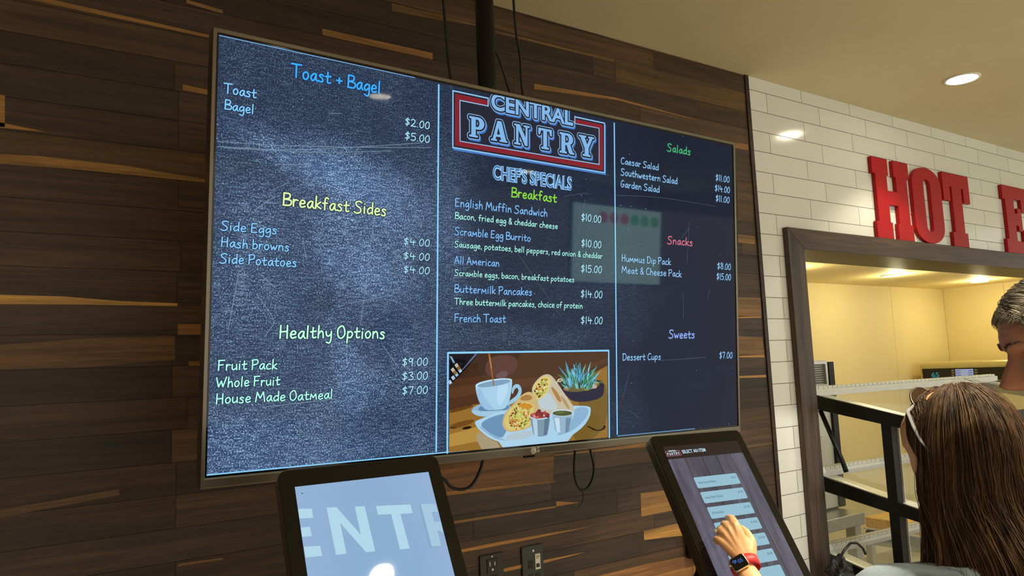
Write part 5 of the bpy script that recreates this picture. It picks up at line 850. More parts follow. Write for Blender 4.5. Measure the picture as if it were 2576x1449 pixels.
  ((190, 120, 50),0,[(-0.055,-0.3657),(-0.057,-0.3625),(-0.0532,-0.3614),(-0.0509,-0.3628),(-0.0516,-0.3654)]),
  ((150, 180, 60),0,[(-0.0328,-0.4046),(-0.031,-0.4024),(-0.0282,-0.4024),(-0.0246,-0.4044),(-0.0259,-0.4065),(-0.0283,-0.4092),(-0.0314,-0.4076)]),
  ((200, 138, 40),0,[(-0.0666,-0.3759),(-0.0633,-0.3745),(-0.0602,-0.3771),(-0.0614,-0.3797),(-0.0643,-0.3794),(-0.067,-0.3779)]),
  ((120, 68, 24),0,[(-0.068,-0.4029),(-0.0655,-0.4022),(-0.0644,-0.404),(-0.0653,-0.4052),(-0.0679,-0.4048)]),
  ((228, 218, 160),0,[(-0.0368,-0.3503),(-0.0345,-0.3506),(-0.0328,-0.3524),(-0.0345,-0.3535),(-0.0366,-0.3535),(-0.0383,-0.3519)]),
  ((200, 138, 40),0,[(-0.02,-0.3624),(-0.0197,-0.3649),(-0.0214,-0.3662),(-0.0247,-0.3672),(-0.0269,-0.3647),(-0.0254,-0.3624),(-0.0232,-0.361)]),
  ((176, 196, 84),0,[(-0.0314,-0.3554),(-0.0295,-0.3588),(-0.0325,-0.3607),(-0.036,-0.3595),(-0.0368,-0.357),(-0.0349,-0.3559)]),
  ((120, 68, 24),0,[(-0.0345,-0.3977),(-0.0356,-0.3983),(-0.0369,-0.3979),(-0.0364,-0.3969),(-0.0352,-0.3965)]),
  ((215, 205, 120),0,[(-0.0561,-0.3571),(-0.0532,-0.3568),(-0.0507,-0.3594),(-0.054,-0.3611),(-0.0573,-0.36)]),
  ((228, 218, 160),0,[(-0.0527,-0.4176),(-0.0516,-0.4149),(-0.0477,-0.4151),(-0.0452,-0.4167),(-0.046,-0.4191),(-0.0501,-0.4204)]),
  ((90, 50, 22),0,[(-0.0105,-0.3933),(-0.0119,-0.394),(-0.0139,-0.3934),(-0.0136,-0.3919),(-0.0112,-0.3917)]),
  ((190, 120, 50),0,[(-0.0771,-0.3932),(-0.0726,-0.3956),(-0.0726,-0.3998),(-0.0771,-0.4002),(-0.0788,-0.3969)]),
  ((190, 120, 50),0,[(-0.0584,-0.3954),(-0.0553,-0.3929),(-0.0517,-0.3935),(-0.0503,-0.3962),(-0.0516,-0.3998),(-0.0557,-0.3979)]),
  ((90, 50, 22),0,[(-0.0462,-0.3572),(-0.0499,-0.3569),(-0.0509,-0.354),(-0.0488,-0.3528),(-0.0454,-0.354)]),
  ((176, 196, 84),0,[(-0.0694,-0.3827),(-0.0703,-0.3813),(-0.0686,-0.3802),(-0.0669,-0.3811),(-0.0663,-0.3824),(-0.0676,-0.3835)]),
  ((120, 68, 24),0,[(-0.0731,-0.3844),(-0.0734,-0.3809),(-0.0694,-0.3808),(-0.0679,-0.3833),(-0.0698,-0.3863)]),
  ((190, 120, 50),0,[(-0.0757,-0.3894),(-0.0718,-0.3885),(-0.0711,-0.3918),(-0.073,-0.3944),(-0.077,-0.3923)]),
  ((176, 196, 84),0,[(-0.0439,-0.3861),(-0.0398,-0.3848),(-0.0374,-0.3877),(-0.0399,-0.3903),(-0.0434,-0.389)]),
  ((120, 68, 24),0,[(-0.0669,-0.3757),(-0.0631,-0.3748),(-0.0609,-0.3772),(-0.0635,-0.3792),(-0.0659,-0.3779)]),
  ((215, 205, 120),0,[(-0.0319,-0.3845),(-0.0294,-0.3859),(-0.03,-0.3879),(-0.0324,-0.3883),(-0.0333,-0.3862)]),
  ((150, 180, 60),0,[(-0.0663,-0.3869),(-0.0645,-0.3891),(-0.0643,-0.3914),(-0.067,-0.3922),(-0.0689,-0.3904),(-0.0692,-0.3882)]),
  ((120, 68, 24),0,[(-0.0417,-0.4112),(-0.0416,-0.4132),(-0.0443,-0.4146),(-0.047,-0.4142),(-0.0478,-0.4119),(-0.0469,-0.4101),(-0.0443,-0.4102)]),
  ((120, 68, 24),0,[(-0.0711,-0.4042),(-0.0744,-0.405),(-0.0772,-0.4038),(-0.0767,-0.4008),(-0.0727,-0.4015)]),
  ((90, 50, 22),0,[(-0.0558,-0.3635),(-0.0534,-0.3641),(-0.0525,-0.3658),(-0.0529,-0.3676),(-0.0548,-0.3678),(-0.0571,-0.3671),(-0.0578,-0.3651)]),
  ((90, 50, 22),0,[(-0.0292,-0.4114),(-0.0284,-0.4142),(-0.0275,-0.4171),(-0.0311,-0.4184),(-0.0346,-0.4163),(-0.0358,-0.414),(-0.0335,-0.4119)]),
  ((120, 68, 24),0,[(-0.0702,-0.3816),(-0.0696,-0.3797),(-0.0676,-0.3801),(-0.0669,-0.3816),(-0.0686,-0.3824)]),
  ((228, 218, 160),0,[(-0.0336,-0.3775),(-0.034,-0.3783),(-0.035,-0.3783),(-0.0356,-0.3776),(-0.0356,-0.3765),(-0.0347,-0.3764),(-0.0335,-0.3767)]),
  ((120, 68, 24),0,[(-0.0372,-0.3557),(-0.0366,-0.3545),(-0.0347,-0.3547),(-0.0347,-0.3562),(-0.0359,-0.3566)]),
  ((200, 138, 40),0,[(-0.0133,-0.381),(-0.0151,-0.383),(-0.0181,-0.3825),(-0.0199,-0.3803),(-0.0175,-0.3782),(-0.0151,-0.3791)]),
  ((200, 138, 40),0,[(-0.061,-0.3981),(-0.0619,-0.3952),(-0.0603,-0.3928),(-0.0573,-0.3919),(-0.0546,-0.3937),(-0.0542,-0.3965),(-0.0574,-0.3976)]),
  ((190, 120, 50),0,[(-0.0422,-0.3768),(-0.0435,-0.3765),(-0.0433,-0.3752),(-0.0422,-0.3744),(-0.0412,-0.375),(-0.0407,-0.3758),(-0.0408,-0.3769)]),
  ((200, 138, 40),0,[(-0.032,-0.3801),(-0.0296,-0.3786),(-0.0277,-0.3793),(-0.0259,-0.3817),(-0.0283,-0.3832),(-0.0303,-0.3832),(-0.0316,-0.3817)]),
  ((90, 50, 22),0,[(-0.028,-0.3815),(-0.0269,-0.3838),(-0.0288,-0.3864),(-0.0327,-0.3848),(-0.0322,-0.3812)]),
  ((150, 180, 60),0,[(-0.0576,-0.3699),(-0.0539,-0.3698),(-0.0516,-0.372),(-0.0551,-0.3732),(-0.0587,-0.372)]),
  ((190, 120, 50),0,[(-0.0693,-0.4041),(-0.0688,-0.4018),(-0.0666,-0.4004),(-0.0628,-0.401),(-0.0622,-0.4033),(-0.0631,-0.4062),(-0.0664,-0.4069)]),
  ((200, 138, 40),0,[(-0.0454,-0.3993),(-0.049,-0.4001),(-0.0524,-0.3966),(-0.0482,-0.3946),(-0.0438,-0.3959)]),
  ((190, 120, 50),0,[(-0.0637,-0.4062),(-0.062,-0.4055),(-0.0608,-0.4066),(-0.0607,-0.4085),(-0.0624,-0.409),(-0.0636,-0.408)]),
  ((200, 138, 40),0,[(-0.0579,-0.4126),(-0.0566,-0.4102),(-0.0535,-0.4085),(-0.0507,-0.4113),(-0.0505,-0.4139),(-0.0543,-0.415)]),
  ((90, 50, 22),0,[(-0.0704,-0.3757),(-0.0681,-0.3751),(-0.0653,-0.3757),(-0.0657,-0.3775),(-0.0677,-0.3786),(-0.0705,-0.378)]),
  ((215, 205, 120),0,[(-0.0243,-0.3776),(-0.0233,-0.379),(-0.0248,-0.3797),(-0.0261,-0.3794),(-0.0268,-0.3787),(-0.0262,-0.3779),(-0.0253,-0.377)]),
  ((120, 68, 24),0,[(-0.0539,-0.4191),(-0.0553,-0.4176),(-0.0544,-0.4161),(-0.0527,-0.4168),(-0.0523,-0.4182)]),
  ((90, 50, 22),0,[(-0.0268,-0.3982),(-0.0225,-0.3976),(-0.0194,-0.4006),(-0.0194,-0.4036),(-0.0229,-0.4057),(-0.026,-0.4041),(-0.0279,-0.4011)]),
  ((120, 68, 24),0,[(-0.02,-0.4078),(-0.0238,-0.409),(-0.0254,-0.4061),(-0.0235,-0.4041),(-0.0198,-0.4055)]),
  ((120, 68, 24),0,[(-0.0671,-0.3917),(-0.0689,-0.3927),(-0.0706,-0.392),(-0.0713,-0.3907),(-0.0709,-0.3898),(-0.0691,-0.3889),(-0.0671,-0.3902)]),
  ((215, 205, 120),0,[(-0.0265,-0.368),(-0.0256,-0.3698),(-0.0261,-0.3725),(-0.0279,-0.373),(-0.0299,-0.3716),(-0.0312,-0.3697),(-0.0293,-0.3676)]),
  ((150, 180, 60),0,[(-0.0264,-0.3567),(-0.028,-0.3568),(-0.0289,-0.3557),(-0.0282,-0.3545),(-0.027,-0.3542),(-0.0261,-0.355),(-0.0258,-0.3562)]),
  ((120, 68, 24),0,[(-0.0286,-0.4023),(-0.0291,-0.4014),(-0.0288,-0.4004),(-0.0277,-0.4001),(-0.0267,-0.401),(-0.0264,-0.4019),(-0.0276,-0.4026)]),
  ((120, 68, 24),0,[(-0.0381,-0.3623),(-0.0407,-0.3633),(-0.0433,-0.3611),(-0.0411,-0.3585),(-0.0385,-0.3601)]),
  ((215, 205, 120),0,[(-0.0381,-0.3853),(-0.0337,-0.3855),(-0.0311,-0.3879),(-0.0339,-0.3903),(-0.0369,-0.3886)]),
  ((90, 50, 22),0,[(-0.0268,-0.3919),(-0.0261,-0.3892),(-0.0231,-0.3894),(-0.0201,-0.3908),(-0.0223,-0.393),(-0.0251,-0.393)]),
  ((190, 120, 50),0,[(-0.0283,-0.3869),(-0.0246,-0.3869),(-0.0218,-0.3904),(-0.0258,-0.3925),(-0.0291,-0.3905)]),
  ((120, 68, 24),0,[(-0.0312,-0.411),(-0.0306,-0.4084),(-0.0281,-0.4072),(-0.0255,-0.4099),(-0.0281,-0.4117)]),
  ((228, 218, 160),0,[(-0.0745,-0.3689),(-0.0729,-0.3675),(-0.0701,-0.3672),(-0.0692,-0.3694),(-0.0709,-0.3707),(-0.0727,-0.3711)]),
  ((176, 196, 84),0,[(-0.0217,-0.3698),(-0.0187,-0.3702),(-0.0174,-0.3721),(-0.0194,-0.3731),(-0.0214,-0.3725)]),
  ((215, 205, 120),0,[(-0.0431,-0.4078),(-0.0411,-0.4105),(-0.0422,-0.4131),(-0.0453,-0.4122),(-0.0457,-0.4092)]),
  ((150, 180, 60),0,[(-0.0427,-0.411),(-0.0417,-0.4076),(-0.0393,-0.4076),(-0.036,-0.4085),(-0.0343,-0.4113),(-0.0373,-0.4142),(-0.0407,-0.4129)]),
  ((120, 68, 24),0,[(-0.0457,-0.4108),(-0.044,-0.4092),(-0.0418,-0.4098),(-0.0396,-0.4118),(-0.0412,-0.4131),(-0.0438,-0.4141),(-0.0459,-0.4124)]),
  ((150, 180, 60),0,[(-0.0505,-0.3924),(-0.0494,-0.3907),(-0.0473,-0.3903),(-0.0462,-0.3923),(-0.0482,-0.3932)]),
  ((200, 138, 40),0,[(-0.0663,-0.3727),(-0.0692,-0.3737),(-0.0703,-0.3703),(-0.0684,-0.368),(-0.0657,-0.3699)]),
  ((176, 196, 84),0,[(-0.0453,-0.406),(-0.0469,-0.4061),(-0.048,-0.4049),(-0.0475,-0.4036),(-0.0463,-0.4028),(-0.0447,-0.404),(-0.0447,-0.4051)]),
  ((200, 138, 40),0,[(-0.0701,-0.3929),(-0.0736,-0.3939),(-0.0763,-0.3923),(-0.0765,-0.3886),(-0.0712,-0.3888)]),
  ((228, 218, 160),0,[(-0.07,-0.3923),(-0.0716,-0.3928),(-0.0738,-0.3912),(-0.0737,-0.3897),(-0.0715,-0.3885),(-0.0696,-0.3894),(-0.0687,-0.3909)]),
  ((200, 138, 40),0,[(-0.0465,-0.4171),(-0.0482,-0.4171),(-0.0497,-0.4158),(-0.0482,-0.4145),(-0.0466,-0.4142),(-0.0456,-0.4161)]),
  ((90, 50, 22),0,[(-0.0071,-0.3857),(-0.0061,-0.3867),(-0.0057,-0.3883),(-0.0073,-0.3883),(-0.0085,-0.3879),(-0.0086,-0.3863)]),
  ((120, 68, 24),0,[(-0.0341,-0.4052),(-0.0372,-0.4071),(-0.041,-0.4057),(-0.0404,-0.4031),(-0.0369,-0.4016)]),
  ((176, 196, 84),0,[(-0.0336,-0.4152),(-0.0313,-0.4133),(-0.027,-0.4153),(-0.0289,-0.4189),(-0.0329,-0.419)]),
  ((190, 120, 50),0,[(-0.0168,-0.3747),(-0.015,-0.3734),(-0.0117,-0.3733),(-0.0116,-0.3761),(-0.0132,-0.3772),(-0.016,-0.377)]),
  ((190, 120, 50),0,[(-0.047,-0.408),(-0.0478,-0.4112),(-0.0523,-0.412),(-0.0534,-0.4079),(-0.0505,-0.406)]),
  ((90, 50, 22),0,[(-0.0292,-0.3659),(-0.031,-0.3665),(-0.0329,-0.3647),(-0.0319,-0.3629),(-0.0297,-0.3621),(-0.0283,-0.3636),(-0.0282,-0.365)]),
  ((90, 50, 22),0,[(-0.0374,-0.4059),(-0.0387,-0.4063),(-0.04,-0.4055),(-0.0399,-0.4042),(-0.0384,-0.4032),(-0.037,-0.4038),(-0.0365,-0.4051)]),
  ((215, 205, 120),0,[(-0.0486,-0.4135),(-0.0487,-0.4156),(-0.0508,-0.4161),(-0.0522,-0.4144),(-0.0509,-0.4132)]),
  ((190, 120, 50),0,[(-0.0346,-0.3758),(-0.0309,-0.3746),(-0.027,-0.376),(-0.028,-0.3801),(-0.0332,-0.3787)]),
  ((176, 196, 84),0,[(-0.0236,-0.4079),(-0.0263,-0.4062),(-0.0263,-0.4044),(-0.0247,-0.4035),(-0.0225,-0.4041),(-0.0209,-0.4058)]),
  ((200, 138, 40),0,[(-0.0695,-0.3967),(-0.0692,-0.3954),(-0.0679,-0.3956),(-0.0674,-0.3967),(-0.0684,-0.3977)]),
  ((215, 205, 120),0,[(-0.0159,-0.3748),(-0.0174,-0.3747),(-0.0183,-0.3736),(-0.0183,-0.3722),(-0.0165,-0.3717),(-0.0154,-0.3725),(-0.0143,-0.3738)]),
  ((176, 196, 84),0,[(-0.0426,-0.396),(-0.0405,-0.399),(-0.043,-0.4009),(-0.0457,-0.3998),(-0.0462,-0.3961)]),
  ((215, 205, 120),0,[(-0.0612,-0.4037),(-0.0629,-0.4047),(-0.0648,-0.4036),(-0.0644,-0.4023),(-0.0631,-0.4014),(-0.0619,-0.4025)]),
  ((228, 218, 160),0,[(-0.043,-0.3804),(-0.042,-0.3812),(-0.042,-0.3825),(-0.0429,-0.3833),(-0.0443,-0.383),(-0.0458,-0.3818),(-0.0445,-0.3805)]),
  ((228, 218, 160),0,[(-0.0737,-0.3961),(-0.0745,-0.397),(-0.0756,-0.3968),(-0.076,-0.3961),(-0.0762,-0.3951),(-0.075,-0.3948),(-0.0742,-0.3954)]),
  ((228, 218, 160),0,[(-0.0378,-0.413),(-0.0365,-0.4102),(-0.0326,-0.4104),(-0.0306,-0.4131),(-0.0326,-0.4148),(-0.0362,-0.4151)]),
  ((120, 68, 24),0,[(-0.0664,-0.3776),(-0.0652,-0.3781),(-0.0651,-0.3791),(-0.0663,-0.3798),(-0.0675,-0.3788),(-0.0676,-0.3779)]),
  ((190, 120, 50),0,[(-0.0337,-0.3816),(-0.0314,-0.3798),(-0.029,-0.3808),(-0.0291,-0.3832),(-0.0317,-0.3837)]),
  ((150, 180, 60),0,[(-0.0352,-0.3761),(-0.0339,-0.3757),(-0.0329,-0.3758),(-0.0321,-0.3771),(-0.0334,-0.378),(-0.0346,-0.3771)]),
  ((190, 120, 50),0,[(-0.0087,-0.385),(-0.0106,-0.3825),(-0.0081,-0.381),(-0.0058,-0.3797),(-0.0039,-0.3821),(-0.003,-0.3843),(-0.0062,-0.3865)]),
  ((150, 180, 60),0,[(-0.0522,-0.4118),(-0.0532,-0.4102),(-0.0512,-0.4096),(-0.0496,-0.4103),(-0.0502,-0.4119)]),
  ((150, 180, 60),0,[(-0.0135,-0.3648),(-0.0106,-0.3656),(-0.0099,-0.3688),(-0.0128,-0.3699),(-0.0161,-0.3693),(-0.0164,-0.3664)]),
  ((200, 138, 40),0,[(-0.0559,-0.3861),(-0.0569,-0.3875),(-0.0589,-0.3871),(-0.0596,-0.3853),(-0.0579,-0.384),(-0.0561,-0.3848)]),
  ((228, 218, 160),0,[(-0.0628,-0.3839),(-0.0653,-0.3839),(-0.0663,-0.3825),(-0.0652,-0.3809),(-0.0632,-0.382)]),
  ((176, 196, 84),0,[(-0.05,-0.3768),(-0.0483,-0.3784),(-0.0495,-0.3798),(-0.0514,-0.38),(-0.0535,-0.3791),(-0.053,-0.3777),(-0.0515,-0.3771)]),
  ((176, 196, 84),0,[(-0.0131,-0.3688),(-0.0112,-0.3668),(-0.0081,-0.3673),(-0.0083,-0.3701),(-0.0111,-0.3709)]),
  ((176, 196, 84),0,[(-0.0264,-0.4023),(-0.0241,-0.4),(-0.0207,-0.4003),(-0.0187,-0.4034),(-0.0211,-0.4052),(-0.0251,-0.4055)]),
  ((90, 50, 22),0,[(-0.0223,-0.3611),(-0.0177,-0.3617),(-0.0159,-0.3651),(-0.0201,-0.3667),(-0.0239,-0.3643)]),
  ((190, 120, 50),0,[(-0.0325,-0.3798),(-0.0347,-0.3788),(-0.0345,-0.3768),(-0.0322,-0.3766),(-0.0309,-0.3776),(-0.03,-0.3794)]),
  ((90, 50, 22),0,[(-0.0533,-0.3744),(-0.0528,-0.377),(-0.0544,-0.3791),(-0.0576,-0.3786),(-0.0595,-0.3764),(-0.058,-0.3742),(-0.0559,-0.373)]),
  ((190, 120, 50),0,[(-0.0258,-0.3856),(-0.0242,-0.3837),(-0.0211,-0.3839),(-0.0205,-0.3864),(-0.024,-0.3873)]),
  ((205, 138, 40),0,[(-0.0452,-0.3516),(-0.009,-0.3558),(-0.0009,-0.3645),(-0.0171,-0.3703),(-0.0438,-0.3614)]),
  ((176, 196, 206),1,[(-0.0908,-0.4433),(-0.0805,-0.4313),(-0.0063,-0.4231),(0.0004,-0.4432),(-0.0648,-0.449)]),
  ((126, 152, 172),1,[(-0.0123,-0.389),(0.0589,-0.3895),(0.0513,-0.4224),(0.0471,-0.442),(0.0236,-0.4452),(0.0004,-0.4399),(-0.005,-0.4189)]),
  ((178, 208, 228),0,[(-0.0023,-0.3972),(0.0127,-0.3992),(0.0154,-0.4431),(0.0039,-0.4408)]),
  ((95, 120, 142),0,[(0.0375,-0.3972),(0.0542,-0.3971),(0.0463,-0.4415),(0.0346,-0.4433)]),
  ((190, 214, 228),0,[(0.0594,-0.3891),(0.0578,-0.3924),(0.0528,-0.3953),(0.0448,-0.3976),(0.0347,-0.3989),(0.0235,-0.3993),(0.0123,-0.3986),(0.0022,-0.397),(-0.0058,-0.3946),(-0.0111,-0.3916),(-0.013,-0.3883),(-0.0115,-0.3851),(-0.0066,-0.3822),(0.0011,-0.38),(0.011,-0.3786),(0.0222,-0.3782),(0.0334,-0.3788),(0.0437,-0.3804),(0.052,-0.3828),(0.0574,-0.3858)]),
  ((140, 56, 52),0,[(0.0555,-0.3875),(0.0541,-0.3903),(0.0495,-0.3927),(0.0422,-0.3945),(0.033,-0.3957),(0.0229,-0.396),(0.0127,-0.3954),(0.0035,-0.394),(-0.0038,-0.392),(-0.0086,-0.3895),(-0.0103,-0.3868),(-0.0089,-0.3841),(-0.0045,-0.3817),(0.0026,-0.3799),(0.0116,-0.3787),(0.0217,-0.3783),(0.032,-0.3789),(0.0413,-0.3802),(0.0488,-0.3822),(0.0537,-0.3848)]),
  ((125, 34, 44),0,[(0.0252,-0.3831),(0.0211,-0.3831),(0.0169,-0.3799),(0.0155,-0.376),(0.0181,-0.3743),(0.0227,-0.3761),(0.0259,-0.38)]),
  ((196, 92, 82),0,[(0.0112,-0.386),(0.0087,-0.388),(0.004,-0.3877),(0.0007,-0.3854),(0.0012,-0.3828),(0.0052,-0.3819),(0.0097,-0.3833)]),
  ((170, 70, 64),0,[(0.0315,-0.3959),(0.0273,-0.3954),(0.0227,-0.3914),(0.021,-0.3871),(0.0236,-0.3855),(0.0284,-0.388),(0.032,-0.3926)]),
  ((170, 70, 64),0,[(0.0274,-0.3932),(0.0239,-0.3923),(0.0225,-0.3896),(0.0241,-0.3872),(0.0276,-0.3868),(0.0303,-0.3888),(0.0303,-0.3916)]),
  ((125, 34, 44),0,[(0.0254,-0.3794),(0.0206,-0.3804),(0.0155,-0.3778),(0.0139,-0.3734),(0.0171,-0.3707),(0.0226,-0.3716),(0.0263,-0.3754)]),
  ((196, 92, 82),0,[(0.0155,-0.3969),(0.011,-0.3971),(0.0058,-0.3936),(0.0039,-0.3892),(0.0067,-0.3871),(0.0121,-0.3889),(0.016,-0.3933)]),
  ((196, 92, 82),0,[(0.0195,-0.3917),(0.0163,-0.3938),(0.0099,-0.3935),(0.005,-0.3911),(0.0054,-0.3884),(0.0107,-0.3874),(0.017,-0.3889)]),
  ((170, 70, 64),0,[(0.0432,-0.3842),(0.0393,-0.3848),(0.0352,-0.3825),(0.034,-0.3789),(0.0366,-0.3769),(0.0411,-0.3778),(0.044,-0.3811)]),
  ((125, 34, 44),0,[(0.0145,-0.3821),(0.0104,-0.381),(0.0091,-0.3783),(0.0115,-0.376),(0.0159,-0.3758),(0.0189,-0.378),(0.0182,-0.3808)]),
  ((222, 170, 170),0,[(0.0032,-0.393),(-0.0008,-0.392),(-0.0027,-0.3888),(-0.0013,-0.3857),(0.0026,-0.385),(0.0059,-0.3873),(0.0062,-0.3909)]),
  ((125, 34, 44),0,[(0.0125,-0.3894),(0.008,-0.389),(0.0056,-0.3861),(0.0071,-0.3829),(0.0115,-0.3818),(0.0153,-0.3836),(0.0158,-0.387)]),
  ((222, 170, 170),0,[(0.0372,-0.3918),(0.0338,-0.392),(0.0314,-0.3899),(0.0318,-0.3872),(0.0347,-0.3859),(0.0379,-0.387),(0.0391,-0.3896)]),
  ((125, 34, 44),0,[(0.0553,-0.394),(0.0515,-0.3963),(0.0454,-0.3955),(0.0414,-0.392),(0.0426,-0.3886),(0.0481,-0.3878),(0.0537,-0.3901)]),
  ((125, 34, 44),0,[(0.0243,-0.3801),(0.0208,-0.3825),(0.0142,-0.382),(0.0096,-0.3789),(0.0103,-0.3757),(0.0159,-0.3747),(0.0221,-0.3766)]),
  ((196, 92, 82),0,[(0.0004,-0.392),(-0.0032,-0.3905),(-0.0054,-0.3863),(-0.0046,-0.3825),(-0.0014,-0.3819),(0.0018,-0.3851),(0.0026,-0.3895)]),
  ((125, 34, 44),0,[(0.0313,-0.393),(0.0266,-0.3927),(0.0229,-0.389),(0.0231,-0.3848),(0.0269,-0.3832),(0.0315,-0.3854),(0.0335,-0.3898)]),
  ((148, 180, 202),1,[(0.0606,-0.3807),(0.1371,-0.3858),(0.1282,-0.409),(0.1209,-0.4379),(0.105,-0.4418),(0.0822,-0.4388),(0.0723,-0.4303),(0.0668,-0.4011)]),
  ((196, 220, 236),0,[(0.071,-0.3969),(0.088,-0.3989),(0.0907,-0.4393),(0.0794,-0.4352)]),
  ((112, 140, 165),0,[(0.1109,-0.4002),(0.1283,-0.4),(0.12,-0.4379),(0.1079,-0.4404)]),
  ((196, 220, 232),0,[(0.1371,-0.3873),(0.1351,-0.3902),(0.1296,-0.3925),(0.121,-0.3942),(0.1102,-0.3949),(0.0983,-0.3948),(0.0865,-0.3937),(0.0759,-0.3918),(0.0675,-0.3893),(0.0622,-0.3864),(0.0603,-0.3834),(0.0622,-0.3806),(0.0676,-0.3783),(0.0759,-0.3766),(0.0865,-0.3758),(0.0983,-0.3759),(0.1102,-0.377),(0.121,-0.3788),(0.1296,-0.3814),(0.1352,-0.3843)]),
  ((78, 84, 46),0,[(0.133,-0.388),(0.1313,-0.3902),(0.1263,-0.3919),(0.1186,-0.3931),(0.1089,-0.3936),(0.0983,-0.3934),(0.0877,-0.3925),(0.0782,-0.391),(0.0707,-0.389),(0.0659,-0.3868),(0.0643,-0.3845),(0.0659,-0.3824),(0.0707,-0.3806),(0.0782,-0.3794),(0.0877,-0.3789),(0.0983,-0.3791),(0.109,-0.3799),(0.1186,-0.3815),(0.1263,-0.3834),(0.1313,-0.3857)]),
  ((104, 108, 60),0,[(0.108,-0.3838),(0.1073,-0.3846),(0.1049,-0.3854),(0.1012,-0.3861),(0.0964,-0.3865),(0.0912,-0.3868),(0.0859,-0.3867),(0.0811,-0.3864),(0.0773,-0.3859),(0.0748,-0.3852),(0.0739,-0.3844),(0.0747,-0.3835),(0.077,-0.3827),(0.0807,-0.3821),(0.0854,-0.3816),(0.0906,-0.3814),(0.0959,-0.3814),(0.1007,-0.3817),(0.1046,-0.3822),(0.1071,-0.3829)]),
  ((205, 215, 190),0,[(0.1017,-0.2939),(0.101,-0.2964),(0.0977,-0.2987),(0.0926,-0.3002),(0.0872,-0.3006),(0.0828,-0.2997),(0.0807,-0.2978),(0.0813,-0.2953),(0.0846,-0.293),(0.0897,-0.2915),(0.0951,-0.2911),(0.0995,-0.292)]),
  ((150, 120, 70),0,[(0.0989,-0.2948),(0.0984,-0.2962),(0.096,-0.2975),(0.0925,-0.2985),(0.0888,-0.2988),(0.0859,-0.2984),(0.0845,-0.2974),(0.0851,-0.296),(0.0874,-0.2947),(0.0909,-0.2937),(0.0946,-0.2933),(0.0975,-0.2937)]),
  ((205, 215, 190),0,[(0.0755,-0.3037),(0.084,-0.2972),(0.086,-0.2986),(0.0775,-0.3051)]),
  ((45, 32, 16),1,[(0.1812,-0.4258),(0.1932,-0.4265),(0.2143,-0.4371),(0.2295,-0.4399),(0.2449,-0.4367),(0.2465,-0.4286),(0.2549,-0.4284),(0.2535,-0.4391),(0.2356,-0.4435),(0.2112,-0.4415),(0.1932,-0.4307)]),
]
SMUDGE=[
  (-0.503,0.188,0.135,0.052,15,0.90),
  (-0.691,0.228,0.100,0.027,25,0.70),
  (-0.571,0.212,0.078,0.037,30,0.50),
  (-0.470,-0.030,0.077,0.047,20,1.00),
  (-0.568,0.002,0.043,0.027,30,0.60),
  (-0.399,0.060,0.120,0.115,0,0.45),
  (-0.527,-0.253,0.027,0.082,-15,0.80),
  (-0.497,-0.299,0.060,0.046,0,0.50),
  (-0.765,-0.399,0.076,0.058,0,0.45),
  (-0.627,-0.408,0.132,0.052,0,0.40),
  (-0.590,-0.455,0.260,0.031,-5,0.45),
  (-0.686,-0.049,0.137,0.105,0,0.25),
  (-0.452,0.151,0.128,0.057,20,0.55),
  (-0.757,0.067,0.051,0.060,0,0.30),
  (-0.551,0.085,0.205,0.055,10,0.35),
  (-0.343,-0.227,0.066,0.192,0,0.20),
  (-0.262,0.171,0.047,0.161,0,0.25),
  (-0.010,-0.178,0.222,0.027,0,0.25),
  (-0.244,0.032,0.035,0.200,0,0.20),
  (-0.416,-0.377,0.118,0.056,-10,-0.25),
  (-0.595,-0.099,0.057,0.045,0,-0.30),
  (-0.571,0.157,0.029,0.018,0,-0.30),
  (-0.334,0.016,0.028,0.024,0,-0.50),
  (0.451,0.174,0.267,0.061,0,0.05),
  (0.619,-0.238,0.129,0.087,0,0.08),
  (0.449,-0.044,0.362,0.096,0,0.10),
  (0.691,-0.314,0.234,0.038,-20,0.08),
]
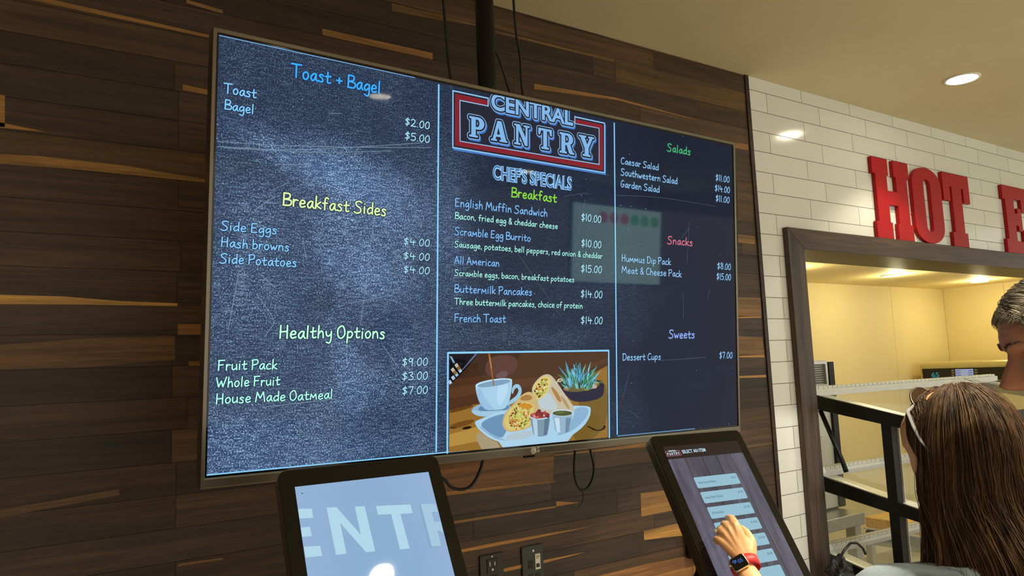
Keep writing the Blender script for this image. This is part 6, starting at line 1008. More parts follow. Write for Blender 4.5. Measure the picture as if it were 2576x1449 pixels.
SCRATCH=[
  [(-0.822, 0.2333), (-0.6373, 0.2498), (-0.3141, 0.2936)],
  [(-0.8218, 0.2223), (-0.6372, 0.2426), (-0.3364, 0.3023)],
  [(-0.8096, 0.2215), (-0.6002, 0.2414), (-0.4221, 0.2703)],
  [(-0.6993, 0.2001), (-0.6183, 0.2107)],
  [(-0.5788, 0.3359), (-0.5481, 0.3402)],
  [(-0.6527, 0.2395), (-0.6161, 0.2456)],
  [(-0.7406, 0.0947), (-0.6981, 0.1296)],
  [(-0.6844, 0.1532), (-0.6677, 0.1658)],
  [(-0.7296, -0.0412), (-0.6947, -0.0708)],
  [(-0.7331, -0.0878), (-0.7024, -0.1284), (-0.6933, -0.1499)],
  [(-0.6933, -0.1499), (-0.7119, -0.176)],
  [(-0.5312, 0.0871), (-0.5432, 0.0446)],
  [(-0.521, -0.1016), (-0.429, -0.0819)],
  [(-0.7716, -0.045), (-0.7898, -0.1638)],
  [(-0.5276, -0.1906), (-0.524, -0.2481)],
  [(-0.438, -0.1981), (-0.3961, -0.2504)],
  [(-0.716, -0.33), (-0.5546, -0.3196)],
  [(-0.553, -0.4424), (-0.5052, -0.4335)],
  [(0.2989, 0.2402), (0.4861, 0.2531), (0.7387, 0.2513)],
  [(0.6131, 0.1881), (0.6002, 0.0551)],
  [(0.5783, 0.135), (0.6128, 0.1692)],
  [(0.581, -0.0394), (0.5815, -0.1199)],
  [(0.7052, -0.0222), (0.6915, -0.0545)],
  [(0.3492, -0.2813), (0.325, -0.3499)],
  [(0.1065, 0.216), (0.1856, 0.2336), (0.2003, 0.2295)],
  [(0.1855, 0.2188), (0.1413, 0.0455)],
  [(-0.0488, 0.0444), (0.0984, -0.1225)],
  [(0.0845, -0.1556), (0.1052, -0.1773)],
  [(0.4797, -0.2482), (0.6826, -0.2409)],
  [(0.3481, -0.3913), (0.3875, -0.4166)],
  [(-0.6341, 0.0422), (-0.6262, -0.002)],
  [(-0.4618, 0.1122), (-0.4939, -0.1518)],
  [(-0.3987, 0.0217), (-0.3553, -0.0533)],
  [(-0.2903, 0.1084), (-0.2785, 0.0295)],
]
KA_C=(0.5208,-1.1574,1.2415)
KA_X=(0.99564,-0.09314,0.00433)
KA_Z=(0.04609,0.53197,0.84551)
KA_LETTERS={'E1': [(-0.1198, 0.1738), (-0.0979, 0.172), (-0.0978, 0.1555), (-0.1201, 0.1575)], 'E2': [(-0.1199, 0.1419), (-0.1052, 0.1411), (-0.1044, 0.1251), (-0.1203, 0.1263)], 'E3': [(-0.1194, 0.1096), (-0.0936, 0.1076), (-0.0929, 0.0906), (-0.119, 0.0922)], 'N': [(-0.0735, 0.1698), (-0.0571, 0.1687), (-0.0248, 0.1152), (-0.026, 0.1654), (-0.0092, 0.1637), (-0.0064, 0.0843), (-0.0218, 0.0853), (-0.0554, 0.1406), (-0.0539, 0.0879), (-0.0708, 0.0888)], 'T': [(0.0102, 0.1616), (0.0718, 0.1562), (0.0721, 0.1399), (0.05, 0.1417), (0.0527, 0.0797), (0.0359, 0.0809), (0.0339, 0.1435), (0.0109, 0.1456)], 'R': [(0.0906, 0.154), (0.1175, 0.1517), (0.1188, 0.1359), (0.1072, 0.1375), (0.1074, 0.1186), (0.1197, 0.1182), (0.1188, 0.0975), (0.1093, 0.1033), (0.1086, 0.0755), (0.092, 0.0769)]}
KB_C=(1.4862,-1.0441,1.2142)
KB_X=(0.98782,-0.15529,-0.00977)
KB_Z=(0.09434,0.54782,0.83126)
KB_BUTTONS=[[(-0.0693, 0.1227), (0.0665, 0.1236), (0.0635, 0.0954), (-0.0697, 0.0921)], [(-0.0675, 0.0833), (0.0668, 0.085), (0.0639, 0.0563), (-0.068, 0.0532)], [(-0.067, 0.0431), (0.0677, 0.0456), (0.0652, 0.0181), (-0.0672, 0.0143)], [(-0.0674, 0.0033), (0.0684, 0.0066), (0.0657, -0.0215), (-0.0664, -0.0241)], [(-0.0666, -0.0344), (0.0678, -0.0324), (0.0657, -0.0617), (-0.0663, -0.0623)], [(-0.0662, -0.0724), (0.0681, -0.0711), (0.0665, -0.1004), (-0.0647, -0.1003)], [(-0.0665, -0.1117), (0.0689, -0.1096), (0.0673, -0.1382), (-0.0647, -0.1385)]]
KB_HEAD=[(-0.12, 0.2134), (0.1199, 0.213), (0.1164, 0.1786), (-0.1195, 0.1768)]
KB_LOGO=[(-0.118, 0.1991), (-0.0742, 0.2), (-0.0748, 0.1867), (-0.1196, 0.1855)]
KB_TITLE=[(-0.0684, 0.19), (0.0059, 0.1913), (-0.0661, 0.1993)]
KB_SEAMS=[[(-0.0728, 0.1742), (-0.061, -0.0171)], [(-0.0195, 0.1761), (-0.01, -0.039)], [(0.028, 0.1775), (0.0373, -0.0239)], [(0.0736, 0.1766), (0.0869, -0.1457)]]
STREAKS=[
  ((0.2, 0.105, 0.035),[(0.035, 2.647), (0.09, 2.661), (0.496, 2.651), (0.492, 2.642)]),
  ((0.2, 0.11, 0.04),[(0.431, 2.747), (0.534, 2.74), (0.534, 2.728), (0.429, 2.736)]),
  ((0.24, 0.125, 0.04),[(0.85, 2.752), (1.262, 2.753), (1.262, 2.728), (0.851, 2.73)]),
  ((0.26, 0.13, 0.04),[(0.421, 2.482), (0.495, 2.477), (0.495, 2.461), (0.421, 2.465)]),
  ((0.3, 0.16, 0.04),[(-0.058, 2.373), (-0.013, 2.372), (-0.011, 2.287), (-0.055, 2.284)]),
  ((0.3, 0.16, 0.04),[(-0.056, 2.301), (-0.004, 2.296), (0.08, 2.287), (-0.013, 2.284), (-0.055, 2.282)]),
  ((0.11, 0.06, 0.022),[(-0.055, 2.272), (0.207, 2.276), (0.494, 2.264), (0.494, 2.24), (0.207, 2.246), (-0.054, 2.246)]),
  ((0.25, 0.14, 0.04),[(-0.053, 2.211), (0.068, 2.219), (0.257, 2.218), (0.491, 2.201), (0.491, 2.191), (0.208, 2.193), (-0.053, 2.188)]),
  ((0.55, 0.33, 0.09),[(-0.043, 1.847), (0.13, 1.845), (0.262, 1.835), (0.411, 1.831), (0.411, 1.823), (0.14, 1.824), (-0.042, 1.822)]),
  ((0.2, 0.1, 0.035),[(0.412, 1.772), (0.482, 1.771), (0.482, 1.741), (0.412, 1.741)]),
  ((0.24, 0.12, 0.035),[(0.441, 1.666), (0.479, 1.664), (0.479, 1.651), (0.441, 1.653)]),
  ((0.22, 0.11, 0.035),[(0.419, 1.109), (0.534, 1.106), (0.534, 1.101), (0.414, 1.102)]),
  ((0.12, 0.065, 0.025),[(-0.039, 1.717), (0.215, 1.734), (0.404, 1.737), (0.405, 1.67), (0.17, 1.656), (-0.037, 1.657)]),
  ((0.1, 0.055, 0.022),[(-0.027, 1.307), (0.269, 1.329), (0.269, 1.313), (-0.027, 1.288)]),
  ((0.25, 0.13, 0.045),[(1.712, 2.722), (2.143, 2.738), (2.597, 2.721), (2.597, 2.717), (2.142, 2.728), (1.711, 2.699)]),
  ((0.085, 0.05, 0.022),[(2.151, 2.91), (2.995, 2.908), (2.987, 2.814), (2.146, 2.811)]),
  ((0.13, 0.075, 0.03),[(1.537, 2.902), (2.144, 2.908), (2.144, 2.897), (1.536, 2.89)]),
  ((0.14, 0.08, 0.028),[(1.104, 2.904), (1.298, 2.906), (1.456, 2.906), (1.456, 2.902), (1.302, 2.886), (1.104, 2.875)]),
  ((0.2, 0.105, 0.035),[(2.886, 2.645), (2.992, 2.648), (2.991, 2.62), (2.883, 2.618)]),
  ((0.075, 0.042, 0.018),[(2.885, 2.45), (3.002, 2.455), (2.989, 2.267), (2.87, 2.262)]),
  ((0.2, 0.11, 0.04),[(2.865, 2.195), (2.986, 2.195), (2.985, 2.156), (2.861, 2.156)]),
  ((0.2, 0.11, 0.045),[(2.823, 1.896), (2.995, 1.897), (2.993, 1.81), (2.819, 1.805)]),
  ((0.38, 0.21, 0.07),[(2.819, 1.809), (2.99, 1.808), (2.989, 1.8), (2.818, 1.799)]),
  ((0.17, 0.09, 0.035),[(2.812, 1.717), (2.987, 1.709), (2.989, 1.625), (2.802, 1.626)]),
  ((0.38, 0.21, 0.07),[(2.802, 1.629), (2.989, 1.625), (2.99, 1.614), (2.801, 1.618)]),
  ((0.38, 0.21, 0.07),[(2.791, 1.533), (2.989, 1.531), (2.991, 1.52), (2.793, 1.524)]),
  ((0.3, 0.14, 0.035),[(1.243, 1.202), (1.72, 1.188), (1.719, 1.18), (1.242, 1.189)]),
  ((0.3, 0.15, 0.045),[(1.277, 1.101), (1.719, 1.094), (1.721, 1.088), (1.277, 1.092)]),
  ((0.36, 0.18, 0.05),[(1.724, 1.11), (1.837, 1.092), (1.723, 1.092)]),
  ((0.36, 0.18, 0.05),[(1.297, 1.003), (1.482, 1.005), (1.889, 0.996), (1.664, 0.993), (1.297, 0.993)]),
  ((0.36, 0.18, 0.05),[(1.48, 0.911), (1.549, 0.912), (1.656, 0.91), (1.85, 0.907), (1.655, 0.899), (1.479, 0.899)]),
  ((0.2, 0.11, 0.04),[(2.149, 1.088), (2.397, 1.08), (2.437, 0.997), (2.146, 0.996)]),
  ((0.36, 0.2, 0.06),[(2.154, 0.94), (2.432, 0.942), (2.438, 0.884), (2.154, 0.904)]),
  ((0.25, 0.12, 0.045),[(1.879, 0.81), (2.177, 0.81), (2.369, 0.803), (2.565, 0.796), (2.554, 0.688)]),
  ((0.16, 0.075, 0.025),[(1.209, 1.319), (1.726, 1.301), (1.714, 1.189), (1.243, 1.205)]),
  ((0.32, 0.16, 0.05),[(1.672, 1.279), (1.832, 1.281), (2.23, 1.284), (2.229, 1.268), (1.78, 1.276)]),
]
TV_BADGE=[(-0.001, -0.4707), (0.0039, -0.4711), (0.0058, -0.4741), (0.0175, -0.475), (0.0058, -0.4676)]
TV_SENSOR=[(-0.0292, -0.4812), (0.0138, -0.4815)]
# ------------------------------------------------------------------ lettering
G = {
'T': (.7, ".0,.97 .72,1.0;.36,.98 .34,0"), 'B': (.6, ".08,.98 .05,0;~.08,.98 .48,.94 .46,.62 .08,.5;~.08,.5 .58,.42 .52,.06 .02,.02"),
'S': (.62, "~.6,.9 .42,1 .14,.88 .2,.62 .48,.42 .5,.12 .22,-.02 .0,.08"), 'E': (.56, ".1,.97 .06,.02;.08,.97 .52,1;.08,.52 .44,.55;.06,.02 .5,.06"),
'H': (.64, ".1,1 .06,0;.56,1 .54,0;.06,.5 .55,.54"), 'P': (.56, ".1,.98 .06,0;~.02,.95 .48,1 .5,.62 .08,.46"), 'F': (.56, ".1,.97 .06,0;.05,.97 .56,1;.08,.52 .44,.56"),
'W': (.86, ".0,.95 .18,.02 .42,.6 .55,.02 .86,1"), 'M': (.84, ".02,0 .15,.98 .4,.35 .68,.98 .8,0"), 'O': (.62, "~.32,1 .06,.72 .08,.15 .34,.0 .58,.35 .5,.88 .32,1"),
'A': (.62, ".0,0 .3,1 .6,0;.12,.35 .5,.38"), 'D': (.62, ".1,.97 .06,0;~.0,.95 .42,.95 .6,.5 .4,.08 .03,.02"), 'C': (.58, "~.56,.88 .4,1 .14,.78 .06,.3 .25,.02 .55,.12"),
'G': (.58, "~.5,.94 .28,.97 .06,.5 .15,.05 .42,.08 .5,.42;.3,.42 .56,.43"),
'a': (.5, "~.44,.5 .28,.57 .06,.3 .12,.04 .28,.08 .44,.48;~.44,.55 .42,.2 .53,.02"), 'b': (.48, ".08,1 .06,.02;~.06,.4 .28,.57 .45,.35 .3,.03 .05,.04"), 'c': (.42, "~.4,.5 .25,.57 .05,.3 .15,.02 .41,.08"),
'd': (.5, "~.44,.48 .25,.55 .05,.28 .15,.02 .42,.2;.46,1 .44,.02"), 'e': (.46, "~.06,.28 .38,.34 .38,.52 .2,.57 .05,.3 .15,.02 .43,.1"), 'f': (.42, "~.45,.92 .3,1 .2,.8 .17,0;.02,.52 .38,.56"),
'g': (.48, "~.42,.5 .25,.57 .05,.3 .15,.06 .4,.3;~.44,.55 .42,-.1 .3,-.36 .05,-.28"), 'h': (.48, ".1,1 .05,0;~.06,.3 .28,.57 .4,.4 .42,.02"), 'i': (.2, ".1,.56 .08,0;.12,.78 .13,.81"),
'k': (.46, ".1,1 .05,0;.42,.56 .08,.25 .44,.02"), 'l': (.2, ".12,1 .08,0"), 'm': (.66, ".03,0 .1,.57 .3,.18 .53,.57 .6,0"), 'n': (.5, ".08,.56 .05,0;~.06,.32 .28,.57 .4,.42 .44,.02"),
'o': (.48, "~.25,.57 .06,.38 .1,.06 .3,.03 .44,.3 .36,.52 .25,.57"), 'p': (.5, ".1,.56 .03,-.38;~.08,.42 .3,.57 .45,.35 .3,.06 .06,.1"), 'r': (.38, ".06,.56 .06,0;~.06,.3 .2,.53 .38,.5"),
's': (.42, "~.38,.48 .22,.57 .09,.44 .3,.26 .32,.06 .15,.0 .02,.06"), 't': (.42, "~.2,.85 .17,.2 .22,.03 .4,.08;.02,.5 .42,.56"), 'u': (.48, "~.06,.56 .06,.15 .18,.02 .4,.2;.42,.56 .44,.02"),
'w': (.62, ".02,.56 .14,.03 .3,.4 .42,.03 .62,.57"), 'y': (.48, "~.05,.56 .1,.25 .25,.2 .4,.35;~.44,.57 .42,-.05 .3,-.36 .08,-.3"),
'0': (.46, "~.28,.96 .06,.6 .08,.12 .24,.02 .42,.3 .42,.8 .28,.96"), '1': (.2, ".12,1 .1,0"), '2': (.5, "~.05,.78 .2,.98 .42,.8 .3,.4 .02,.03;.02,.03 .5,.05"), '3': (.46, "~.05,.9 .3,.98 .42,.78 .2,.55 .45,.35 .35,.05 .02,.05"),
'4': (.55, ".15,.95 .06,.42 .54,.48;.38,.7 .35,0"), '5': (.48, ".12,.95 .46,.98;~.12,.95 .08,.55 .35,.58 .45,.3 .3,.03 .02,.05"), '7': (.46, ".03,.93 .46,.97 .18,0"),
'8': (.46, "~.4,.85 .2,1 .08,.8 .4,.4 .35,.05 .1,.08 .1,.35 .4,.7 .4,.85"), '9': (.46, "~.4,.8 .2,.98 .05,.7 .2,.5 .4,.72;.42,.92 .34,0"),
'$': (.48, "~.45,.78 .25,.86 .08,.68 .4,.4 .35,.18 .05,.15;.3,1.04 .2,-.1"), '.': (.14, ".06,.02 .07,.04"), ',': (.16, ".1,.07 .03,-.14"), '&': (.56, "~.54,.0 .15,.7 .3,.97 .42,.75 .1,.35 .1,.08 .3,.02 .5,.4"),
'+': (.5, ".05,.4 .46,.42;.26,.62 .25,.2"), "'": (.14, ".1,1 .06,.8"), ' ': (.2, "")}
def smooth_pts(p, n=5):
    if len(p) < 3: return p
    q = [p[0]]+p+[p[-1]]; o = []
    if p[0] == p[-1]: q = [p[-2]]+p+[p[1]]
    for i in range(1, len(q)-2):
        a, b, c, d = [Vector((*x, 0)) for x in q[i-1:i+3]]
        for k in range(n):
            t = k/n; r = .5*((2*b)+(c-a)*t+(2*a-5*b+4*c-d)*t*t+(3*b-a-3*c+d)*t**3); o.append((r.x, r.y))
    o.append(p[-1]); return o
def glyph_strokes(ch):
    w, s = G[ch]; out = []
    for st in filter(None, s.split(';')):
        sm = st[0] == '~'; pts = [tuple(float(v) for v in q.split(',')) for q in st.lstrip('~').split()]
        out.append(smooth_pts(pts) if sm else pts)
    return w, out
def ribbon(mb, pts, hw, y, col, caps=8):
    for a, b in zip(pts[:-1], pts[1:]):
        dx, dz = b[0]-a[0], b[1]-a[1]; l = math.hypot(dx, dz)
        if l < 1e-7: continue
        nx, nz = -dz/l*hw, dx/l*hw
        mb.flat([(a[0]-nx, a[1]-nz), (b[0]-nx, b[1]-nz), (b[0]+nx, b[1]+nz), (a[0]+nx, a[1]+nz)], y, col)
    for i, p in enumerate(pts):
        if caps and (i in (0, len(pts)-1) or len(pts) < 40):
            mb.flat([(p[0]+hw*math.cos(2*PI*k/caps), p[1]+hw*math.sin(2*PI*k/caps)) for k in range(caps)], y, col)
def hand_text(mb, txt, x0, x1, z, cap, y, col, weight=.105, gap=.1):
    adv = []; tot = 0
    for ch in txt: adv.append(tot); tot += G[ch][0]+gap
    tot -= gap; sx = (x1-x0)/tot; rnd = random.Random(len(txt)*7+int(cap*1e4))
    for ch, a in zip(txt, adv):
        dz = rnd.uniform(-.025, .025)
        for st in glyph_strokes(ch)[1]:
            ribbon(mb, [(x0+(a+px)*sx, z+(pz+dz)*cap) for px, pz in st], cap*weight*.5, y, col)
_dg = None
def curve_mesh(cu):
    o = bpy.data.objects.new('tmp', cu); COL.objects.link(o); dg = bpy.context.evaluated_depsgraph_get()
    me = bpy.data.meshes.new_from_object(o.evaluated_get(dg)); bpy.data.objects.remove(o)
    V = [tuple(v.co) for v in me.vertices]; F = [tuple(p.vertices) for p in me.polygons]; bpy.data.meshes.remove(me); return V, F
_fc = {}
def font_shape(txt, bold=0.0, gap=1.0):
    k = (txt, bold, gap)
    if k not in _fc:
        cu = bpy.data.curves.new('t', 'FONT'); cu.body = txt; cu.size = 1.0; cu.offset = bold; cu.fill_mode = 'FRONT'; cu.space_character = gap; cu.resolution_u = 4
        _fc[k] = curve_mesh(cu); bpy.data.curves.remove(cu)
    return _fc[k]
def stroke_edges(mb, P, F, g, y, col, clip=None, n=8):
    """thickens a flat shape by g all round: a bar along every outline edge and a disc on every corner"""
    cnt = {}
    for f in F:
        for a, b in zip(f, f[1:]+f[:1]): cnt[(min(a, b), max(a, b))] = cnt.get((min(a, b), max(a, b)), 0)+1
    cz = (lambda z: min(z, clip)) if clip is not None else (lambda z: z)
    seen = set()
    for (a, b), k in cnt.items():
        if k != 1: continue
        (x0, z0), (x1, z1) = P[a], P[b]; l = math.hypot(x1-x0, z1-z0)
        if l > 1e-7:
            nx, nz = -(z1-z0)/l*g, (x1-x0)/l*g
            mb.flat([(x0-nx, cz(z0-nz)), (x1-nx, cz(z1-nz)), (x1+nx, cz(z1+nz)), (x0+nx, cz(z0+nz))], y, col)
        for i in (a, b):
            if i not in seen:
                seen.add(i); mb.flat([(P[i][0]+g*math.cos(2*PI*q/n), cz(P[i][1]+g*math.sin(2*PI*q/n))) for q in range(n)], y, col)
def font_text(mb, txt, x0, x1, z, cap, y, col, bold=0.0, grow=0.0, shift=(0, 0), clip=None):
    """upright sans lettering between x0 and x1, cap high; grow thickens the outline by that many metres"""
    V, F = font_shape(txt, bold)
    ax = min(v[0] for v in V); bx = max(v[0] for v in V); az = min(v[1] for v in V); bz = max(v[1] for v in V)
    if any(c in txt for c in 'gpqy,'): az = 0
    sx = (x1-x0)/(bx-ax); sz = cap/(bz-az); c_ = (lambda q: min(q, clip)) if clip is not None else (lambda q: q)
    P = [(x0+(v[0]-ax)*sx+shift[0], z+(v[1]-az)*sz+shift[1]) for v in V]
    mb.add([(p[0], y, c_(p[1])) for p in P], F, col)
    if grow: stroke_edges(mb, P, F, grow, y, col, clip)
# slab-serif capitals: closed outlines, unit square, holes listed after the outline
def arc(cx, cz, rx, rz, a0, a1, n=8): return [(cx+rx*math.cos(math.radians(a0+(a1-a0)*k/n)), cz+rz*math.sin(math.radians(a0+(a1-a0)*k/n))) for k in range(n+1)]
SLAB = {
'P': [[(0, 0), (.56, 0), (.56, .1), (.42, .1), (.42, .4), (.6, .4)]+arc(.62, .7, .36, .3, -90, 90)+[(0, 1), (0, .9), (.13, .9), (.13, .1), (0, .1)], [(.42, .52), (.52, .52)]+arc(.52, .7, .14, .18, -90, 90)+[(.42, .88)]],
'A': [[(-.02, 0), (.36, 0), (.36, .09), (.27, .09), (.31, .22), (.58, .22), (.62, .09), (.52, .09), (.52, 0), (1.02, 0), (1.02, .09), (.94, .09), (.64, 1), (.38, 1), (.08, .09), (-.02, .09)], [(.35, .34), (.55, .34), (.45, .68)]],
'N': [[(0, 0), (.4, 0), (.4, .09), (.27, .09), (.27, .72), (.7, 0), (.86, 0), (.86, .91), (1, .91), (1, 1), (.6, 1), (.6, .91), (.73, .91), (.73, .4), (.36, 1), (0, 1), (0, .91), (.12, .91), (.12, .09), (0, .09)]],
'T': [[(.22, 0), (.78, 0), (.78, .1), (.64, .1), (.64, .89), (.8, .89), (.88, .68), (1, .68), (1, 1), (0, 1), (0, .68), (.12, .68), (.2, .89), (.36, .89), (.36, .1), (.22, .1)]],
'R': [[(0, 0), (.5, 0), (.5, .1), (.39, .1), (.39, .42), (.48, .42), (.64, .06), (.74, 0), (1.02, 0), (1.02, .1), (.92, .1), (.74, .46)]+arc(.6, .72, .34, .28, -60, 90)+[(0, 1), (0, .9), (.12, .9), (.12, .1), (0, .1)], [(.39, .54), (.5, .54)]+arc(.5, .715, .14, .175, -90, 90)+[(.39, .89)]],
'Y': [[(.24, 0), (.78, 0), (.78, .1), (.65, .1), (.65, .42), (.92, .91), (1.02, .91), (1.02, 1), (.62, 1), (.62, .91), (.72, .91), (.55, .58), (.38, .91), (.48, .91), (.48, 1), (-.02, 1), (-.02, .91), (.08, .91), (.37, .4), (.37, .1), (.24, .1)]],
# the tall wooden-type letters over the hatch
'wH': [[(0, 0), (.42, 0), (.42, .2), (.37, .2), (.37, .43), (.63, .43), (.63, .2), (.58, .2), (.58, 0), (1, 0), (1, .2), (.93, .2), (.93, .8), (1, .8), (1, 1), (.58, 1), (.58, .8), (.63, .8), (.63, .6), (.37, .6), (.37, .8), (.42, .8), (.42, 1), (0, 1), (0, .8), (.07, .8), (.07, .2), (0, .2)]],
'wO': [arc(.5, .78, .5, .22, 0, 180, 14)+arc(.5, .22, .5, .22, 180, 360, 14), arc(.5, .79, .12, .06, 0, 180, 8)+arc(.5, .21, .12, .06, 180, 360, 8)],
'wT': [[(.22, 0), (.78, 0), (.78, .19), (.68, .19), (.68, .82), (.76, .82), (.76, .62), (1, .62), (1, 1), (0, 1), (0, .62), (.24, .62), (.24, .82), (.32, .82), (.32, .19), (.22, .19)]],
'wE': [[(0, 0), (1, 0), (1, .36), (.78, .36), (.78, .18), (.45, .18), (.45, .42), (.58, .42), (.58, .34), (.74, .34), (.74, .68), (.58, .68), (.58, .6), (.45, .6), (.45, .82), (.78, .82), (.78, .64), (1, .64), (1, 1), (0, 1), (0, .8), (.1, .8), (.1, .2), (0, .2)]],
}
def slab_shape(ch, w, h, grow=0.0, extrude=0.0, bev=0.0):
    cu = bpy.data.curves.new('s', 'CURVE'); cu.dimensions = '2D'; cu.fill_mode = 'BOTH' if extrude else 'FRONT'; cu.offset = grow; cu.extrude = extrude; cu.bevel_depth = bev; cu.bevel_resolution = 1
    for pl in SLAB[ch]:
        sp = cu.splines.new('POLY'); sp.points.add(len(pl)-1); sp.use_cyclic_u = True
        for q, (x, z) in zip(sp.points, pl): q.co = (x*w, z*h, 0, 1)
    r = curve_mesh(cu); bpy.data.curves.remove(cu); return r
def slab_text(mb, ch, x0, x1, z, cap, y, col, grow=0.0, shift=(0, 0)):
    V, F = slab_shape(ch, x1-x0, cap); P = [(x0+v[0]+shift[0], z+v[1]+shift[1]) for v in V]
    mb.add([(p[0], y, p[1]) for p in P], F, col)
    if grow: stroke_edges(mb, P, F, grow, y, col)
# ------------------------------------------------------------------ the setting
rnd = random.Random(11)
def wood_clad():
    mb = MB(); mb.box((-4, .004, 0), (3.024, .27, CEIL), (.03, .017, .009, .5))
    base = [(.050, .029, .0165), (.042, .024, .0145), (.062, .036, .019), (.036, .0215, .014), (.074, .042, .021), (.056, .031, .016), (.047, .029, .019)]
    k0 = -14; z = 1.206+.0895*k0
    while z < CEIL:
        z1 = min(z+.0895, CEIL)
        if z1 > 0:
            x = -4.0; stops = []
            while x < 3.0:
                x += rnd.uniform(.55, 1.5); stops.append(x)
            stops = [s for s in stops if abs(s-.41) > .45 and s < 2.9]
            if rnd.random() < .75: stops.append(.41+rnd.choice([0, .0, .008, .028, -.012]))
            stops = sorted(stops)+[3.0]; a = -4.0
            for s in stops:
                c = rnd.choice(base); j = rnd.uniform(.8, 1.3); g = .0006
                c = (c[0]*j*1.06, c[1]*j*.98, c[2]*j*.88)+(rnd.random(),)
                mb.flat([(a+g, max(z, 0)+g), (s-g, max(z, 0)+g), (s-g, z1-g), (a+g, z1-g)], 0.0, c)
                a = s
        z += .0895
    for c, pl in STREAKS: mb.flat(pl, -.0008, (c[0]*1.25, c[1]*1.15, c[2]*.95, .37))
    o = mb.build('wall_left', M['planks'], fix=False); return struct(o)
wood_clad()
t = MB(); t.box((3.0, -.006, 0), (3.026, .02, CEIL), (.032, .018, .011, .2)); struct(t.build('trim_1', M['planks']))
w = MB(); w.box((3.026, 0, 0), (3.30, .275, CEIL)); w.box((3.30, 0, 2.166), (7.45, .275, CEIL)); w.box((7.45, 0, 0), (9.2, .275, CEIL)); struct(w.build('wall_right', M['tile']))
w = MB(); w.box((-4.2, -6.2, 0), (-4, .27, CEIL)); struct(w.build('wall_side', plain('side_wall_paint', (150, 128, 96), .8)))
w = MB(); w.box((-4.2, -6.2, CEIL), (9.4, .3, CEIL+.08)); struct(w.build('ceiling', M['ceiling']))
w = MB(); w.box((-4.2, -6.2, -.06), (9.4, 1.6, 0)); struct(w.build('floor', M['floor']))
# casing round the serving hatch, mitred at the corner
w = MB(); w.prism([(3.203, 0), (3.33, 0), (3.33, 2.146), (3.203, 2.251)], -.03, -.0005); struct(w.build('trim_2', M['frame_v'], bevel=.003))
w = MB(); w.prism([(3.203, 2.251), (3.33, 2.146), (7.45, 2.146), (7.56, 2.251)], -.03, -.0005); struct(w.build('trim_3', M['frame_h'], bevel=.003))
w = MB(); w.box((3.30, -.004, 2.146), (7.45, .275, 2.166)); struct(w.build('trim_4', M['frame_h']))
# the alcove behind it, lined with cream panels
AY, AX = 1.326, 7.41
w = MB(); seams = [3.3, 4.1, 5.3, 6.5, AX]
for a, b in zip(seams[:-1], seams[1:]): w.box((a+.002, AY, 0), (b-.002, AY+.02, ALC))
w.box((3.24, AY+.008, 0), (AX+.10, AY+.06, ALC+.06)); struct(w.build('wall_alcove_back', M['cream']))
w = MB()
for a, b in ((.275, .8), (.8, AY)): w.box((AX, a+.001, 0), (AX+.04, b-.001, ALC))
struct(w.build('wall_alcove_right', M['cream']))
w = MB(); w.box((3.24, .275, 0), (3.3, AY, ALC)); struct(w.build('wall_alcove_left', M['cream']))
w = MB(); xs = [3.3, 4.5, 5.0, 6.2, AX]
for a, b in zip(xs[:-1], xs[1:]): w.box((a+.002, .275, ALC), (b-.002, AY, ALC+.03))
w.box((3.24, .275, ALC+.008), (AX+.05, AY+.05, ALC+.06)); struct(w.build('ceiling_alcove', M['cream']))

# ------------------------------------------------------------------ ceiling lamps
def can(loc, label, r=.084, lampmat='lamp', group=None):
    t = thing('recessed_ceiling_light', label, 'ceiling light', loc, group)
    mb = MB(); mb.lathe([(r, 0), (r, -.006), (r*.92, -.009), (r*.8, -.004), (r*.8, 0)], loc, 40); mb.build('trim_ring', M['white'], t, smooth=True)
    mb = MB(); mb.lathe([(0, -.003), (r*.8, -.003)], loc, 40); mb.build('diffuser', M[lampmat], t)
    return t
can((4.073, -.519, CEIL), 'lit round recessed light in the cream ceiling above the red letters')
for p, lb in (((1.9, -3.28, CEIL), 'round recessed light mirrored beside the Bagel heading on the menu television'), ((4.17, -4.91, CEIL), "round recessed light mirrored by the CHEF'S SPECIALS heading"),
              ((2.98, -1.50, CEIL), 'round recessed light above the touch kiosk and the woman'), ((2.02, -1.78, CEIL), 'round recessed light added to brighten the arm that presses the kiosk'), ((1.09, -2.63, CEIL), "round recessed light mirrored as a white oval in the kiosk with big letters"), ((-.75, -.95, CEIL), 'round recessed light over the far left of the plank wall')):
    can(p, lb, .05 if p[0] == 1.09 else .084)
can((5.563, .78, ALC), 'brighter round lamp near the middle of the alcove ceiling', .075, 'alc_lamp')
can((6.98, .80, ALC), 'round lamp in the alcove ceiling close to its right wall', .075, 'alc_lamp')
tag(MB().lathe([(0, -.004), (.008, -.004), (.011, 0)], (4.37, .555, ALC), 16).build('indicator_light', M['red_led']), 'tiny glowing red indicator dot on the alcove ceiling near the casing', 'indicator light')

# ------------------------------------------------------------------ red letters standing on the casing
def letter(key, x0, x1, label):
    h = .462; V, F = slab_shape(key, x1-x0, h, 0, .009, .0015)
    mb = MB(); mb.add([(x0+v[0], -.0135-v[2], 2.2535+v[1]) for v in V], F)
    o = mb.build('sign_letter', M['red']); tag(o, label, 'sign letter', 'red letters over the hatch')
letter('wH', 4.024, 4.402, 'red wooden-type letter H, first of the word HOT')
letter('wO', 4.436, 4.766, 'red wooden-type letter O in the middle of HOT')
letter('wT', 4.796, 5.122, 'red wooden-type letter T ending the word HOT')
letter('wE', 5.586, 5.93, 'red wooden-type letter E cut off by the right picture edge')

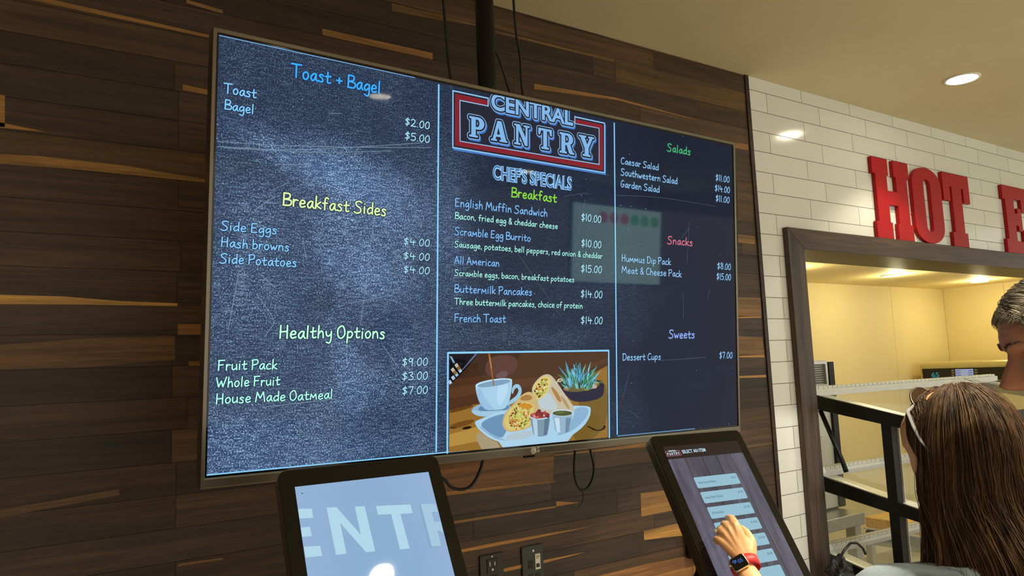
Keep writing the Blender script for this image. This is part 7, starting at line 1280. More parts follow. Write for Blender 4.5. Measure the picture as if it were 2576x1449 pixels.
# ------------------------------------------------------------------ the menu television
TW, TH = 1.65, .928125; hw, hh = TW/2, TH/2
TVM = basis(TV_C, TV_X, TV_Z)
tv = thing('menu_television', 'very large wall-hung television showing a blue chalkboard food menu', 'television', TVM)
fr = MB(); fr.ring((-hw-.013, -hh-.027, hw+.013, hh+.014), (-hw-.004, -hh-.004, hw+.004, hh+.004), -.004, .034)
frame = fr.build('frame', M['silver'], tv, bevel=.0025, world=False)
bk = MB(); bk.box((-hw-.009, .006, -hh-.02), (hw+.009, .036, hh+.010)); bk.box((-hw*.8, .036, -hh*.85), (hw*.8, .06, hh*.6)); bk.build('back_shell', M['black_plastic'], tv, bevel=.004, world=False)
bd = MB(); bd.flat([(TV_BADGE[0][0]+.009*math.cos(2*PI*k/20), -hh-.0155+.009*math.sin(2*PI*k/20)) for k in range(20)], -.0046, lin((214, 206, 188)))
bdg = MB(); bdg.flat([(TV_BADGE[0][0]+.0085*math.cos(2*PI*k/24), -hh-.0150+.0085*math.sin(2*PI*k/24)) for k in range(24)], -.0046)
# the badge: a disc with an L and a dot cut as darker strokes, and the two letters beside it
font_text(bdg, 'LG', TV_BADGE[2][0]+.001, TV_BADGE[3][0]+.001, -hh-.0205, .0135, -.0046, None, bold=.02)
badge = bdg.build('badge', plain('badge_silver', (222, 216, 200), .4, .2), frame, world=False)
bd2 = MB(); bx = TV_BADGE[0][0]
ribbon(bd2, [(bx+.005*math.cos(math.radians(a)), -hh-.0150+.005*math.sin(math.radians(a))) for a in range(60, 330, 18)], .0005, -.0052, None)
ribbon(bd2, [(bx, -hh-.012), (bx, -hh-.018), (bx+.003, -hh-.018)], .0005, -.0052, None); bd2.build('badge_face', M['bronze'], frame, world=False)
sn = MB(); sx = (TV_SENSOR[0][0]+TV_SENSOR[1][0])/2; sn.box((sx-.016, -.001, -hh-.034), (sx+.016, .012, -hh-.026)); sn.build('sensor_window', M['gloss_black'], frame, bevel=.002, world=False)
bz = MB(); bz.ring((-hw-.004, -hh-.004, hw+.004, hh+.004), (-hw, -hh, hw, hh), -.0006, .004); bz.build('glass_border', M['gloss_black'], tv, world=False)

def smudge(x, z):
    s = 0
    for (cx, cz, a, b, ang, amp) in SMUDGE:
        r = math.radians(ang); dx, dz = x-cx, z-cz; u = (dx*math.cos(r)-dz*math.sin(r))/a; v = (dx*math.sin(r)+dz*math.cos(r))/b
        s += amp*math.exp(-(u*u+v*v)*.9)
    return s
def chalk_board():
    nx, nz = 200, 112; V = []; C_ = []; F = []
    for j in range(nz+1):
        for i in range(nx+1):
            x = -hw+TW*i/nx; z = -hh+TH*j/nz; V.append((x, 0, z))
            wob = noise.noise(Vector((x*6, z*6, 3)))*.5+noise.noise(Vector((x*17, z*22, 8)))*.28
            s = smudge(x+.03*wob, z+.03*wob); left = 1/(1+math.exp((x+.28)*14)); low = .5-z/TH
            mid = 1/(1+math.exp((x-.42)*18))
            d = max(0, -.03+.23*left+.12*mid+.32*low*left+.07*low*mid+.74*s*(1+.5*wob)+.05*wob)
            k = d*.54
            b0 = Vector((.0075, .0125, .030)); b1 = Vector((.070, .150, .34))
            c = b0+(b1-b0)*min(1, k*.62)
            C_.append((c.x, c.y, c.z, min(1.0, max(0, d*1.1-.06))))
    me = bpy.data.meshes.new('screen')
    F = [(j*(nx+1)+i, j*(nx+1)+i+1, (j+1)*(nx+1)+i+1, (j+1)*(nx+1)+i) for j in range(nz) for i in range(nx)]
    me.from_pydata(V, [], F); at = me.color_attributes.new('Col', 'FLOAT_COLOR', 'POINT')
    for i, c in enumerate(C_): at.data[i].color = c
    me.materials.append(M['chalk']); o = bpy.data.objects.new('screen', me); COL.objects.link(o); attach(o, tv, False); return o
screen = chalk_board()
HUE = {'blue': (58, 172, 255), 'cyan': (134, 206, 255), 'price': (168, 226, 244), 'lime': (222, 246, 172), 'mint': (176, 255, 236), 'green': (146, 226, 50), 'sky': (132, 196, 255), 'jade': (72, 190, 110), 'ice': (150, 206, 250), 'pink': (226, 112, 130), 'lilac': (150, 176, 255), 'chef': (150, 204, 246), 'logo': (128, 182, 232)}
NAMES = {}
def sub(key, mb, mat='screen'): return mb.build(key, M[mat], screen, world=False, fix=False)
groups = {'heading_lettering': MB(), 'item_lettering': MB(), 'price_lettering': MB(), 'description_lettering': MB()}
halo = MB(); dark = (.018, .030, .070)
for (txt, x0, x1, z, cap, col, kind) in SCREEN_TEXT:
    c = lin(HUE[col])
    if kind == 'hand':
        g = 'price_lettering' if txt[0] == '$' else ('heading_lettering' if col in ('blue', 'lime', 'green', 'jade', 'pink', 'lilac') else ('description_lettering' if txt[:5] in ('Bacon', 'Sausa', 'Three') or 'eggs,' in txt else 'item_lettering'))
        wt = .132 if g == 'heading_lettering' else (.130 if x0 < -.35 else .118)
        if col == 'lime' and txt[0] == 'H': c = lin((190, 255, 220))
        hand_text(halo, txt, x0, x1, z, cap, -.0004, dark, wt*2.1); hand_text(groups[g], txt, x0, x1, z, cap, -.0008, c, wt)
sub('lettering_shadow', halo)
for k, mb in groups.items(): sub(k, mb)
# CHEF'S SPECIALS, tall hollow hatched capitals
for (txt, x0, x1, z, cap, col, kind) in SCREEN_TEXT:
    if kind == 'chef':
        mb = MB(); font_text(mb, txt, x0, x1, z, cap, -.0008, lin(HUE['chef']), bold=.035, grow=.0008)
        font_text(mb, txt, x0+.0004, x1+.0004, z+.001, cap-.002, -.0011, lin((70, 108, 160)), bold=-.004)
        sub('specials_lettering', mb)
# the shop's sign: red frame, CENTRAL and PANTRY with outlines
lg = MB(); R_ = lin((132, 34, 46)); Wc = lin((148, 198, 240)); D_ = (.017, .020, .036)
o4, i4 = LOGO_OUTER, LOGO_INNER
def inset(q, d):
    cx = sum(p[0] for p in q)/4; cz = sum(p[1] for p in q)/4
    return [(p[0]-math.copysign(d, p[0]-cx), p[1]-math.copysign(d, p[1]-cz)) for p in q]
def qring(mb, a, b, y, col):
    for k in range(4): mb.flat([a[k], a[(k+1) % 4], b[(k+1) % 4], b[k]], y, col)
sh = [(p[0]+.0035, p[1]-.0045) for p in o4]; qring(lg, sh, inset(sh, .004), -.0005, lin((70, 130, 210)))
lg.flat(o4, -.0007, D_); qring(lg, o4, inset(o4, .0035), -.0009, Wc); qring(lg, inset(o4, .008), inset(o4, .0215), -.0009, R_)
qring(lg, inset(i4, -.0005), inset(i4, .003), -.0009, Wc)
g0, g1_ = LOGO_GAP; top = hh
lg.flat([(g0[0], i4[0][1]-.006), (g1_[0], i4[0][1]-.006), (g1_[0], top), (g0[0], top)], -.0011, D_)
for gx in (g0[0]-.002, g1_[0]): lg.flat([(gx, i4[0][1]-.003), (gx+.003, i4[0][1]-.003), (gx+.003, o4[0][1]), (gx, o4[0][1])], -.0012, Wc)
for (txt, x0, x1, z, cap, col, kind) in SCREEN_TEXT:
    Lc = lin(HUE['logo'])
    if kind == 'central':
        cap = hh+.004-z; clip = hh-.0005
        for gr, y, c, q in ((.0062, -.0014, lin((64, 120, 200)), (.0035, -.004)), (.0062, -.0016, Wc, (0, 0)), (.0046, -.0018, D_, (0, 0)), (.0006, -.0020, Lc, (0, 0))):
            font_text(lg, txt, x0, x1, z, cap, y, c, bold=.02, grow=gr, shift=q, clip=clip)
    if kind == 'slab':
        x0 += .005; x1 -= .005
        for gr, y, c, q in ((.0064, -.0014, lin((64, 120, 200)), (.0035, -.004)), (.0064, -.0016, Wc, (0, 0)), (.0046, -.0018, D_, (0, 0)), (0, -.0020, Lc, (0, 0))):
            slab_text(lg, txt, x0, x1, z, cap, y, c, gr, q)
sub('shop_sign_picture', lg)
# dividers, chalk frame line at the rim, scratches
dv = MB(); Bl = lin((138, 210, 255))
for a, b in DIVIDERS: ribbon(dv, [a, b], .0021, -.0008, Bl, 0)
ribbon(dv, [(-hw, -hh+.0015), (-.2, -hh+.0015)], .0014, -.0008, Bl, 0); ribbon(dv, [(DIVIDERS[1][1][0], -hh+.0015), (hw-.2, -hh+.0015)], .001, -.0008, lin((110, 170, 220)), 0); ribbon(dv, [(-hw, hh-.0013), (-.36, hh-.0013)], .0009, -.0008, lin((120, 180, 235)), 0)
sub('divider_lines', dv)
sc = MB()
for k, s in enumerate(SCRATCH):
    x = s[0][0]; b = .33 if x < -.3 else .11; ribbon(sc, smooth_pts(s, 6) if len(s) > 2 else s, .0007, -.0003, (b*.55, b*.85, b*1.15))
rs = random.Random(5)
for _ in range(420):
    x, z = rs.uniform(-hw, hw), rs.uniform(-hh, hh)
    if rs.random() > .25+.75/(1+math.exp((x+.2)*10)): continue
    r = rs.uniform(.0006, .0016); sc.flat([(x+r*math.cos(a), z+r*math.sin(a)) for a in (0, 1.25, 2.5, 3.7, 5)], -.0003, (.26, .44, .62))
sub('chalk_scratches', sc)
# the food picture
ph = MB(); pf = PHOTO_FRAME
ribbon(ph, [(pf[3][0], -hh), pf[0], pf[1], (pf[2][0], -hh)], .0024, -.0007, Bl)
def clip_z(pl): return [(min(max(x, pf[0][0]+.0015), pf[1][0]-.0015), -hh+.0004 if z < -hh+.014 else min(z, pf[0][1]-.002)) for x, z in pl]
def chaikin(pl, n=2):
    for _ in range(n):
        q = []
        for a, b in zip(pl, pl[1:]+pl[:1]): q += [(a[0]*.75+b[0]*.25, a[1]*.75+b[1]*.25), (a[0]*.25+b[0]*.75, a[1]*.25+b[1]*.75)]
        pl = q
    return pl
for k, (c, sm_, pl) in enumerate(FOOD): ph.flat(clip_z(chaikin(pl) if sm_ else pl), -.0009-.000003*k, lin(c))
sub('food_picture', ph)

# pole and bracket that carry it
pl = thing('ceiling_pole_mount', 'black ceiling pole holding up the menu television from behind', 'television mount', (1.157, -.52, CEIL))
MB().tube([(1.157, -.52, CEIL-.012), (1.157, -.52, 1.62)], .0275, 24).build('pole', M['black_metal'], pl, smooth=True)
MB().lathe([(0, 0), (.09, 0), (.09, -.008), (.04, -.012), (.034, -.05), (.0275, -.05)], (1.157, -.52, CEIL), 28).build('ceiling_flange', M['black_metal'], pl)
b = MB(); b.box((.95, -.60, 1.72), (1.36, -.548, 1.78)); b.box((.95, -.60, 1.98), (1.36, -.548, 2.04)); b.box((1.11, -.57, 1.66), (1.204, -.5, 2.10)); b.build('bracket', M['black_metal'], pl, bevel=.003)

def cable(pts, r, label, name='hanging_cable', group=None, cat='cable'):
    p = [Vector(q) for q in pts]; out = []
    q = [p[0]]+p+[p[-1]]
    for i in range(1, len(q)-2):
        a, b_, c, d = q[i-1:i+3]
        for k in range(6):
            t = k/6; out.append(.5*((2*b_)+(c-a)*t+(2*a-5*b_+4*c-d)*t*t+(3*b_-a-3*c+d)*t**3))
    out.append(p[-1])
    return tag(MB().tube(out, r, 8).build(name, M['cable'], smooth=True), label, cat, group)
y = -.42
cable([(1.07, y, CEIL), (1.075, y, 2.729), (1.079, y, 2.654), (1.091, y, 2.481), (1.10, y-.05, 2.25), (1.11, -.58, 2.1)], .0042, 'thin black cable dropping left of the ceiling pole')
cable([(1.235, y, CEIL), (1.24, y, 2.744), (1.253, y, 2.615), (1.273, y, 2.567), (1.303, y, 2.475), (1.32, y-.05, 2.3), (1.33, -.58, 2.1)], .0036, 'thin black cable crossing the pole and slanting right behind the television')
cable([(1.33, y, CEIL), (1.334, y, 2.794), (1.339, y, 2.674), (1.351, y, 2.596), (1.355, y, 2.473), (1.36, y-.05, 2.3), (1.37, -.58, 2.1)], .004, 'thin black cable hanging right of the ceiling pole')
y = -.45
cable([(.93, -.583, 1.55), (.96, y, 1.37), (1.014, y, 1.31), (1.032, y, 1.29), (1.063, y, 1.279), (1.096, y, 1.286), (1.123, y, 1.318), (1.141, y, 1.36), (1.15, y-.04, 1.45), (1.15, -.586, 1.6)], .0042, 'black cable sagging in a wide loop under the television left of the badge')
lp = thing('tied_cable_loop', 'narrow loop of black cable tied at its bottom below the television', 'cable', (1.49, y, 1.22))
q = [Vector(v) for v in [(1.49, -.586, 1.6), (1.475, y, 1.42), (1.472, y, 1.358), (1.464, y, 1.293), (1.47, y, 1.25), (1.49, y, 1.226), (1.516, y, 1.233), (1.539, y, 1.267), (1.541, y, 1.303), (1.529, y, 1.357), (1.525, y, 1.42), (1.52, -.586, 1.6)]]
qq = [q[0]]+q+[q[-1]]; pts = []
for i in range(1, len(qq)-2):
    a, b_, c, d = qq[i-1:i+3]
    for k in range(6):
        t = k/6; pts.append(.5*((2*b_)+(c-a)*t+(2*a-5*b_+4*c-d)*t*t+(3*b_-a-3*c+d)*t**3))
MB().tube(pts, .004, 8).build('cord', M['cable'], lp, smooth=True)
MB().tube([(1.486, y-.006, 1.233), (1.489, y-.006, 1.216), (1.49, y-.004, 1.2), (1.486, y-.004, 1.192), (1.473, y-.004, 1.180)], .0016, 6).build('tie', M['cable'], lp)

# plates on the plank wall under it
op = thing('power_outlet', 'black double power outlet plate on the plank wall under the television', 'outlet', (1.43, 0, .92))
MB().box((1.381, -.007, .835), (1.478, -.001, .970)).build('plate', M['black_plastic'], op, bevel=.004)
for zc in (.931, .874):
    f = MB(); f.box((1.408, -.0095, zc-.024), (1.452, -.0065, zc+.024)); fo = f.build('receptacle', M['gloss_black'], op, bevel=.002)
    s_ = MB(); s_.box((1.418, -.0102, zc), (1.421, -.0093, zc+.014)); s_.box((1.438, -.0102, zc), (1.441, -.0093, zc+.012)); s_.lathe([(0, 0), (.004, 0), (.004, .001)], (1.43, -.0102, zc-.013), 12, axis='y'); s_.build('slots', M['steel'], fo)
MB().lathe([(0, -.0018), (.003, -.001), (.0035, 0)], (1.43, -.007, .961), 12, axis='y').build('screw', M['steel'], op)
dp = thing('data_outlet', 'charcoal data socket plate with a small white 27 label', 'outlet', (1.60, 0, .92))
MB().box((1.556, -.007, .835), (1.651, -.001, .972)).build('plate', plain('charcoal_plate', (44, 46, 46), .45), dp, bevel=.003)
lab = MB().box((1.612, -.0095, .886), (1.634, -.0065, .940)).build('label_strip', M['label'], dp); lab['label'] = 'white number label and socket'
tx = MB(); font_text(tx, '27', 1.6155, 1.6295, .9235, .0105, -.0099, None, bold=.01); tx.box((1.615, -.0102, .893), (1.630, -.0092, .906)); tx.build('lettering', M['ink'], lab)
j = MB()
for x0, z0 in ((1.583, .893), (1.583, .846), (1.613, .846)): j.box((x0, -.0088, z0), (x0+.019, -.0065, z0+.028))
j.build('socket', M['gloss_black'], dp)
MB().lathe([(0, -.0018), (.004, -.001), (.0045, 0)], (1.606, -.007, .952), 12, axis='y').build('screw', M['steel'], dp)
pp = thing('power_adapter', 'black adapter box with a white sticker, half hidden behind the touch kiosk', 'adapter', (2.42, 0, .86))
MB().box((2.383, -.03, .795), (2.455, -.001, .932)).build('case', M['black_plastic'], pp, bevel=.004)
lb = MB().box((2.386, -.0315, .846), (2.452, -.0295, .868)).build('label_strip', M['label'], pp); lb['label'] = 'white sticker'
tx = MB(); font_text(tx, 'PAN', 2.392, 2.42, .851, .012, -.032, None, bold=.005); tx.build('lettering', M['ink'], lb)
cable([(2.43, -.018, .795), (2.425, -.02, .76), (2.40, -.03, .70), (2.38, -.04, .6), (2.40, -.05, .45), (2.44, -.06, .2), (2.46, -.07, .005)], .005, 'black lead hanging from the adapter box behind the touch kiosk', 'power_lead')

# ------------------------------------------------------------------ touch kiosks
def rrect(x0, z0, x1, z1, r, n=5):
    return arc(x1-r, z1-r, r, r, 0, 90, n)+arc(x0+r, z1-r, r, r, 90, 180, n)+arc(x0+r, z0+r, r, r, 180, 270, n)+arc(x1-r, z0+r, r, r, 270, 360, n)
KW, KH = .12, .21333
def kiosk(name, label, C_, X_, Z_):
    Mx = basis(C_, X_, Z_); t = thing(name, label, 'kiosk', Mx)
    MB().prism(rrect(-KW-.0250, -KH-.032, KW+.0250, KH+.032, .014), .002, .031).build('housing', M['bronze'], t, bevel=.003, world=False)
    MB().prism(rrect(-KW-.0243, -KH-.0313, KW+.0243, KH+.0313, .013), -.001, .0025).build('glass_front', M['gloss_black'], t, bevel=.001, world=False)
    a = Mx @ Vector((0, .031, -.04)); f = Vector((a.x, a.y+.13, 0))
    MB().tube([a, a+Vector((0, .07, -.03)), Vector((f.x, f.y, a.z-.12)), Vector((f.x, f.y, .01))], .022, 16).build('stand', M['black_metal'], t, smooth=True)
    MB().lathe([(0, 0), (.17, 0), (.17, .008), (.05, .014), (0, .014)], f, 32).build('base_plate', M['black_metal'], t)
    return t
ka = kiosk('ordering_kiosk', 'tilted touch kiosk with giant pale letters on a light blue screen', KA_C, KA_X, KA_Z)
s = MB(); n = 24
for i in range(n):
    for j in range(n):
        xa, xb = -KW+2*KW*i/n, -KW+2*KW*(i+1)/n; za, zb = -KH+2*KH*j/n, -KH+2*KH*(j+1)/n; u, v = (i+.5)/n, (j+.5)/n
        c = Vector(lin((146, 176, 212)))+(Vector(lin((130, 170, 204)))-Vector(lin((146, 176, 212))))*(math.sin(u*PI)*.8*(1-abs(v-.55)))
        s.flat([(xa, za), (xb, za), (xb, zb), (xa, zb)], -.0016, c)
kas = s.build('screen', M['touch_screen'], ka, world=False)
s = MB()
for k, pl in KA_LETTERS.items():
    c = lin((176, 214, 232)) if k != 'R' else lin((164, 198, 222))
    if k == 'R': s.flat([(min(max(x-.004, -KW), KW), z-.001) for x, z in pl], -.0018, lin((136, 166, 200)))
    s.flat([(min(max(x, -KW), KW), z) for x, z in pl], -.0021, c)
s.flat([(-.1095+.0012*math.cos(a), .200+.0012*math.sin(a)) for a in (0, 1.2, 2.5, 3.8, 5)], -.0021, (.01, .01, .02))
s.build('lettering', M['touch_screen'], kas, world=False)
kb = kiosk('ordering_kiosk', 'tilted touch kiosk listing menu items, a finger pressing it', KB_C, KB_X, KB_Z)
s = MB(); xs = [-KW, -.068, -.015, .031, .079, KW]
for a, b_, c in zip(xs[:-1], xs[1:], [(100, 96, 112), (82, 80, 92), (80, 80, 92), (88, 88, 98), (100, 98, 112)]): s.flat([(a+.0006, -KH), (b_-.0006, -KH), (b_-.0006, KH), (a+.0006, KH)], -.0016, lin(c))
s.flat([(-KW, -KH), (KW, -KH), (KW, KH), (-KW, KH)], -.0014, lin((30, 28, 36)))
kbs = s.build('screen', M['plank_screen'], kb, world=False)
s = MB(); s.flat([(-KW, .1775), (KW, .1775), (KW, KH), (-KW, KH)], -.0018, lin((38, 31, 30)))
font_text(s, 'SELECT AN ITEM', -.068, .006, .1898, .0098, -.0021, lin((196, 224, 240)), bold=.02)
lx0, lx1, lz0, lz1 = -.1185, -.0745, .1862, .1992
for (a, b_) in (((lx0, lz0), (lx1, lz0)), ((lx1, lz0), (lx1, lz1)), ((lx1, lz1), (-.083, lz1)), ((lx0, lz0), (lx0, lz1)), ((lx0, lz1), (-.110, lz1))): ribbon(s, [a, b_], .0006, -.0021, lin((196, 110, 134)), 4)
font_text(s, 'CENTRAL', -.109, -.084, .1972, .0046, -.0022, lin((214, 226, 240)), bold=.03)
for k, ch in enumerate('PANTRY'): slab_text(s, ch, -.1155+.0066*k, -.1105+.0066*k, .1885, .0068, -.0022, lin((214, 226, 240)))
s.build('header_bar', M['touch_screen'], kbs, world=False)
items = [('Hash brown Patties', '$4.00'), ('House Made Oatmeal', '$7.00'), ('All American', '$15.00'), ('', '$14.00'), ('', '$14.00'), ('', '$5.00'), ('', '')]
for k, (a, p) in enumerate(items):
    z1 = .1232-.0398*k; s = MB(); s.flat(rrect(-.0682, z1-.0295, .0668, z1, .003, 4), -.0018, lin((146, 188, 206)))
    if a: font_text(s, a, -.0605, -.0605+.0033*len(a)*.92, z1-.0185, .0062, -.0021, lin((66, 84, 94)))
    if p: font_text(s, p, .0605-.0031*len(p), .0605, z1-.0142, .0058, -.0021, lin((70, 92, 102)))
    s.build('menu_button', M['touch_screen'], kbs, world=False)
# ------------------------------------------------------------------ slanted food display standing in the hatch
DM = basis((3.45, .12, 0), (math.cos(.06), -math.sin(.06), 0), (0, 0, 1))
ds = thing('heated_display_shelf', 'black-edged display rack of three slanted shelves standing in the hatch', 'display rack', DM)
W_ = 1.76
def ds_part(mb, name, mat, parent=None, **k): return mb.build(name, mat, parent or ds, world=False, **k)
M['shelf_top'] = plain('warm_steel_deck', (206, 200, 172), .3, .55, var=.04)
for zr, D_y in ((1.418, -.62), (1.012, -.62), (.632, -.60)):
    sl = .205; zf = zr+sl*D_y
    # glass deck on a pale steel flange, sloping down towards the customers
    def slab(xa, xb, dz, th):
        m_ = MB(); V = [(xa, 0, zr+dz), (xb, 0, zr+dz), (xb, D_y, zf+dz), (xa, D_y, zf+dz)]; V += [(v[0], v[1], v[2]-th) for v in V]
        return m_.add(V, [(0,1,2,3), (7,6,5,4), (0,4,5,1), (1,5,6,2), (2,6,7,3), (3,7,4,0)])
    deck = ds_part(slab(.112, W_-.112, 0, .006), 'shelf', M['pane'])
    for xa in (.021, W_-.111): ds_part(slab(xa, xa+.09, .001, .010), 'deck_flange', M['galv'], deck)
    for x0 in (0, W_-.02):
        mb = MB(); h0, h1 = .078, .056
        V = [(x0, .03, zr+.012), (x0, D_y-.01, zf+.008), (x0, D_y-.01, zf+.008-h1), (x0, .015, zr+.012-h0)]; V += [(v[0]+.02, v[1], v[2]) for v in V]
        mb.add(V, [(0,1,2,3), (7,6,5,4), (0,4,5,1), (1,5,6,2), (2,6,7,3), (3,7,4,0)]); ds_part(mb, 'side_band', M['black_metal'], bevel=.004)
    mb = MB(); mb.box((0, D_y-.016, zf-.045), (W_, D_y, zf+.012)); ds_part(mb, 'front_lip', M['black_metal'], bevel=.003)
    # slotted divider rail along the back edge
    mb = MB(); mb.box((.005, -.052, zr+.004), (W_-.004, -.046, zr+.024)); 
    x = .006
    while x < W_-.03:
        mb.box((x, -.050, zr+.030), (x+.0335, -.012, zr+.036)); mb.box((x, -.052, zr+.022), (x+.0335, -.046, zr+.036)); x += .0375
    mb.box((.005, -.016, zr+.004), (W_-.004, -.010, zr+.036)); rl = ds_part(mb, 'rail', M['galv'], deck); rl['label'] = 'slotted pale metal divider rail'
    mb = MB(); mb.box((-.002, -.02, zr-.012), (.055, .02, zr+.026)); ds_part(mb, 'rail_end', M['black_plastic'], deck, bevel=.004)
    mb = MB(); mb.box((.01, -.054, zr-.012), (W_-.01, -.050, zr+.006)); ds_part(mb, 'rail_trim', M['steel'], deck)
for x0 in (.004, W_-.05):
    MB().box((x0, -.455, 0), (x0+.046, -.405, 1.31)).build('front_upright', M['black_metal'], ds, world=False, bevel=.003)
    g = MB().box((x0+.05, -.46, .0), (x0+.054, -.40, 1.30)).build('upright_liner', M['galv'], ds, world=False); g['label'] = 'pale metal strip beside the upright'
    MB().box((x0, -.01, 0), (x0+.046, .03, 1.40)).build('rear_upright', M['black_metal'], ds, world=False, bevel=.003)
MB().tube([(.03, -.06, 1.335), (.03, -.167, 1.075), (.03, -.18, 1.035)], .012, 12).build('support_strut', M['black_metal'], ds, world=False, smooth=True)
mb = MB(); mb.add([(.03, -.02, .985), (.03, -.385, .92), (.03, -.385, .58), (.03, -.02, .645), (.036, -.02, .985), (.036, -.385, .92), (.036, -.385, .58), (.036, -.02, .645)], [(0,1,2,3), (7,6,5,4), (0,4,5,1), (1,5,6,2), (2,6,7,3), (3,7,4,0)])
MB.build(mb, 'glass_side', M['pane'], ds, world=False)
MB().box((0, -.47, 0), (W_, .03, .10)).build('base_plinth', M['black_metal'], ds, world=False, bevel=.004)

# ------------------------------------------------------------------ behind it
bn = thing('steel_bench', 'stainless steel bench seen between the lower display shelves', 'bench', (3.95, .65, 0))
MB().box((3.42, .34, .62), (4.235, 1.0, .69)).build('bench_top', M['steel'], bn, bevel=.004)
for x in (3.44, 4.155):
    for y_ in (.36, .92): MB().box((x, y_, 0), (x+.06, y_+.06, .625)).build('leg', M['steel'], bn)
cb = thing('louvred_cabinet', 'tall grey steel cabinet with a louvre grille and black edge behind the display rack', 'cabinet', (3.9, .7, .69))
MB().box((3.55, .505, .70), (4.232, .95, 1.584)).build('body', M['galv'], cb, bevel=.003)
MB().box((4.232, .49, .70), (4.286, .95, 1.574)).build('edge_strip', M['black_metal'], cb, bevel=.002)
MB().ring((3.98, 1.425, 4.215, 1.582), (4.0, 1.44, 4.195, 1.562), .488, .506).build('grille_frame', M['steel'], cb)
mb = MB(); z = 1.444
while z < 1.558:
    mb.add([(4.0, .506, z), (4.195, .506, z), (4.195, .492, z+.009), (4.0, .492, z+.009)], [(0, 1, 2, 3)]); mb.add([(4.0, .492, z+.009), (4.195, .492, z+.009), (4.195, .506, z+.011), (4.0, .506, z+.011)], [(0, 1, 2, 3)]); z += .0135
mb.build('grille', M['steel'], cb)
for z in (1.36, 1.13, .86):
    for x in (4.12, 4.2): MB().lathe([(0, -.003), (.006, -.002), (.008, 0)], (x, .505, z), 10, axis='y').build('screw', M['steel'], cb)
MB().box((3.60, .50, .69), (4.225, .93, .702)).build('foot_plate', M['black_plastic'], cb)
M['button'] = plain('grey_button', (120, 116, 100), .5)
kc = thing('kitchen_counter', 'steel counter carrying the oven along the right wall of the alcove', 'counter', (7.0, .8, 0))
MB().box((6.60, .30, .87), (7.40, 1.315, .91)).build('worktop', M['steel'], kc, bevel=.004); MB().box((6.64, .33, .08), (7.39, 1.31, .87)).build('cabinet_body', M['galv'], kc); MB().box((6.70, .36, 0), (7.38, 1.30, .08)).build('plinth', M['black_plastic'], kc)
OVM = basis((6.69, .835, .914), (0, -1, 0), (0, 0, 1))
ov = thing('countertop_oven', 'cream countertop oven with a black control panel in the alcove corner', 'oven', OVM)
oz = lambda z: z-.914
def oven_part(mb, name, mat, parent=None, **k): return mb.build(name, mat, parent or ov, world=False, **k)
oven_part(MB().box((-.415, 0, .03), (.42, .66, oz(1.524))), 'shell', M['oven_shell'], bevel=.04, seg=4)
pn = oven_part(MB().box((-.378, -.008, oz(1.365)), (.39, .01, oz(1.468))), 'control_panel', M['gloss_black'], bevel=.003)
oven_part(MB().box((-.41, -.012, oz(1.338)), (.415, .01, oz(1.352))), 'door_trim', M['black_metal']); oven_part(MB().box((-.39, -.012, .08), (.40, .01, oz(1.33))), 'door', M['oven_shell'], bevel=.008)
oven_part(MB().tube([(-.34, -.01, oz(1.29)), (-.34, -.05, oz(1.29)), (.36, -.05, oz(1.29)), (.36, -.01, oz(1.29))], .011, 12), 'handle', M['steel'], smooth=True)
d = MB(); d.box((-.099, -.0095, oz(1.376)), (.044, -.007, oz(1.458)), lin((150, 156, 176)))
for k in range(4):
    for x0, x1 in ((-.095, -.055), (.004, .04)): d.box((x0, -.0105, oz(1.386)+k*.018), (x1, -.0094, oz(1.394)+k*.018), lin((96, 104, 140)))
ds_ = oven_part(d, 'display', M['screen'], pn); ds_['label'] = 'small lit menu display'
d = MB(); font_text(d, '65', -.30, -.235, oz(1.392), .044, -.0090, lin((40, 120, 120)), bold=.02); oven_part(d, 'clock_digits', M['screen'], pn)
for k in range(4):
    for x in (-.131, .054): oven_part(MB().box((x, -.010, oz(1.378)+k*.021), (x+.022, -.007, oz(1.392)+k*.021)), 'button', M['button'], pn)
for x in (-.33, .34):
    for y_ in (.08, .56): oven_part(MB().lathe([(.026, 0), (.026, .032)], (x, y_, 0), 16), 'foot', M['black_plastic'])
st = thing('equipment_stand', 'low steel stand under the cutting board', 'stand', (5.1, .5, 0))
MB().box((4.86, .22, .345), (5.36, .78, .372)).build('stand_top', M['steel'], st, bevel=.003)
for x in (4.88, 5.295):
    for y_ in (.24, .715): MB().box((x, y_, 0), (x+.045, y_+.045, .346)).build('leg', M['steel'], st)
wt = thing('warming_tray', 'dark rounded tray with a white rim beneath the cutting board', 'tray', (5.1, .5, .372))
MB().box((4.875, .245, .373), (5.31, .758, .437)).build('body', M['black_plastic'], wt, bevel=.022, seg=3); MB().box((4.872, .24, .437), (5.315, .762, .450)).build('rim', M['white'], wt, bevel=.003)
tag(MB().box((4.887, .25, .451), (5.30, .75, .516)).build('cutting_board', M['maple'], bevel=.005), 'thick honey-coloured wooden cutting board seen through the display rack', 'cutting board')
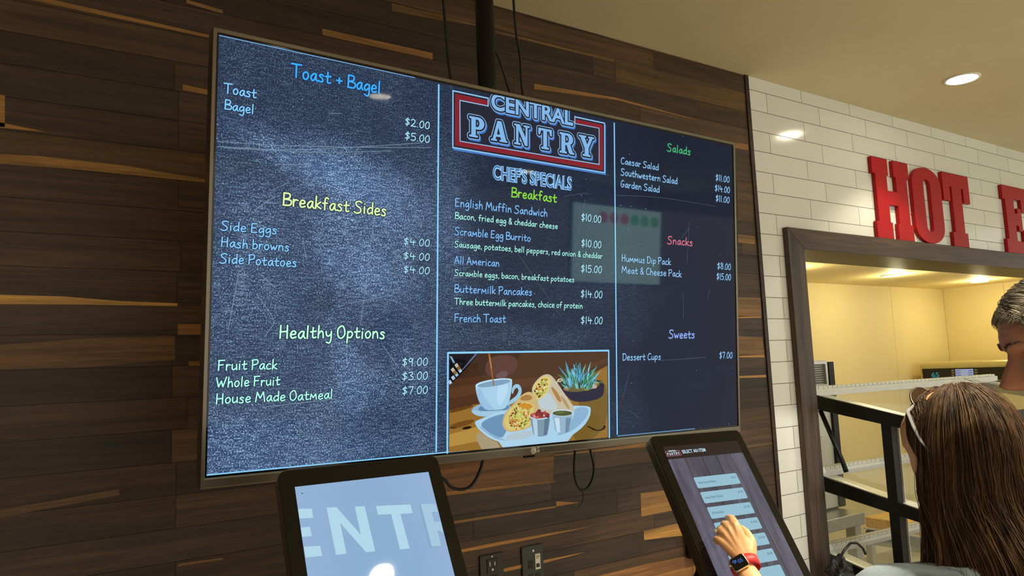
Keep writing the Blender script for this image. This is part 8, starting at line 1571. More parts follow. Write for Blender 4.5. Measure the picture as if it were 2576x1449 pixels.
# a slack black bag hung on the lower corner of the rack
bg = MB(); V = []; F = []; NU, NV = 40, 30
for j in range(NV+1):
    for i in range(NU):
        a = 2*PI*i/NU; t = j/NV; n_ = noise.noise(Vector((math.cos(a)*2.4, math.sin(a)*2.4, t*5)))+.6*noise.noise(Vector((math.cos(a)*6, math.sin(a)*6, t*13)))
        r = .058*math.sin(PI*min(1, t*.90+.09))**.6*(1+.42*n_)
        V.append((3.262+r*math.cos(a)*1.15+.014*math.sin(t*5), -.115+r*math.sin(a)*.85, .665-.20*t+.02*math.sin(3*a)*(1-t)))
for j in range(NV):
    for i in range(NU): F.append((j*NU+i, j*NU+(i+1) % NU, (j+1)*NU+(i+1) % NU, (j+1)*NU+i))
F.append(tuple(range(NU-1, -1, -1))); F.append(tuple(NV*NU+k for k in range(NU)))
bg.add(V, F); bgt = thing('hanging_bag', 'crumpled dull black bag hung between the casing post and the display rack', 'bag', (3.262, -.115, .46))
bg.build('sack', plain('black_vinyl', (22, 21, 21), .42, coat=.1, bmp=.5, scale=22), bgt, smooth=True)
MB().tube([(3.262, -.115, .655), (3.30, -.125, .70), (3.345, -.13, .725), (3.39, -.135, .72), (3.43, -.138, .69), (3.444, -.14, .66)], .006, 8).build('strap', M['black_plastic'], bgt, smooth=True)

# the lit board across the room that the television mirrors
sg = thing('lit_wall_board', 'pale lit board with red and green dots, mirrored on the menu television', 'sign', (5.5, -5.0, 2.4))
MB().box((4.82, -5.06, 1.95), (6.12, -5.02, 2.80)).build('case', M['black_metal'], sg)
s = MB(); s.add([(4.84, -5.018, 1.97), (6.10, -5.018, 1.97), (6.10, -5.018, 2.78), (4.84, -5.018, 2.78)], [(0, 1, 2, 3)], (5.2, 8.2, 7.2))
for k in range(6):
    x = 5.25+.15*k; s.add([(x+.062*math.cos(2*PI*i/20), -5.016, 2.66+.062*math.sin(2*PI*i/20)) for i in range(20)], [tuple(range(20))], (5.6, 1.6, 1.6) if k < 3 else (1.2, 5.6, 2.2))
s.build('lit_panel', M['screen'], sg)
for x in (5.0, 5.94): MB().tube([(x, -5.04, 2.79), (x, -5.04, CEIL)], .008, 8).build('hanger', M['black_metal'], sg)
# ------------------------------------------------------------------ people
def smooth_step(a, b, x):
    t = min(1, max(0, (x-a)/(b-a))); return t*t*(3-2*t)
def interp(tab, z):
    if z <= tab[0][0]: return tab[0][1]
    for (a, va), (b, vb) in zip(tab[:-1], tab[1:]):
        if z <= b: return va+(vb-va)*smooth_step(a, b, z)*.5+(vb-va)*.5*(z-a)/(b-a)
    return tab[-1][1]
def head_shape(male=False, nu=72, nv=84, ears=True):
    """head in its own frame: x to the person's right... ear to ear, y forward, z up, origin between the ears"""
    front = [(-.118, .045), (-.112, .066), (-.100, .082), (-.088, .088), (-.074, .084), (-.064, .0855), (-.052, .0885), (-.044, .088), (-.036, .0895), (-.026, .089), (-.012, .090), (.008, .088), (.024, .086), (.034, .087), (.046, .0915), (.060, .0905), (.085, .083), (.108, .064), (.122, .040), (.130, .0)]
    back = [(-.118, .010), (-.10, .022), (-.07, .050), (-.03, .074), (.02, .094), (.06, .096), (.095, .080), (.115, .055), (.125, .03), (.130, 0)]
    half = [(-.118, .018), (-.110, .032), (-.095, .044), (-.07, .056), (-.035, .065), (0, .071), (.04, .075), (.075, .072), (.10, .056), (.118, .034), (.126, .018), (.130, 0)]
    nose_h = [(-.030, 0), (-.024, .012), (-.016, .029), (-.009, .034), (0, .028), (.016, .017), (.030, .007), (.042, 0)]
    V = []; F = []
    z0, z1 = -.118, .130
    for j in range(nv+1):
        z = z0+(z1-z0)*j/nv; yf, yb, w = interp(front, z), interp(back, z), interp(half, z)
        for i in range(nu):
            a = 2*PI*i/nu; s, c = math.sin(a), math.cos(a)
            x = w*math.copysign(abs(s)**.88, s); y = (yf if c > 0 else yb)*math.copysign(abs(c)**(.72 if c > 0 else .9), c)
            if c > 0:
                k = 1-smooth_step(.0, .9, abs(s))
                sg = .0065+.008*smooth_step(.03, -.012, z); y += interp(nose_h, z)*math.exp(-(x/sg)**2)
                y += .005*math.exp(-((abs(x)-.0125)/.006)**2-((z+.014)/.007)**2)                       # nostril wings
                y -= .0125*math.exp(-((abs(x)-.031)/.0145)**2-((z-.027)/.0115)**2)                       # eye sockets
                y += .0055*math.exp(-((abs(x)-.030)/.020)**2-((z-.046)/.007)**2)                         # brow ridge
                y += .004*math.exp(-((abs(x)-.042)/.016)**2-((z-.0)/.018)**2)                            # cheekbones
                y += .0045*math.exp(-(x/.018)**2-((z+.0385)/.0045)**2)+.005*math.exp(-(x/.016)**2-((z+.0515)/.0055)**2)-.004*math.exp(-(x/.022)**2-((z+.0445)/.0022)**2)
                y -= .0025*math.exp(-(x/.004)**2-((z+.030)/.005)**2)
                if male:
                    for zz in (.070, .080, .090): y -= .0012*math.exp(-((z-zz)/.0022)**2)*k
                    y -= .0025*math.exp(-((abs(x)-.030)/.005)**2-((z+.032)/.02)**2)
            V.append(Vector((x, y, z)))
    for j in range(nv):
        for i in range(nu): F.append((j*nu+i, j*nu+(i+1) % nu, (j+1)*nu+(i+1) % nu, (j+1)*nu+i))
    F.append(tuple(range(nu-1, -1, -1)))
    # ears
    for sx in ((-1, 1) if ears else ()):
        b = len(V); n, m = 18, 8
        for i in range(n):
            t = 2*PI*i/n; rx = .017+.004*math.sin(t); cx, cz = -.012-.006*math.sin(t), .004+.030*math.sin(t)
            P = Vector((sx*(.074+.010*(math.cos(t) < .3)), cx-rx*math.cos(t)*.75, cz))
            for k in range(m):
                q = 2*PI*k/m; V.append(P+Vector((sx*.0065*math.cos(q), .0055*math.sin(q)*math.cos(t), .0055*math.sin(q)*math.sin(t))))
        for i in range(n):
            for k in range(m): F.append((b+i*m+k, b+i*m+(k+1) % m, b+((i+1) % n)*m+(k+1) % m, b+((i+1) % n)*m+k))
        b = len(V); c0 = Vector((sx*.078, -.012, .004)); V.append(c0)
        for i in range(n):
            t = 2*PI*i/n; V.append(Vector((sx*.079, -.012-.006*math.sin(t)-.013*math.cos(t), .004+.028*math.sin(t))))
        for i in range(n): F.append((b, b+1+i, b+1+(i+1) % n))
    return V, F
def temp_mesh(V, E, F, mods):
    me = bpy.data.meshes.new('t'); me.from_pydata(V, E, F); o = bpy.data.objects.new('t', me); COL.objects.link(o); mods(o)
    dg = bpy.context.evaluated_depsgraph_get(); ev = o.evaluated_get(dg); r = ev.to_mesh()
    V2 = [v.co.copy() for v in r.vertices]; F2 = [tuple(p.vertices) for p in r.polygons]
    ev.to_mesh_clear(); bpy.data.objects.remove(o); bpy.data.meshes.remove(me); return V2, F2
def skinned(chains, sub=2, root=0):
    """chains of (point, radius or (rx, ry)); points given as the same tuple are shared"""
    V = []; R = []; E = []; idx = {}
    for ch in chains:
        prev = None
        for p, r in ch:
            k = tuple(round(c, 5) for c in p)
            if k not in idx: idx[k] = len(V); V.append(Vector(p)); R.append(r if isinstance(r, tuple) else (r, r))
            i = idx[k]
            if prev is not None and prev != i: E.append((prev, i))
            prev = i
    def mods(o):
        o.modifiers.new('skin', 'SKIN'); m = o.modifiers.new('s', 'SUBSURF'); m.levels = m.render_levels = sub
        for v, r in zip(o.data.skin_vertices[0].data, R): v.radius = r
        o.data.skin_vertices[0].data[root].use_root = True
    return temp_mesh(V, E, [], mods)
def remeshed(V, F, voxel, smooth=4):
    def mods(o):
        m = o.modifiers.new('r', 'REMESH'); m.mode = 'VOXEL'; m.voxel_size = voxel
        if smooth: s = o.modifiers.new('sm', 'SMOOTH'); s.iterations = smooth; s.factor = .5
    return temp_mesh(V, [], F, mods)
def join(*parts):
    V = []; F = []
    for v, f in parts:
        b = len(V); V += list(v); F += [tuple(b+i for i in q) for q in f]
    return V, F
def frame_yz(fwd, up=Vector((0, 0, 1))):
    y = Vector(fwd).normalized(); x = y.cross(up).normalized(); z = x.cross(y); return Matrix(((x.x, y.x, z.x), (x.y, y.y, z.y), (x.z, y.z, z.z)))
def simple_hand(wrist, d, side):
    """relaxed hanging hand: palm and five slightly curled fingers, side = towards the thumb"""
    d = Vector(d).normalized(); s = Vector(side).normalized(); n = d.cross(s); ch = []
    w = Vector(wrist)
    for k, (o, L) in enumerate(((.030, .078), (.010, .086), (-.010, .080), (-.029, .062))):
        m = w+d*.085+s*o; p1 = m+d*L*.48+n*.010; p2 = p1+d*L*.3+n*.016; p3 = p2+d*L*.2+n*.018
        ch.append([(tuple(w), .020), (tuple(w+d*.045+s*o*.7), .0145), (tuple(m), .0115), (tuple(p1), .0092), (tuple(p2), .0082), (tuple(p3), .0065)])
    t0 = w+d*.03+s*.028; ch.append([(tuple(w), .020), (tuple(t0), .0135), (tuple(t0+d*.03+s*.016+n*.012), .0105), (tuple(t0+d*.055+s*.018+n*.022), .0085)])
    return ch
def strands(paths, widths, shades, name, mat, parent, n=5, flat=.55):
    mb = MB()
    for p, w, s in zip(paths, widths, shades):
        rs = [w*(.55+.45*math.sin(PI*min(1, .12+.80*i/(len(p)-1)))) for i in range(len(p))]; rs[-1] = w*.15
        mb.tube(p, rs, n, (s, s, s), flat=flat)
    o = mb.build(name, mat, parent, smooth=True, fix=False); return o

# ---- the woman at the kiosk, seen from behind
WH = dep(2418, 1150, 1.42)+Vector((0, 0, .0))           # head, between the ears
WF = Vector((.33, .944, 0)).normalized(); WR = Vector((WF.y, -WF.x, 0))   # forward, right
wo = thing('person', 'person with long brown hair in a pale denim shirt, pressing the touch kiosk', 'person', (WH.x-.02, WH.y-.06, 0))
def wp_(r, f, z): return tuple(Vector((WH.x, WH.y, 0))+WR*r+WF*f+Vector((0, 0, z)))
hz = WH.z
Hm = frame_yz(WF*.94+Vector((0, 0, -.34)))
hv, hf = head_shape(ears=False); head = ([WH+Hm @ (v*1.0) for v in hv], hf)
wrist = tuple(dep(1876, 1425, 1.69)); fore1 = tuple(dep(1884, 1452, 1.655)); elbow = wp_(-.235, .14, hz-.43); shl = wp_(-.205, -.015, hz-.222); shr = wp_(.165, -.045, hz-.225)
elr = wp_(.22, -.04, hz-.50); wrr = wp_(.19, .10, hz-.70)
pel = wp_(0, -.06, hz-.62)
body = skinned([[(pel, (.15, .105)), (wp_(0, -.055, hz-.47), (.118, .092)), (wp_(0, -.055, hz-.33), (.135, .098)), (wp_(0, -.06, hz-.235), (.095, .060)), (wp_(0, -.05, hz-.17), (.056, .056)), (wp_(0, -.015, hz-.10), (.052, .054)), (wp_(0, 0, hz-.04), (.05, .05))],
    [(wp_(0, -.06, hz-.235), (.095, .060)), (shl, .046), (tuple((Vector(shl)*.5+Vector(elbow)*.5)), .046), (elbow, .040)],
    [(wp_(0, -.06, hz-.235), (.095, .060)), (shr, .046), (tuple((Vector(shr)*.5+Vector(elr)*.5)), .046), (elr, .040), (tuple((Vector(elr)*.5+Vector(wrr)*.5)), .036), (wrr, .026)],
    [(pel, (.15, .105)), (wp_(-.095, -.06, hz-.72), .088), (wp_(-.095, -.03, hz-1.00), .056), (wp_(-.095, -.07, .10), .038), (wp_(-.10, .07, .03), (.036, .026))],
    [(pel, (.15, .105)), (wp_(.095, -.06, hz-.72), .088), (wp_(.10, -.04, hz-1.00), .056), (wp_(.11, -.08, .10), .038), (wp_(.13, .06, .03), (.036, .026))]])
rhand = skinned(simple_hand(wrr, Vector(wrr)-Vector(elr), WF), 2)
# the pressing hand: every joint measured on the photograph
def hp(X, Y, d): return tuple(dep(1740+X/8.573, 1280+Y/8.573, d))
W0 = hp(1135, 1180, 1.695)
pressing = [
    [(W0, (.024, .0185)), (hp(1110, 950, 1.705), (.021, .0165)), (hp(1030, 620, 1.722), .0165), (hp(925, 330, 1.736), .0122), (hp(862, 205, 1.772), .0098), (hp(790, 192, 1.797), .0088), (hp(738, 215, 1.811), .0070)],
    [(W0, (.024, .0185)), (hp(1060, 930, 1.704), .0170), (hp(930, 650, 1.720), .0150), (hp(800, 420, 1.735), .0120), (hp(698, 318, 1.766), .0100), (hp(700, 400, 1.785), .0088), (hp(770, 480, 1.783), .0076)],
    [(W0, (.024, .0185)), (hp(1010, 960, 1.703), .0165), (hp(850, 720, 1.718), .0140), (hp(700, 530, 1.733), .0115), (hp(598, 436, 1.757), .0098), (hp(615, 530, 1.776), .0086), (hp(700, 600, 1.775), .0074)],
    [(W0, (.024, .0185)), (hp(970, 990, 1.702), .0155), (hp(800, 830, 1.714), .0130), (hp(620, 680, 1.728), .0108), (hp(518, 640, 1.745), .0090), (hp(550, 715, 1.760), .0078), (hp(640, 760, 1.759), .0066)],
    [(W0, (.024, .0185)), (hp(1260, 960, 1.712), .0170), (hp(1290, 720, 1.730), .0140), (hp(1180, 520, 1.752), .0112), (hp(1060, 420, 1.772), .0095), (hp(980, 400, 1.780), .0075)],
    [(hp(1160, 960, 1.71), .016), (hp(1120, 760, 1.722), .0165), (hp(1050, 560, 1.735), .014)],
    [(W0, (.024, .0185)), (fore1, (.0265, .022)), (tuple(Vector(fore1)*.45+Vector(elbow)*.55), (.036, .034)), (elbow, .040)]]
hparts = [skinned([c], 2) for c in pressing]
HV, HF = remeshed(*join(*hparts), .0021, 5)
# tendons and knuckle hollows on the back of the hand
def crease(V):
    ax = [(Vector(hp(925, 330, 1.73)), Vector(hp(1100, 980, 1.69))), (Vector(hp(800, 420, 1.73)), Vector(hp(1070, 980, 1.69))), (Vector(hp(700, 530, 1.73)), Vector(hp(1030, 990, 1.69))), (Vector(hp(620, 680, 1.73)), Vector(hp(990, 1000, 1.69)))]
    view = (dep(1840, 1370, 1)-CP).normalized()
    for v in V:
        for a, b in ax:
            d = b-a; t = (v-a).dot(d)/d.length_squared
            if -.05 < t < .8:
                q = v-(a+d*t); q = q-view*q.dot(view); k = math.exp(-(q.length/.0032)**2)*.0016*(1-t)
                if (v-CP).dot(view) < (a+d*t-CP).dot(view)+.012: v -= view*k
    return V
HV = crease(HV)
Vb, Fb = join(head, body, rhand, (HV, HF))
mb = MB(); mb.add(Vb, Fb); ob = mb.build('body', M['skin_w'], wo, smooth=True, fix=False)
def face_bits(Hm, H, parent, gaze=0.0, brow=True, lid=.5):
    for sx in (-1, 1):
        e = MB(); e.sphere(H+Hm @ Vector((sx*.031, .0650, .027)), .0118, 18, 12); eo = e.build('eye', M['eye'], parent, smooth=True)
        e = MB(); e.sphere(H+Hm @ Vector((sx*.031+gaze, .0725, .0235)), (.0052,)*3, 14, 8); e.build('iris', M['iris'], eo, smooth=True)
        l = MB(); N = 9
        for up in (0, 1):
            V = []; 
            for i in range(N):
                for j in range(5):
                    a = -1.15+2.3*i/(N-1); t = (.15-lid*.35+(1.35-.15+lid*.35)*j/4 if up else -1.2+(.75)*j/4)
                    V.append(H+Hm @ (Vector((sx*.031, .0650, .027))+Vector((math.sin(a)*math.cos(t), math.cos(a)*math.cos(t), math.sin(t)))*.0141))
            l.add(V, [(i*5+j, i*5+j+1, (i+1)*5+j+1, (i+1)*5+j) for i in range(N-1) for j in range(4)])
        l.build('eyelid', ob_mat[0], parent, smooth=True)
        b = MB()
        rb_ = random.Random(4)
        for k in range(110):
            u = rb_.random(); o_ = rb_.uniform(-.0035, .0035)*(1-.6*u); p = Vector((sx*(.010+.040*u), .0932-.0205*u*u-.003*u, .0455+o_+.007*math.sin(u*2.4)))
            b.tube([H+Hm @ p, H+Hm @ (p+Vector((sx*.004, .0012, .0028-.004*u))), H+Hm @ (p+Vector((sx*.0085, -.0012, .0025-.007*u)))], [.0006, .0006, .0002], 4)
        b.build('eyebrow', M['brow'], parent)
    l = MB()
    for up in (0, 1):
        V = []
        for i in range(13):
            u = -1+2*i/12; w = (1-u*u)**.7
            for j in range(5):
                zc = -.0445+(.0085*w*j/4 if up else -.010*w*j/4); bulge = .0035*w*math.sin(PI*min(1, j/4*.9+.05))
                V.append(H+Hm @ Vector((.0265*u, .0878-.016*u*u+bulge+.0050*w, zc)))
        l.add(V, [(i*5+j, i*5+j+1, (i+1)*5+j+1, (i+1)*5+j) for i in range(12) for j in range(4)])
    l.build('lips', M['lip'], parent, smooth=True)
ob_mat = [M['skin_w']]
face_bits(Hm, WH, wo)
# shirt, sleeve to the elbow, trousers and shoes
sh = skinned([[(wp_(0, -.06, hz-.66), (.172, .125)), (wp_(0, -.055, hz-.47), (.138, .108)), (wp_(0, -.055, hz-.33), (.152, .114)), (wp_(0, -.062, hz-.235), (.132, .088)), (wp_(0, -.055, hz-.185), (.098, .090)), (wp_(0, -.045, hz-.150), (.072, .072))],
    [(wp_(0, -.062, hz-.235), (.132, .088)), (shl, .068), (tuple(Vector(shl)*.5+Vector(elbow)*.5), .060), (tuple(Vector(shl)*.12+Vector(elbow)*.88), .056)],
    [(wp_(0, -.062, hz-.235), (.132, .088)), (shr, .068), (tuple(Vector(shr)*.5+Vector(elr)*.5), .060), (tuple(Vector(shr)*.12+Vector(elr)*.88), .056)]], 3)
def rumple(V, amp, s): return [v+Vector((noise.noise(v*s), noise.noise(v*s+Vector((9, 0, 0))), noise.noise(v*s+Vector((0, 9, 0)))))*amp for v in V]
mb = MB(); mb.add(rumple(sh[0], .006, 16), sh[1]); mb.build('shirt', M['denim'], wo, smooth=True, fix=False)
mb = MB()
for k in range(28):
    a = 2*PI*k/28
mb = MB(); V = []; N = 40
for j, (dz, rr) in enumerate(((0, .082), (.022, .073), (.040, .066), (.038, .076), (.012, .088), (-.012, .094))):
    for i in range(N):
        a = 2*PI*i/N; V.append(Vector(wp_(rr*math.sin(a), -.052+rr*math.cos(a)*.95, hz-.185+dz+.010*math.cos(a))))
mb.add(V, [(j*N+i, j*N+(i+1) % N, (j+1)*N+(i+1) % N, (j+1)*N+i) for j in range(5) for i in range(N)]); mb.build('collar', M['denim'], wo, smooth=True)
tr = skinned([[(wp_(0, -.06, hz-.58), (.158, .118)), (wp_(0, -.06, hz-.66), (.162, .12)), (wp_(-.095, -.06, hz-.76), .098), (wp_(-.095, -.03, hz-1.00), .07), (wp_(-.095, -.07, .09), .055)],
    [(wp_(0, -.06, hz-.66), (.162, .12)), (wp_(.095, -.06, hz-.76), .098), (wp_(.10, -.04, hz-1.00), .07), (wp_(.11, -.08, .09), .055)]])
mb = MB(); mb.add(*tr); mb.build('trousers', M['trouser'], wo, smooth=True, fix=False)
for (x, y_) in ((-.098, .0), (.12, -.01)):
    mb = MB(); c = Vector(wp_(x, y_-.01, .045)); mb.sphere((0, 0, 0), (.048, .125, .045), 20, 12)
    mb.v = [tuple(c+WR*v[0]+WF*v[1]+Vector((0, 0, max(v[2], -.044)))) for v in mb.v]; mb.build('shoe', M['navy'], wo, smooth=True)
# long straight hair
rh = random.Random(21); paths = []; wid = []; shd = []
E_ = Vector((.097, .110, .130))
def hair_path(phi, top, L, jit):
    """phi: 0 at the back, +-1 at the temples; runs over the skull, then hangs"""
    s, c = math.sin(phi), -math.cos(phi); pts = []
    for k in range(9):
        th = top+(1.62-top)*k/8; r = 1.0+jit+.02*math.sin(3*th)
        p = Vector((E_.x*math.sin(th)*s*r, E_.y*math.sin(th)*c*r-.004, E_.z*math.cos(th)*r+.004)); pts.append(p)
    p0 = pts[-1]; d = Vector((s, c, 0)); n = 12
    for k in range(1, n+1):
        t = k/n; out = .014*math.sin(t*2.0)-.012*t*t*(1 if abs(phi) > 1.2 else .4)
        q = Vector((p0.x, p0.y, p0.z-L*t))+d*out
        q.x += .034*t*t*s+.004*math.sin(6*t+phi*9); q.y += (-.020*t*t-.085*smooth_step(.15, .75, t)*min(1, abs(c)*1.4) if c < 0 else -.052*smooth_step(.12, .6, t)); 
        if abs(phi) > 1.55: q.x += s*.012*t
        pts.append(q)
    return pts
for k in range(3600):
    phi = rh.uniform(-1.62, 2.06); clump = math.sin(phi*23)*.5+math.sin(phi*57+2)*.3+math.sin(phi*9+1)*.4
    top = rh.choice([.05, .1, .25, .45, .7])+rh.random()*.2
    if abs(phi) > 1.75: top = max(top, .62)
    L = .40+.04*math.sin(phi*5)+rh.uniform(-.05, .03); L -= .10*max(0, abs(phi)-1.0)
    pth = hair_path(phi, top, L, rh.uniform(-.05, .035)+.016*clump); fz = rh.random()*50; pth = [q+Vector((noise.noise(q*38+Vector((fz, 0, 0))), noise.noise(q*38+Vector((0, fz, 0))), 0))*.0035 for q in pth]
    paths.append([Vector((WH.x, WH.y, WH.z))+WR*q.x+WF*q.y+Vector((0, 0, q.z)) for q in pth]); wid.append(rh.uniform(.0006, .0016)); shd.append(min(1.8, max(.4, .98+.42*clump+rh.uniform(-.25, .3))))
for k in range(1500):                                # swept back from the hairline over the temples
    sg_ = -1 if rh.random() < .6 else 1; f0_ = rh.uniform(1.75, 3.1); t0_ = rh.uniform(.62, 1.02)-.25*(f0_-1.75)/1.35; f1_ = rh.uniform(.9, 1.55); pth = []
    jit = rh.uniform(-.02, .045); cl = math.sin(f0_*31+sg_)*.5+math.sin(t0_*47)*.4
    for q_ in range(11):
        t = q_/10; ph_ = f0_+(f1_-f0_)*t**.8; th = t0_+(1.60+.35*(f1_-1.2)-t0_)*t**1.3; r = 1.0+jit*(1-t)-.07*t*t+.012*cl
        pth.append(Vector((E_.x*math.sin(th)*math.sin(ph_)*r*sg_, -E_.y*math.sin(th)*math.cos(ph_)*r-.004, E_.z*math.cos(th)*r+.004)))
    e_ = pth[-1]; L = .345+rh.uniform(-.06, .05); s_ = sg_*math.sin(f1_)
    for q_ in range(1, 11):
        t = q_/10; pth.append(Vector((e_.x+.030*t*t*s_, e_.y-.018*t-.06*smooth_step(.15, .75, t), e_.z-L*t)))
    paths.append([Vector((WH.x, WH.y, WH.z))+WR*q.x+WF*q.y+Vector((0, 0, q.z)) for q in pth]); wid.append(rh.uniform(.0006, .0014)); shd.append(min(1.8, max(.45, 1+.4*cl+rh.uniform(-.25, .3))))
for k in range(70):                                  # fly-away hairs
    phi = rh.uniform(-1.6, 2.0); pth = hair_path(phi, rh.uniform(.1, .9), rh.uniform(.2, .34), rh.uniform(.04, .11))
    paths.append([Vector((WH.x, WH.y, WH.z))+WR*q.x+WF*q.y+Vector((0, 0, q.z)) for q in pth]); wid.append(.0005); shd.append(1.8)
ho = strands(paths, wid, shd, 'hair', M['hair_w'], wo)
mb = MB(); V = []; N = 48; rows = []
for j in range(20):
    row = []
    for i in range(N+1):
        phi = -1.52+3.5*i/N; p = hair_path(phi, .02, .37-.08*max(0, abs(phi)-1.0), -.075)[j]; row.append(WH+WR*p.x+WF*p.y+Vector((0, 0, p.z)))
    rows.append(row)
V = [p for r in rows for p in r]; mb.add(V, [(j*(N+1)+i, j*(N+1)+i+1, (j+1)*(N+1)+i+1, (j+1)*(N+1)+i) for j in range(19) for i in range(N)], (.55, .55, .55))
mb.build('hair_underlayer', M['hair_w'], wo, smooth=True, fix=False)

# ring and watch
rc = (Vector(hp(700, 530, 1.733))*.35+Vector(hp(598, 436, 1.762))*.65); rd = (Vector(hp(598, 436, 1.762))-Vector(hp(700, 530, 1.733))).normalized()
gr = thing('finger_ring', 'gold ring with a cluster of clear stones on the pressing hand', 'ring', tuple(rc))
u = rd.orthogonal().normalized(); v_ = rd.cross(u); pts = [rc+(u*math.cos(2*PI*k/24)+v_*math.sin(2*PI*k/24))*.0108 for k in range(25)]
MB().tube(pts, .0014, 6).build('band', M['gold'], gr, smooth=True)
gem0 = Vector(hp(512, 478, 1.748)); s = MB(); rg = random.Random(2)
for k in range(16):
    s.sphere(gem0+Vector((rg.uniform(-1, 1), rg.uniform(-1, 1), rg.uniform(-1, 1)))*.0046, rg.uniform(.0013, .0022), 6, 4)
s.sphere(gem0, .0032, 10, 6); s.build('stone_cluster', M['gem'], gr)
cw = Vector(hp(1025, 1165, 1.664)); ax_x = (Vector(hp(1130, 960, 1.666))-Vector(hp(835, 1130, 1.664))).normalized(); ax_y = (Vector(hp(1085, 960, 1.674))-Vector(hp(1205, 1220, 1.655)));
ax_y = (ax_y-ax_x*ax_y.dot(ax_x)).normalized(); nrm = ax_x.cross(ax_y)
if nrm.dot(CP-cw) < 0: nrm = -nrm
Wm = Matrix(((ax_x.x, -nrm.x, ax_y.x, cw.x), (ax_x.y, -nrm.y, ax_y.y, cw.y), (ax_x.z, -nrm.z, ax_y.z, cw.z), (0, 0, 0, 1)))
sw = thing('smartwatch', 'square black-faced smartwatch with a red band on the pressing wrist', 'watch', Wm)
MB().prism(rrect(-.0185, -.0160, .0185, .0160, .007), -.0030, .0080).build('case', M['gold'], sw, bevel=.002, world=False)
fc = MB().prism(rrect(-.0166, -.0141, .0166, .0141, .0055), -.0042, -.0028).build('glass_face', M['gloss_black'], sw, bevel=.0008, world=False)
d = MB(); 
for k, (t_, x0, z0) in enumerate((('9', -.0125, -.0035), (':', -.0045, -.002), ('05', -.001, -.0065))):
    font_text(d, t_, x0, x0+(.008 if t_ == '9' else .002 if t_ == ':' else .0105), z0+.004, .0085 if t_ != ':' else .005, -.0046, lin((70, 104, 190)), bold=.01)
d.build('digits', M['screen'], fc, world=False)
MB().tube([(-.0185, .002, .0045), (-.0215, .002, .0045)], .0032, 12).build('crown', M['gold'], sw, world=False)
# the band: a strip following the wrist all the way round
wc = Vector(W0)+(Vector(fore1)-Vector(W0))*.12; wd = (Vector(fore1)-Vector(hp(1110, 950, 1.705))).normalized(); wd = (wd*.75-ax_y*.35).normalized()
xr = (ax_x-wd*ax_x.dot(wd)).normalized(); yr = wd.cross(xr)
if yr.dot(CP-wc) < 0: yr = -yr
mb = MB(); V = []; N = 48; prof = ((-.0115, 0), (-.0115, .0022), (0, .0030), (.0115, .0022), (.0115, 0))
for i in range(N):
    a = 2*PI*i/N
    for (hx, rr) in prof: V.append(wc+xr*math.cos(a)*(.0305+rr)+yr*math.sin(a)*(.0262+rr)+wd*hx)
m_ = len(prof); mb.add(V, [(i*m_+j, i*m_+(j+1) % m_, ((i+1) % N)*m_+(j+1) % m_, ((i+1) % N)*m_+j) for i in range(N) for j in range(m_)]); mb.build('band', M['watch_red'], sw, smooth=True)

# sunglasses pushed up on her hair
gl = thing('sunglasses', "brown-lensed sunglasses pushed up on top of the brown-haired person's head", 'sunglasses', tuple(WH+Vector((0, 0, .13))))
def gp(x, y_, z): return WH+WR*x+WF*y_+Vector((0, 0, z))
for sx in (-1, 1):
    rim = []; V = []
    for k in range(29):
        a = 2*PI*k/28; ex = abs(math.cos(a))**.8*math.copysign(1, math.cos(a)); px = sx*.034+.029*ex; h = .024*math.sin(a)
        wrap = (abs(px)/.066)**2
        rim.append(gp(px, .054+h*.66-.022*wrap, .119+h*.56-.022*wrap))
    fr_ = MB().tube(rim, .0021, 8).build('lens_rim', M['tortoise'], gl, smooth=True)
    c = sum(rim[:-1], Vector())/28; nn = (rim[7]-rim[21]).cross(rim[0]-rim[14]).normalized()*.0012
    mb = MB(); V = [c+nn*3]+rim[:-1]+[c-nn*0]+[q-nn for q in rim[:-1]]
    mb.add(V, [(0, 1+k, 1+(k+1) % 28) for k in range(28)]+[(29, 30+(k+1) % 28, 30+k) for k in range(28)]); mb.build('lens', M['lens'], gl, smooth=True)
    a0 = rim[0] if sx > 0 else rim[14]
    MB().tube([a0, gp(sx*.080, .034, .088), gp(sx*.093, .008, .062), gp(sx*.098, -.012, .038), gp(sx*.092, -.030, .014)], [.0028, .0042, .004, .0036, .003], 8, flat=.5).build('temple', M['clear'], gl, smooth=True)
MB().tube([gp(-.008, .059, .122), gp(0, .062, .126), gp(.008, .059, .122)], .0018, 8).build('bridge', M['tortoise'], gl, smooth=True)

# ---- the grey-haired man leaning in from the right
MF = (CR*-.93+CF*.30); MF.z = 0; MF = MF.normalized(); MR = Vector((MF.y, -MF.x, 0))
Mm = frame_yz(MF*.95+Vector((0, 0, -.30)))
MS = .93; tip = dep(2513, 975, 1.16); MH = tip-Mm @ (Vector((0, .124, -.010))*MS); Mm = Mm*MS
man = thing('person', 'grey-haired person in profile at the right edge, looking down to the left', 'person', (MH.x-MF.x*.16, MH.y-MF.y*.16, 0))
def mp_(r, f, z): return tuple(Vector((MH.x, MH.y, 0))+MR*r+MF*f+Vector((0, 0, z)))
mz = MH.z; f0 = -.19
hv, hf = head_shape(True); head = ([MH+Mm @ v for v in hv], hf)
sl_, sr_ = mp_(-.19, f0-.02, mz-.27), mp_(.19, f0-.02, mz-.27); el_, er_ = mp_(-.22, f0-.05, mz-.56), mp_(.23, f0-.05, mz-.56); wl_, wr_ = mp_(-.21, f0+.03, mz-.80), mp_(.25, f0-.12, mz-.80); pv = mp_(0, f0-.03, mz-.72)
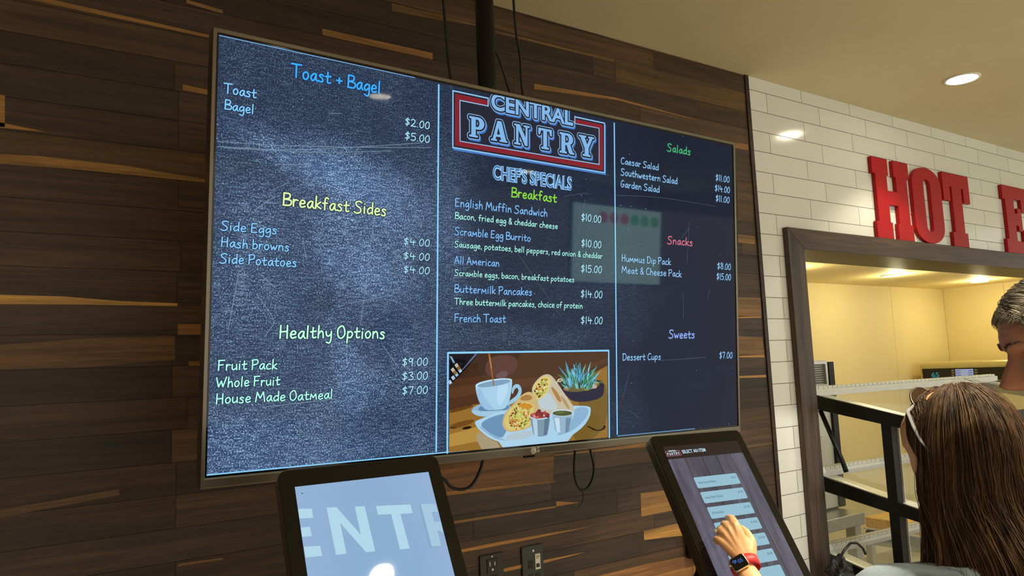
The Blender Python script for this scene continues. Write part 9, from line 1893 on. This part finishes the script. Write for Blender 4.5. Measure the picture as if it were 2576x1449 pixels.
body = skinned([[(pv, (.155, .11)), (mp_(0, f0-.02, mz-.55), (.145, .105)), (mp_(0, f0, mz-.38), (.165, .11)), (mp_(0, f0, mz-.27), (.14, .085)), (mp_(0, f0+.05, mz-.19), (.062, .064)), (mp_(0, f0+.11, mz-.11), (.058, .062)), (mp_(0, f0+.15, mz-.04), (.052, .055))],
    [(mp_(0, f0, mz-.27), (.14, .085)), (sl_, .062), (el_, .045), (tuple((Vector(el_)+Vector(wl_))*.5), .038), (wl_, .029)], [(mp_(0, f0, mz-.27), (.14, .085)), (sr_, .062), (er_, .045), (tuple((Vector(er_)+Vector(wr_))*.5), .038), (wr_, .029)],
    [(pv, (.155, .11)), (mp_(-.10, f0-.02, mz-.84), .092), (mp_(-.11, f0, mz-1.12), .062), (mp_(-.11, f0-.04, .11), .042), (mp_(-.13, f0+.10, .035), (.04, .03))], [(pv, (.155, .11)), (mp_(.10, f0-.02, mz-.84), .092), (mp_(.11, f0, mz-1.12), .062), (mp_(.11, f0-.04, .11), .042), (mp_(.13, f0+.10, .035), (.04, .03))]])
h1 = skinned(simple_hand(wl_, Vector(wl_)-Vector(el_), MF), 2); h2 = skinned(simple_hand(wr_, Vector(wr_)-Vector(er_), MF), 2)
mb = MB(); mb.add(*join(head, body, h1, h2)); mb.build('body', M['skin_m'], man, smooth=True, fix=False)
ob_mat = [M['skin_m']]; face_bits(Mm, MH, man, 0, True, 1.2)
sh = skinned([[(mp_(0, f0-.03, mz-.80), (.19, .145)), (mp_(0, f0-.02, mz-.55), (.18, .14)), (mp_(0, f0, mz-.38), (.195, .142)), (mp_(0, f0, mz-.27), (.175, .125)), (mp_(0, f0+.045, mz-.20), (.112, .108)), (mp_(0, f0+.075, mz-.155), (.082, .082))],
    [(mp_(0, f0, mz-.27), (.175, .125)), (sl_, .084), (tuple(Vector(sl_)*.15+Vector(el_)*.85), .064)], [(mp_(0, f0, mz-.27), (.175, .125)), (sr_, .084), (tuple(Vector(sr_)*.15+Vector(er_)*.85), .064)]], 3)
mb = MB(); mb.add(rumple(sh[0], .005, 16), sh[1]); mb.build('shirt', M['navy'], man, smooth=True, fix=False)
tr = skinned([[(mp_(0, f0-.03, mz-.70), (.165, .125)), (mp_(0, f0-.03, mz-.78), (.17, .126)), (mp_(-.10, f0-.02, mz-.88), .104), (mp_(-.11, f0, mz-1.12), .078), (mp_(-.11, f0-.04, .09), .062)], [(mp_(0, f0-.03, mz-.78), (.17, .126)), (mp_(.10, f0-.02, mz-.88), .104), (mp_(.11, f0, mz-1.12), .078), (mp_(.11, f0-.04, .09), .062)]])
mb = MB(); mb.add(*tr); mb.build('trousers', M['trouser'], man, smooth=True, fix=False)
for x in (-.12, .12):
    mb = MB(); c = Vector(mp_(x, f0+.04, .047)); mb.sphere((0, 0, 0), (.052, .14, .047), 20, 12)
    mb.v = [tuple(c+MR*v[0]+MF*v[1]+Vector((0, 0, max(v[2], -.046)))) for v in mb.v]; mb.build('shoe', M['black_plastic'], man, smooth=True)
# short grey hair combed across
paths = []; wid = []; shd = []; rm = random.Random(9)
def skull(a, b):
    """a: 0 front .. 1 nape over the top, b: -1 left .. 1 right"""
    t = -.98+a*2.95; x = .078*math.sin(b*1.45); k = math.cos(b*1.25)
    return Vector((x, (.100 if t < 0 else .104)*-math.sin(t)*(.35+.65*k) if True else 0, .030+.108*math.cos(t)*k))
for k in range(5200):
    a, b = rm.random()**.9, rm.uniform(-1, 1)
    if abs(b) > .8 and a < .22: continue
    p = skull(a, b); n = (p-Vector((0, 0, .03))).normalized(); L = rm.uniform(.022, .040)*(.75 if a < .12 else 1)
    nz = noise.noise(p*22); d = Vector((.75+.3*nz, (.05 if a < .3 else -.65), (.12 if a < .12 else -.3)+.3*nz)) if b > -.5 else Vector((-.3, -.5+.2*nz, -.75))
    d = (d-n*d.dot(n)).normalized(); base = p+n*rm.uniform(-.002, .002); lift = rm.uniform(.001, .004)
    paths.append([MH+Mm @ q for q in (base, base+d*L*.35+n*lift, base+d*L*.7+n*lift*1.1, base+d*L-n*.001)]); wid.append(rm.uniform(.0004, .0009)); shd.append(min(1.5, max(.45, 1+.6*noise.noise(p*60)+rm.uniform(-.25, .25))))
for k in range(260):                                 # fringe over the brow
    b = rm.uniform(-.5, .55); p = skull(.03+.05*rm.random(), b); n = (p-Vector((0, 0, .03))).normalized(); L = rm.uniform(.012, .024)
    d = Vector((.5, .05, -.8+.3*noise.noise(p*40))); d = (d-n*d.dot(n)).normalized(); paths.append([MH+Mm @ q for q in (p, p+d*L*.4+n*.005, p+d*L*.75+n*.004, p+d*L+n*.001)]); wid.append(rm.uniform(.0004, .0008)); shd.append(rm.uniform(.6, 1.3))
strands(paths, wid, shd, 'hair', M['hair_m'], man)
mb = MB(); N1, N2 = 26, 26; V = [MH+Mm @ (skull(.02+.96*i/N1, -1+2*j/N2)*.988) for i in range(N1+1) for j in range(N2+1)]
mb.add(V, [(i*(N2+1)+j, i*(N2+1)+j+1, (i+1)*(N2+1)+j+1, (i+1)*(N2+1)+j) for i in range(N1) for j in range(N2)], (.5, .5, .5)); mb.build('hair_underlayer', M['hair_m'], man, smooth=True, fix=False)
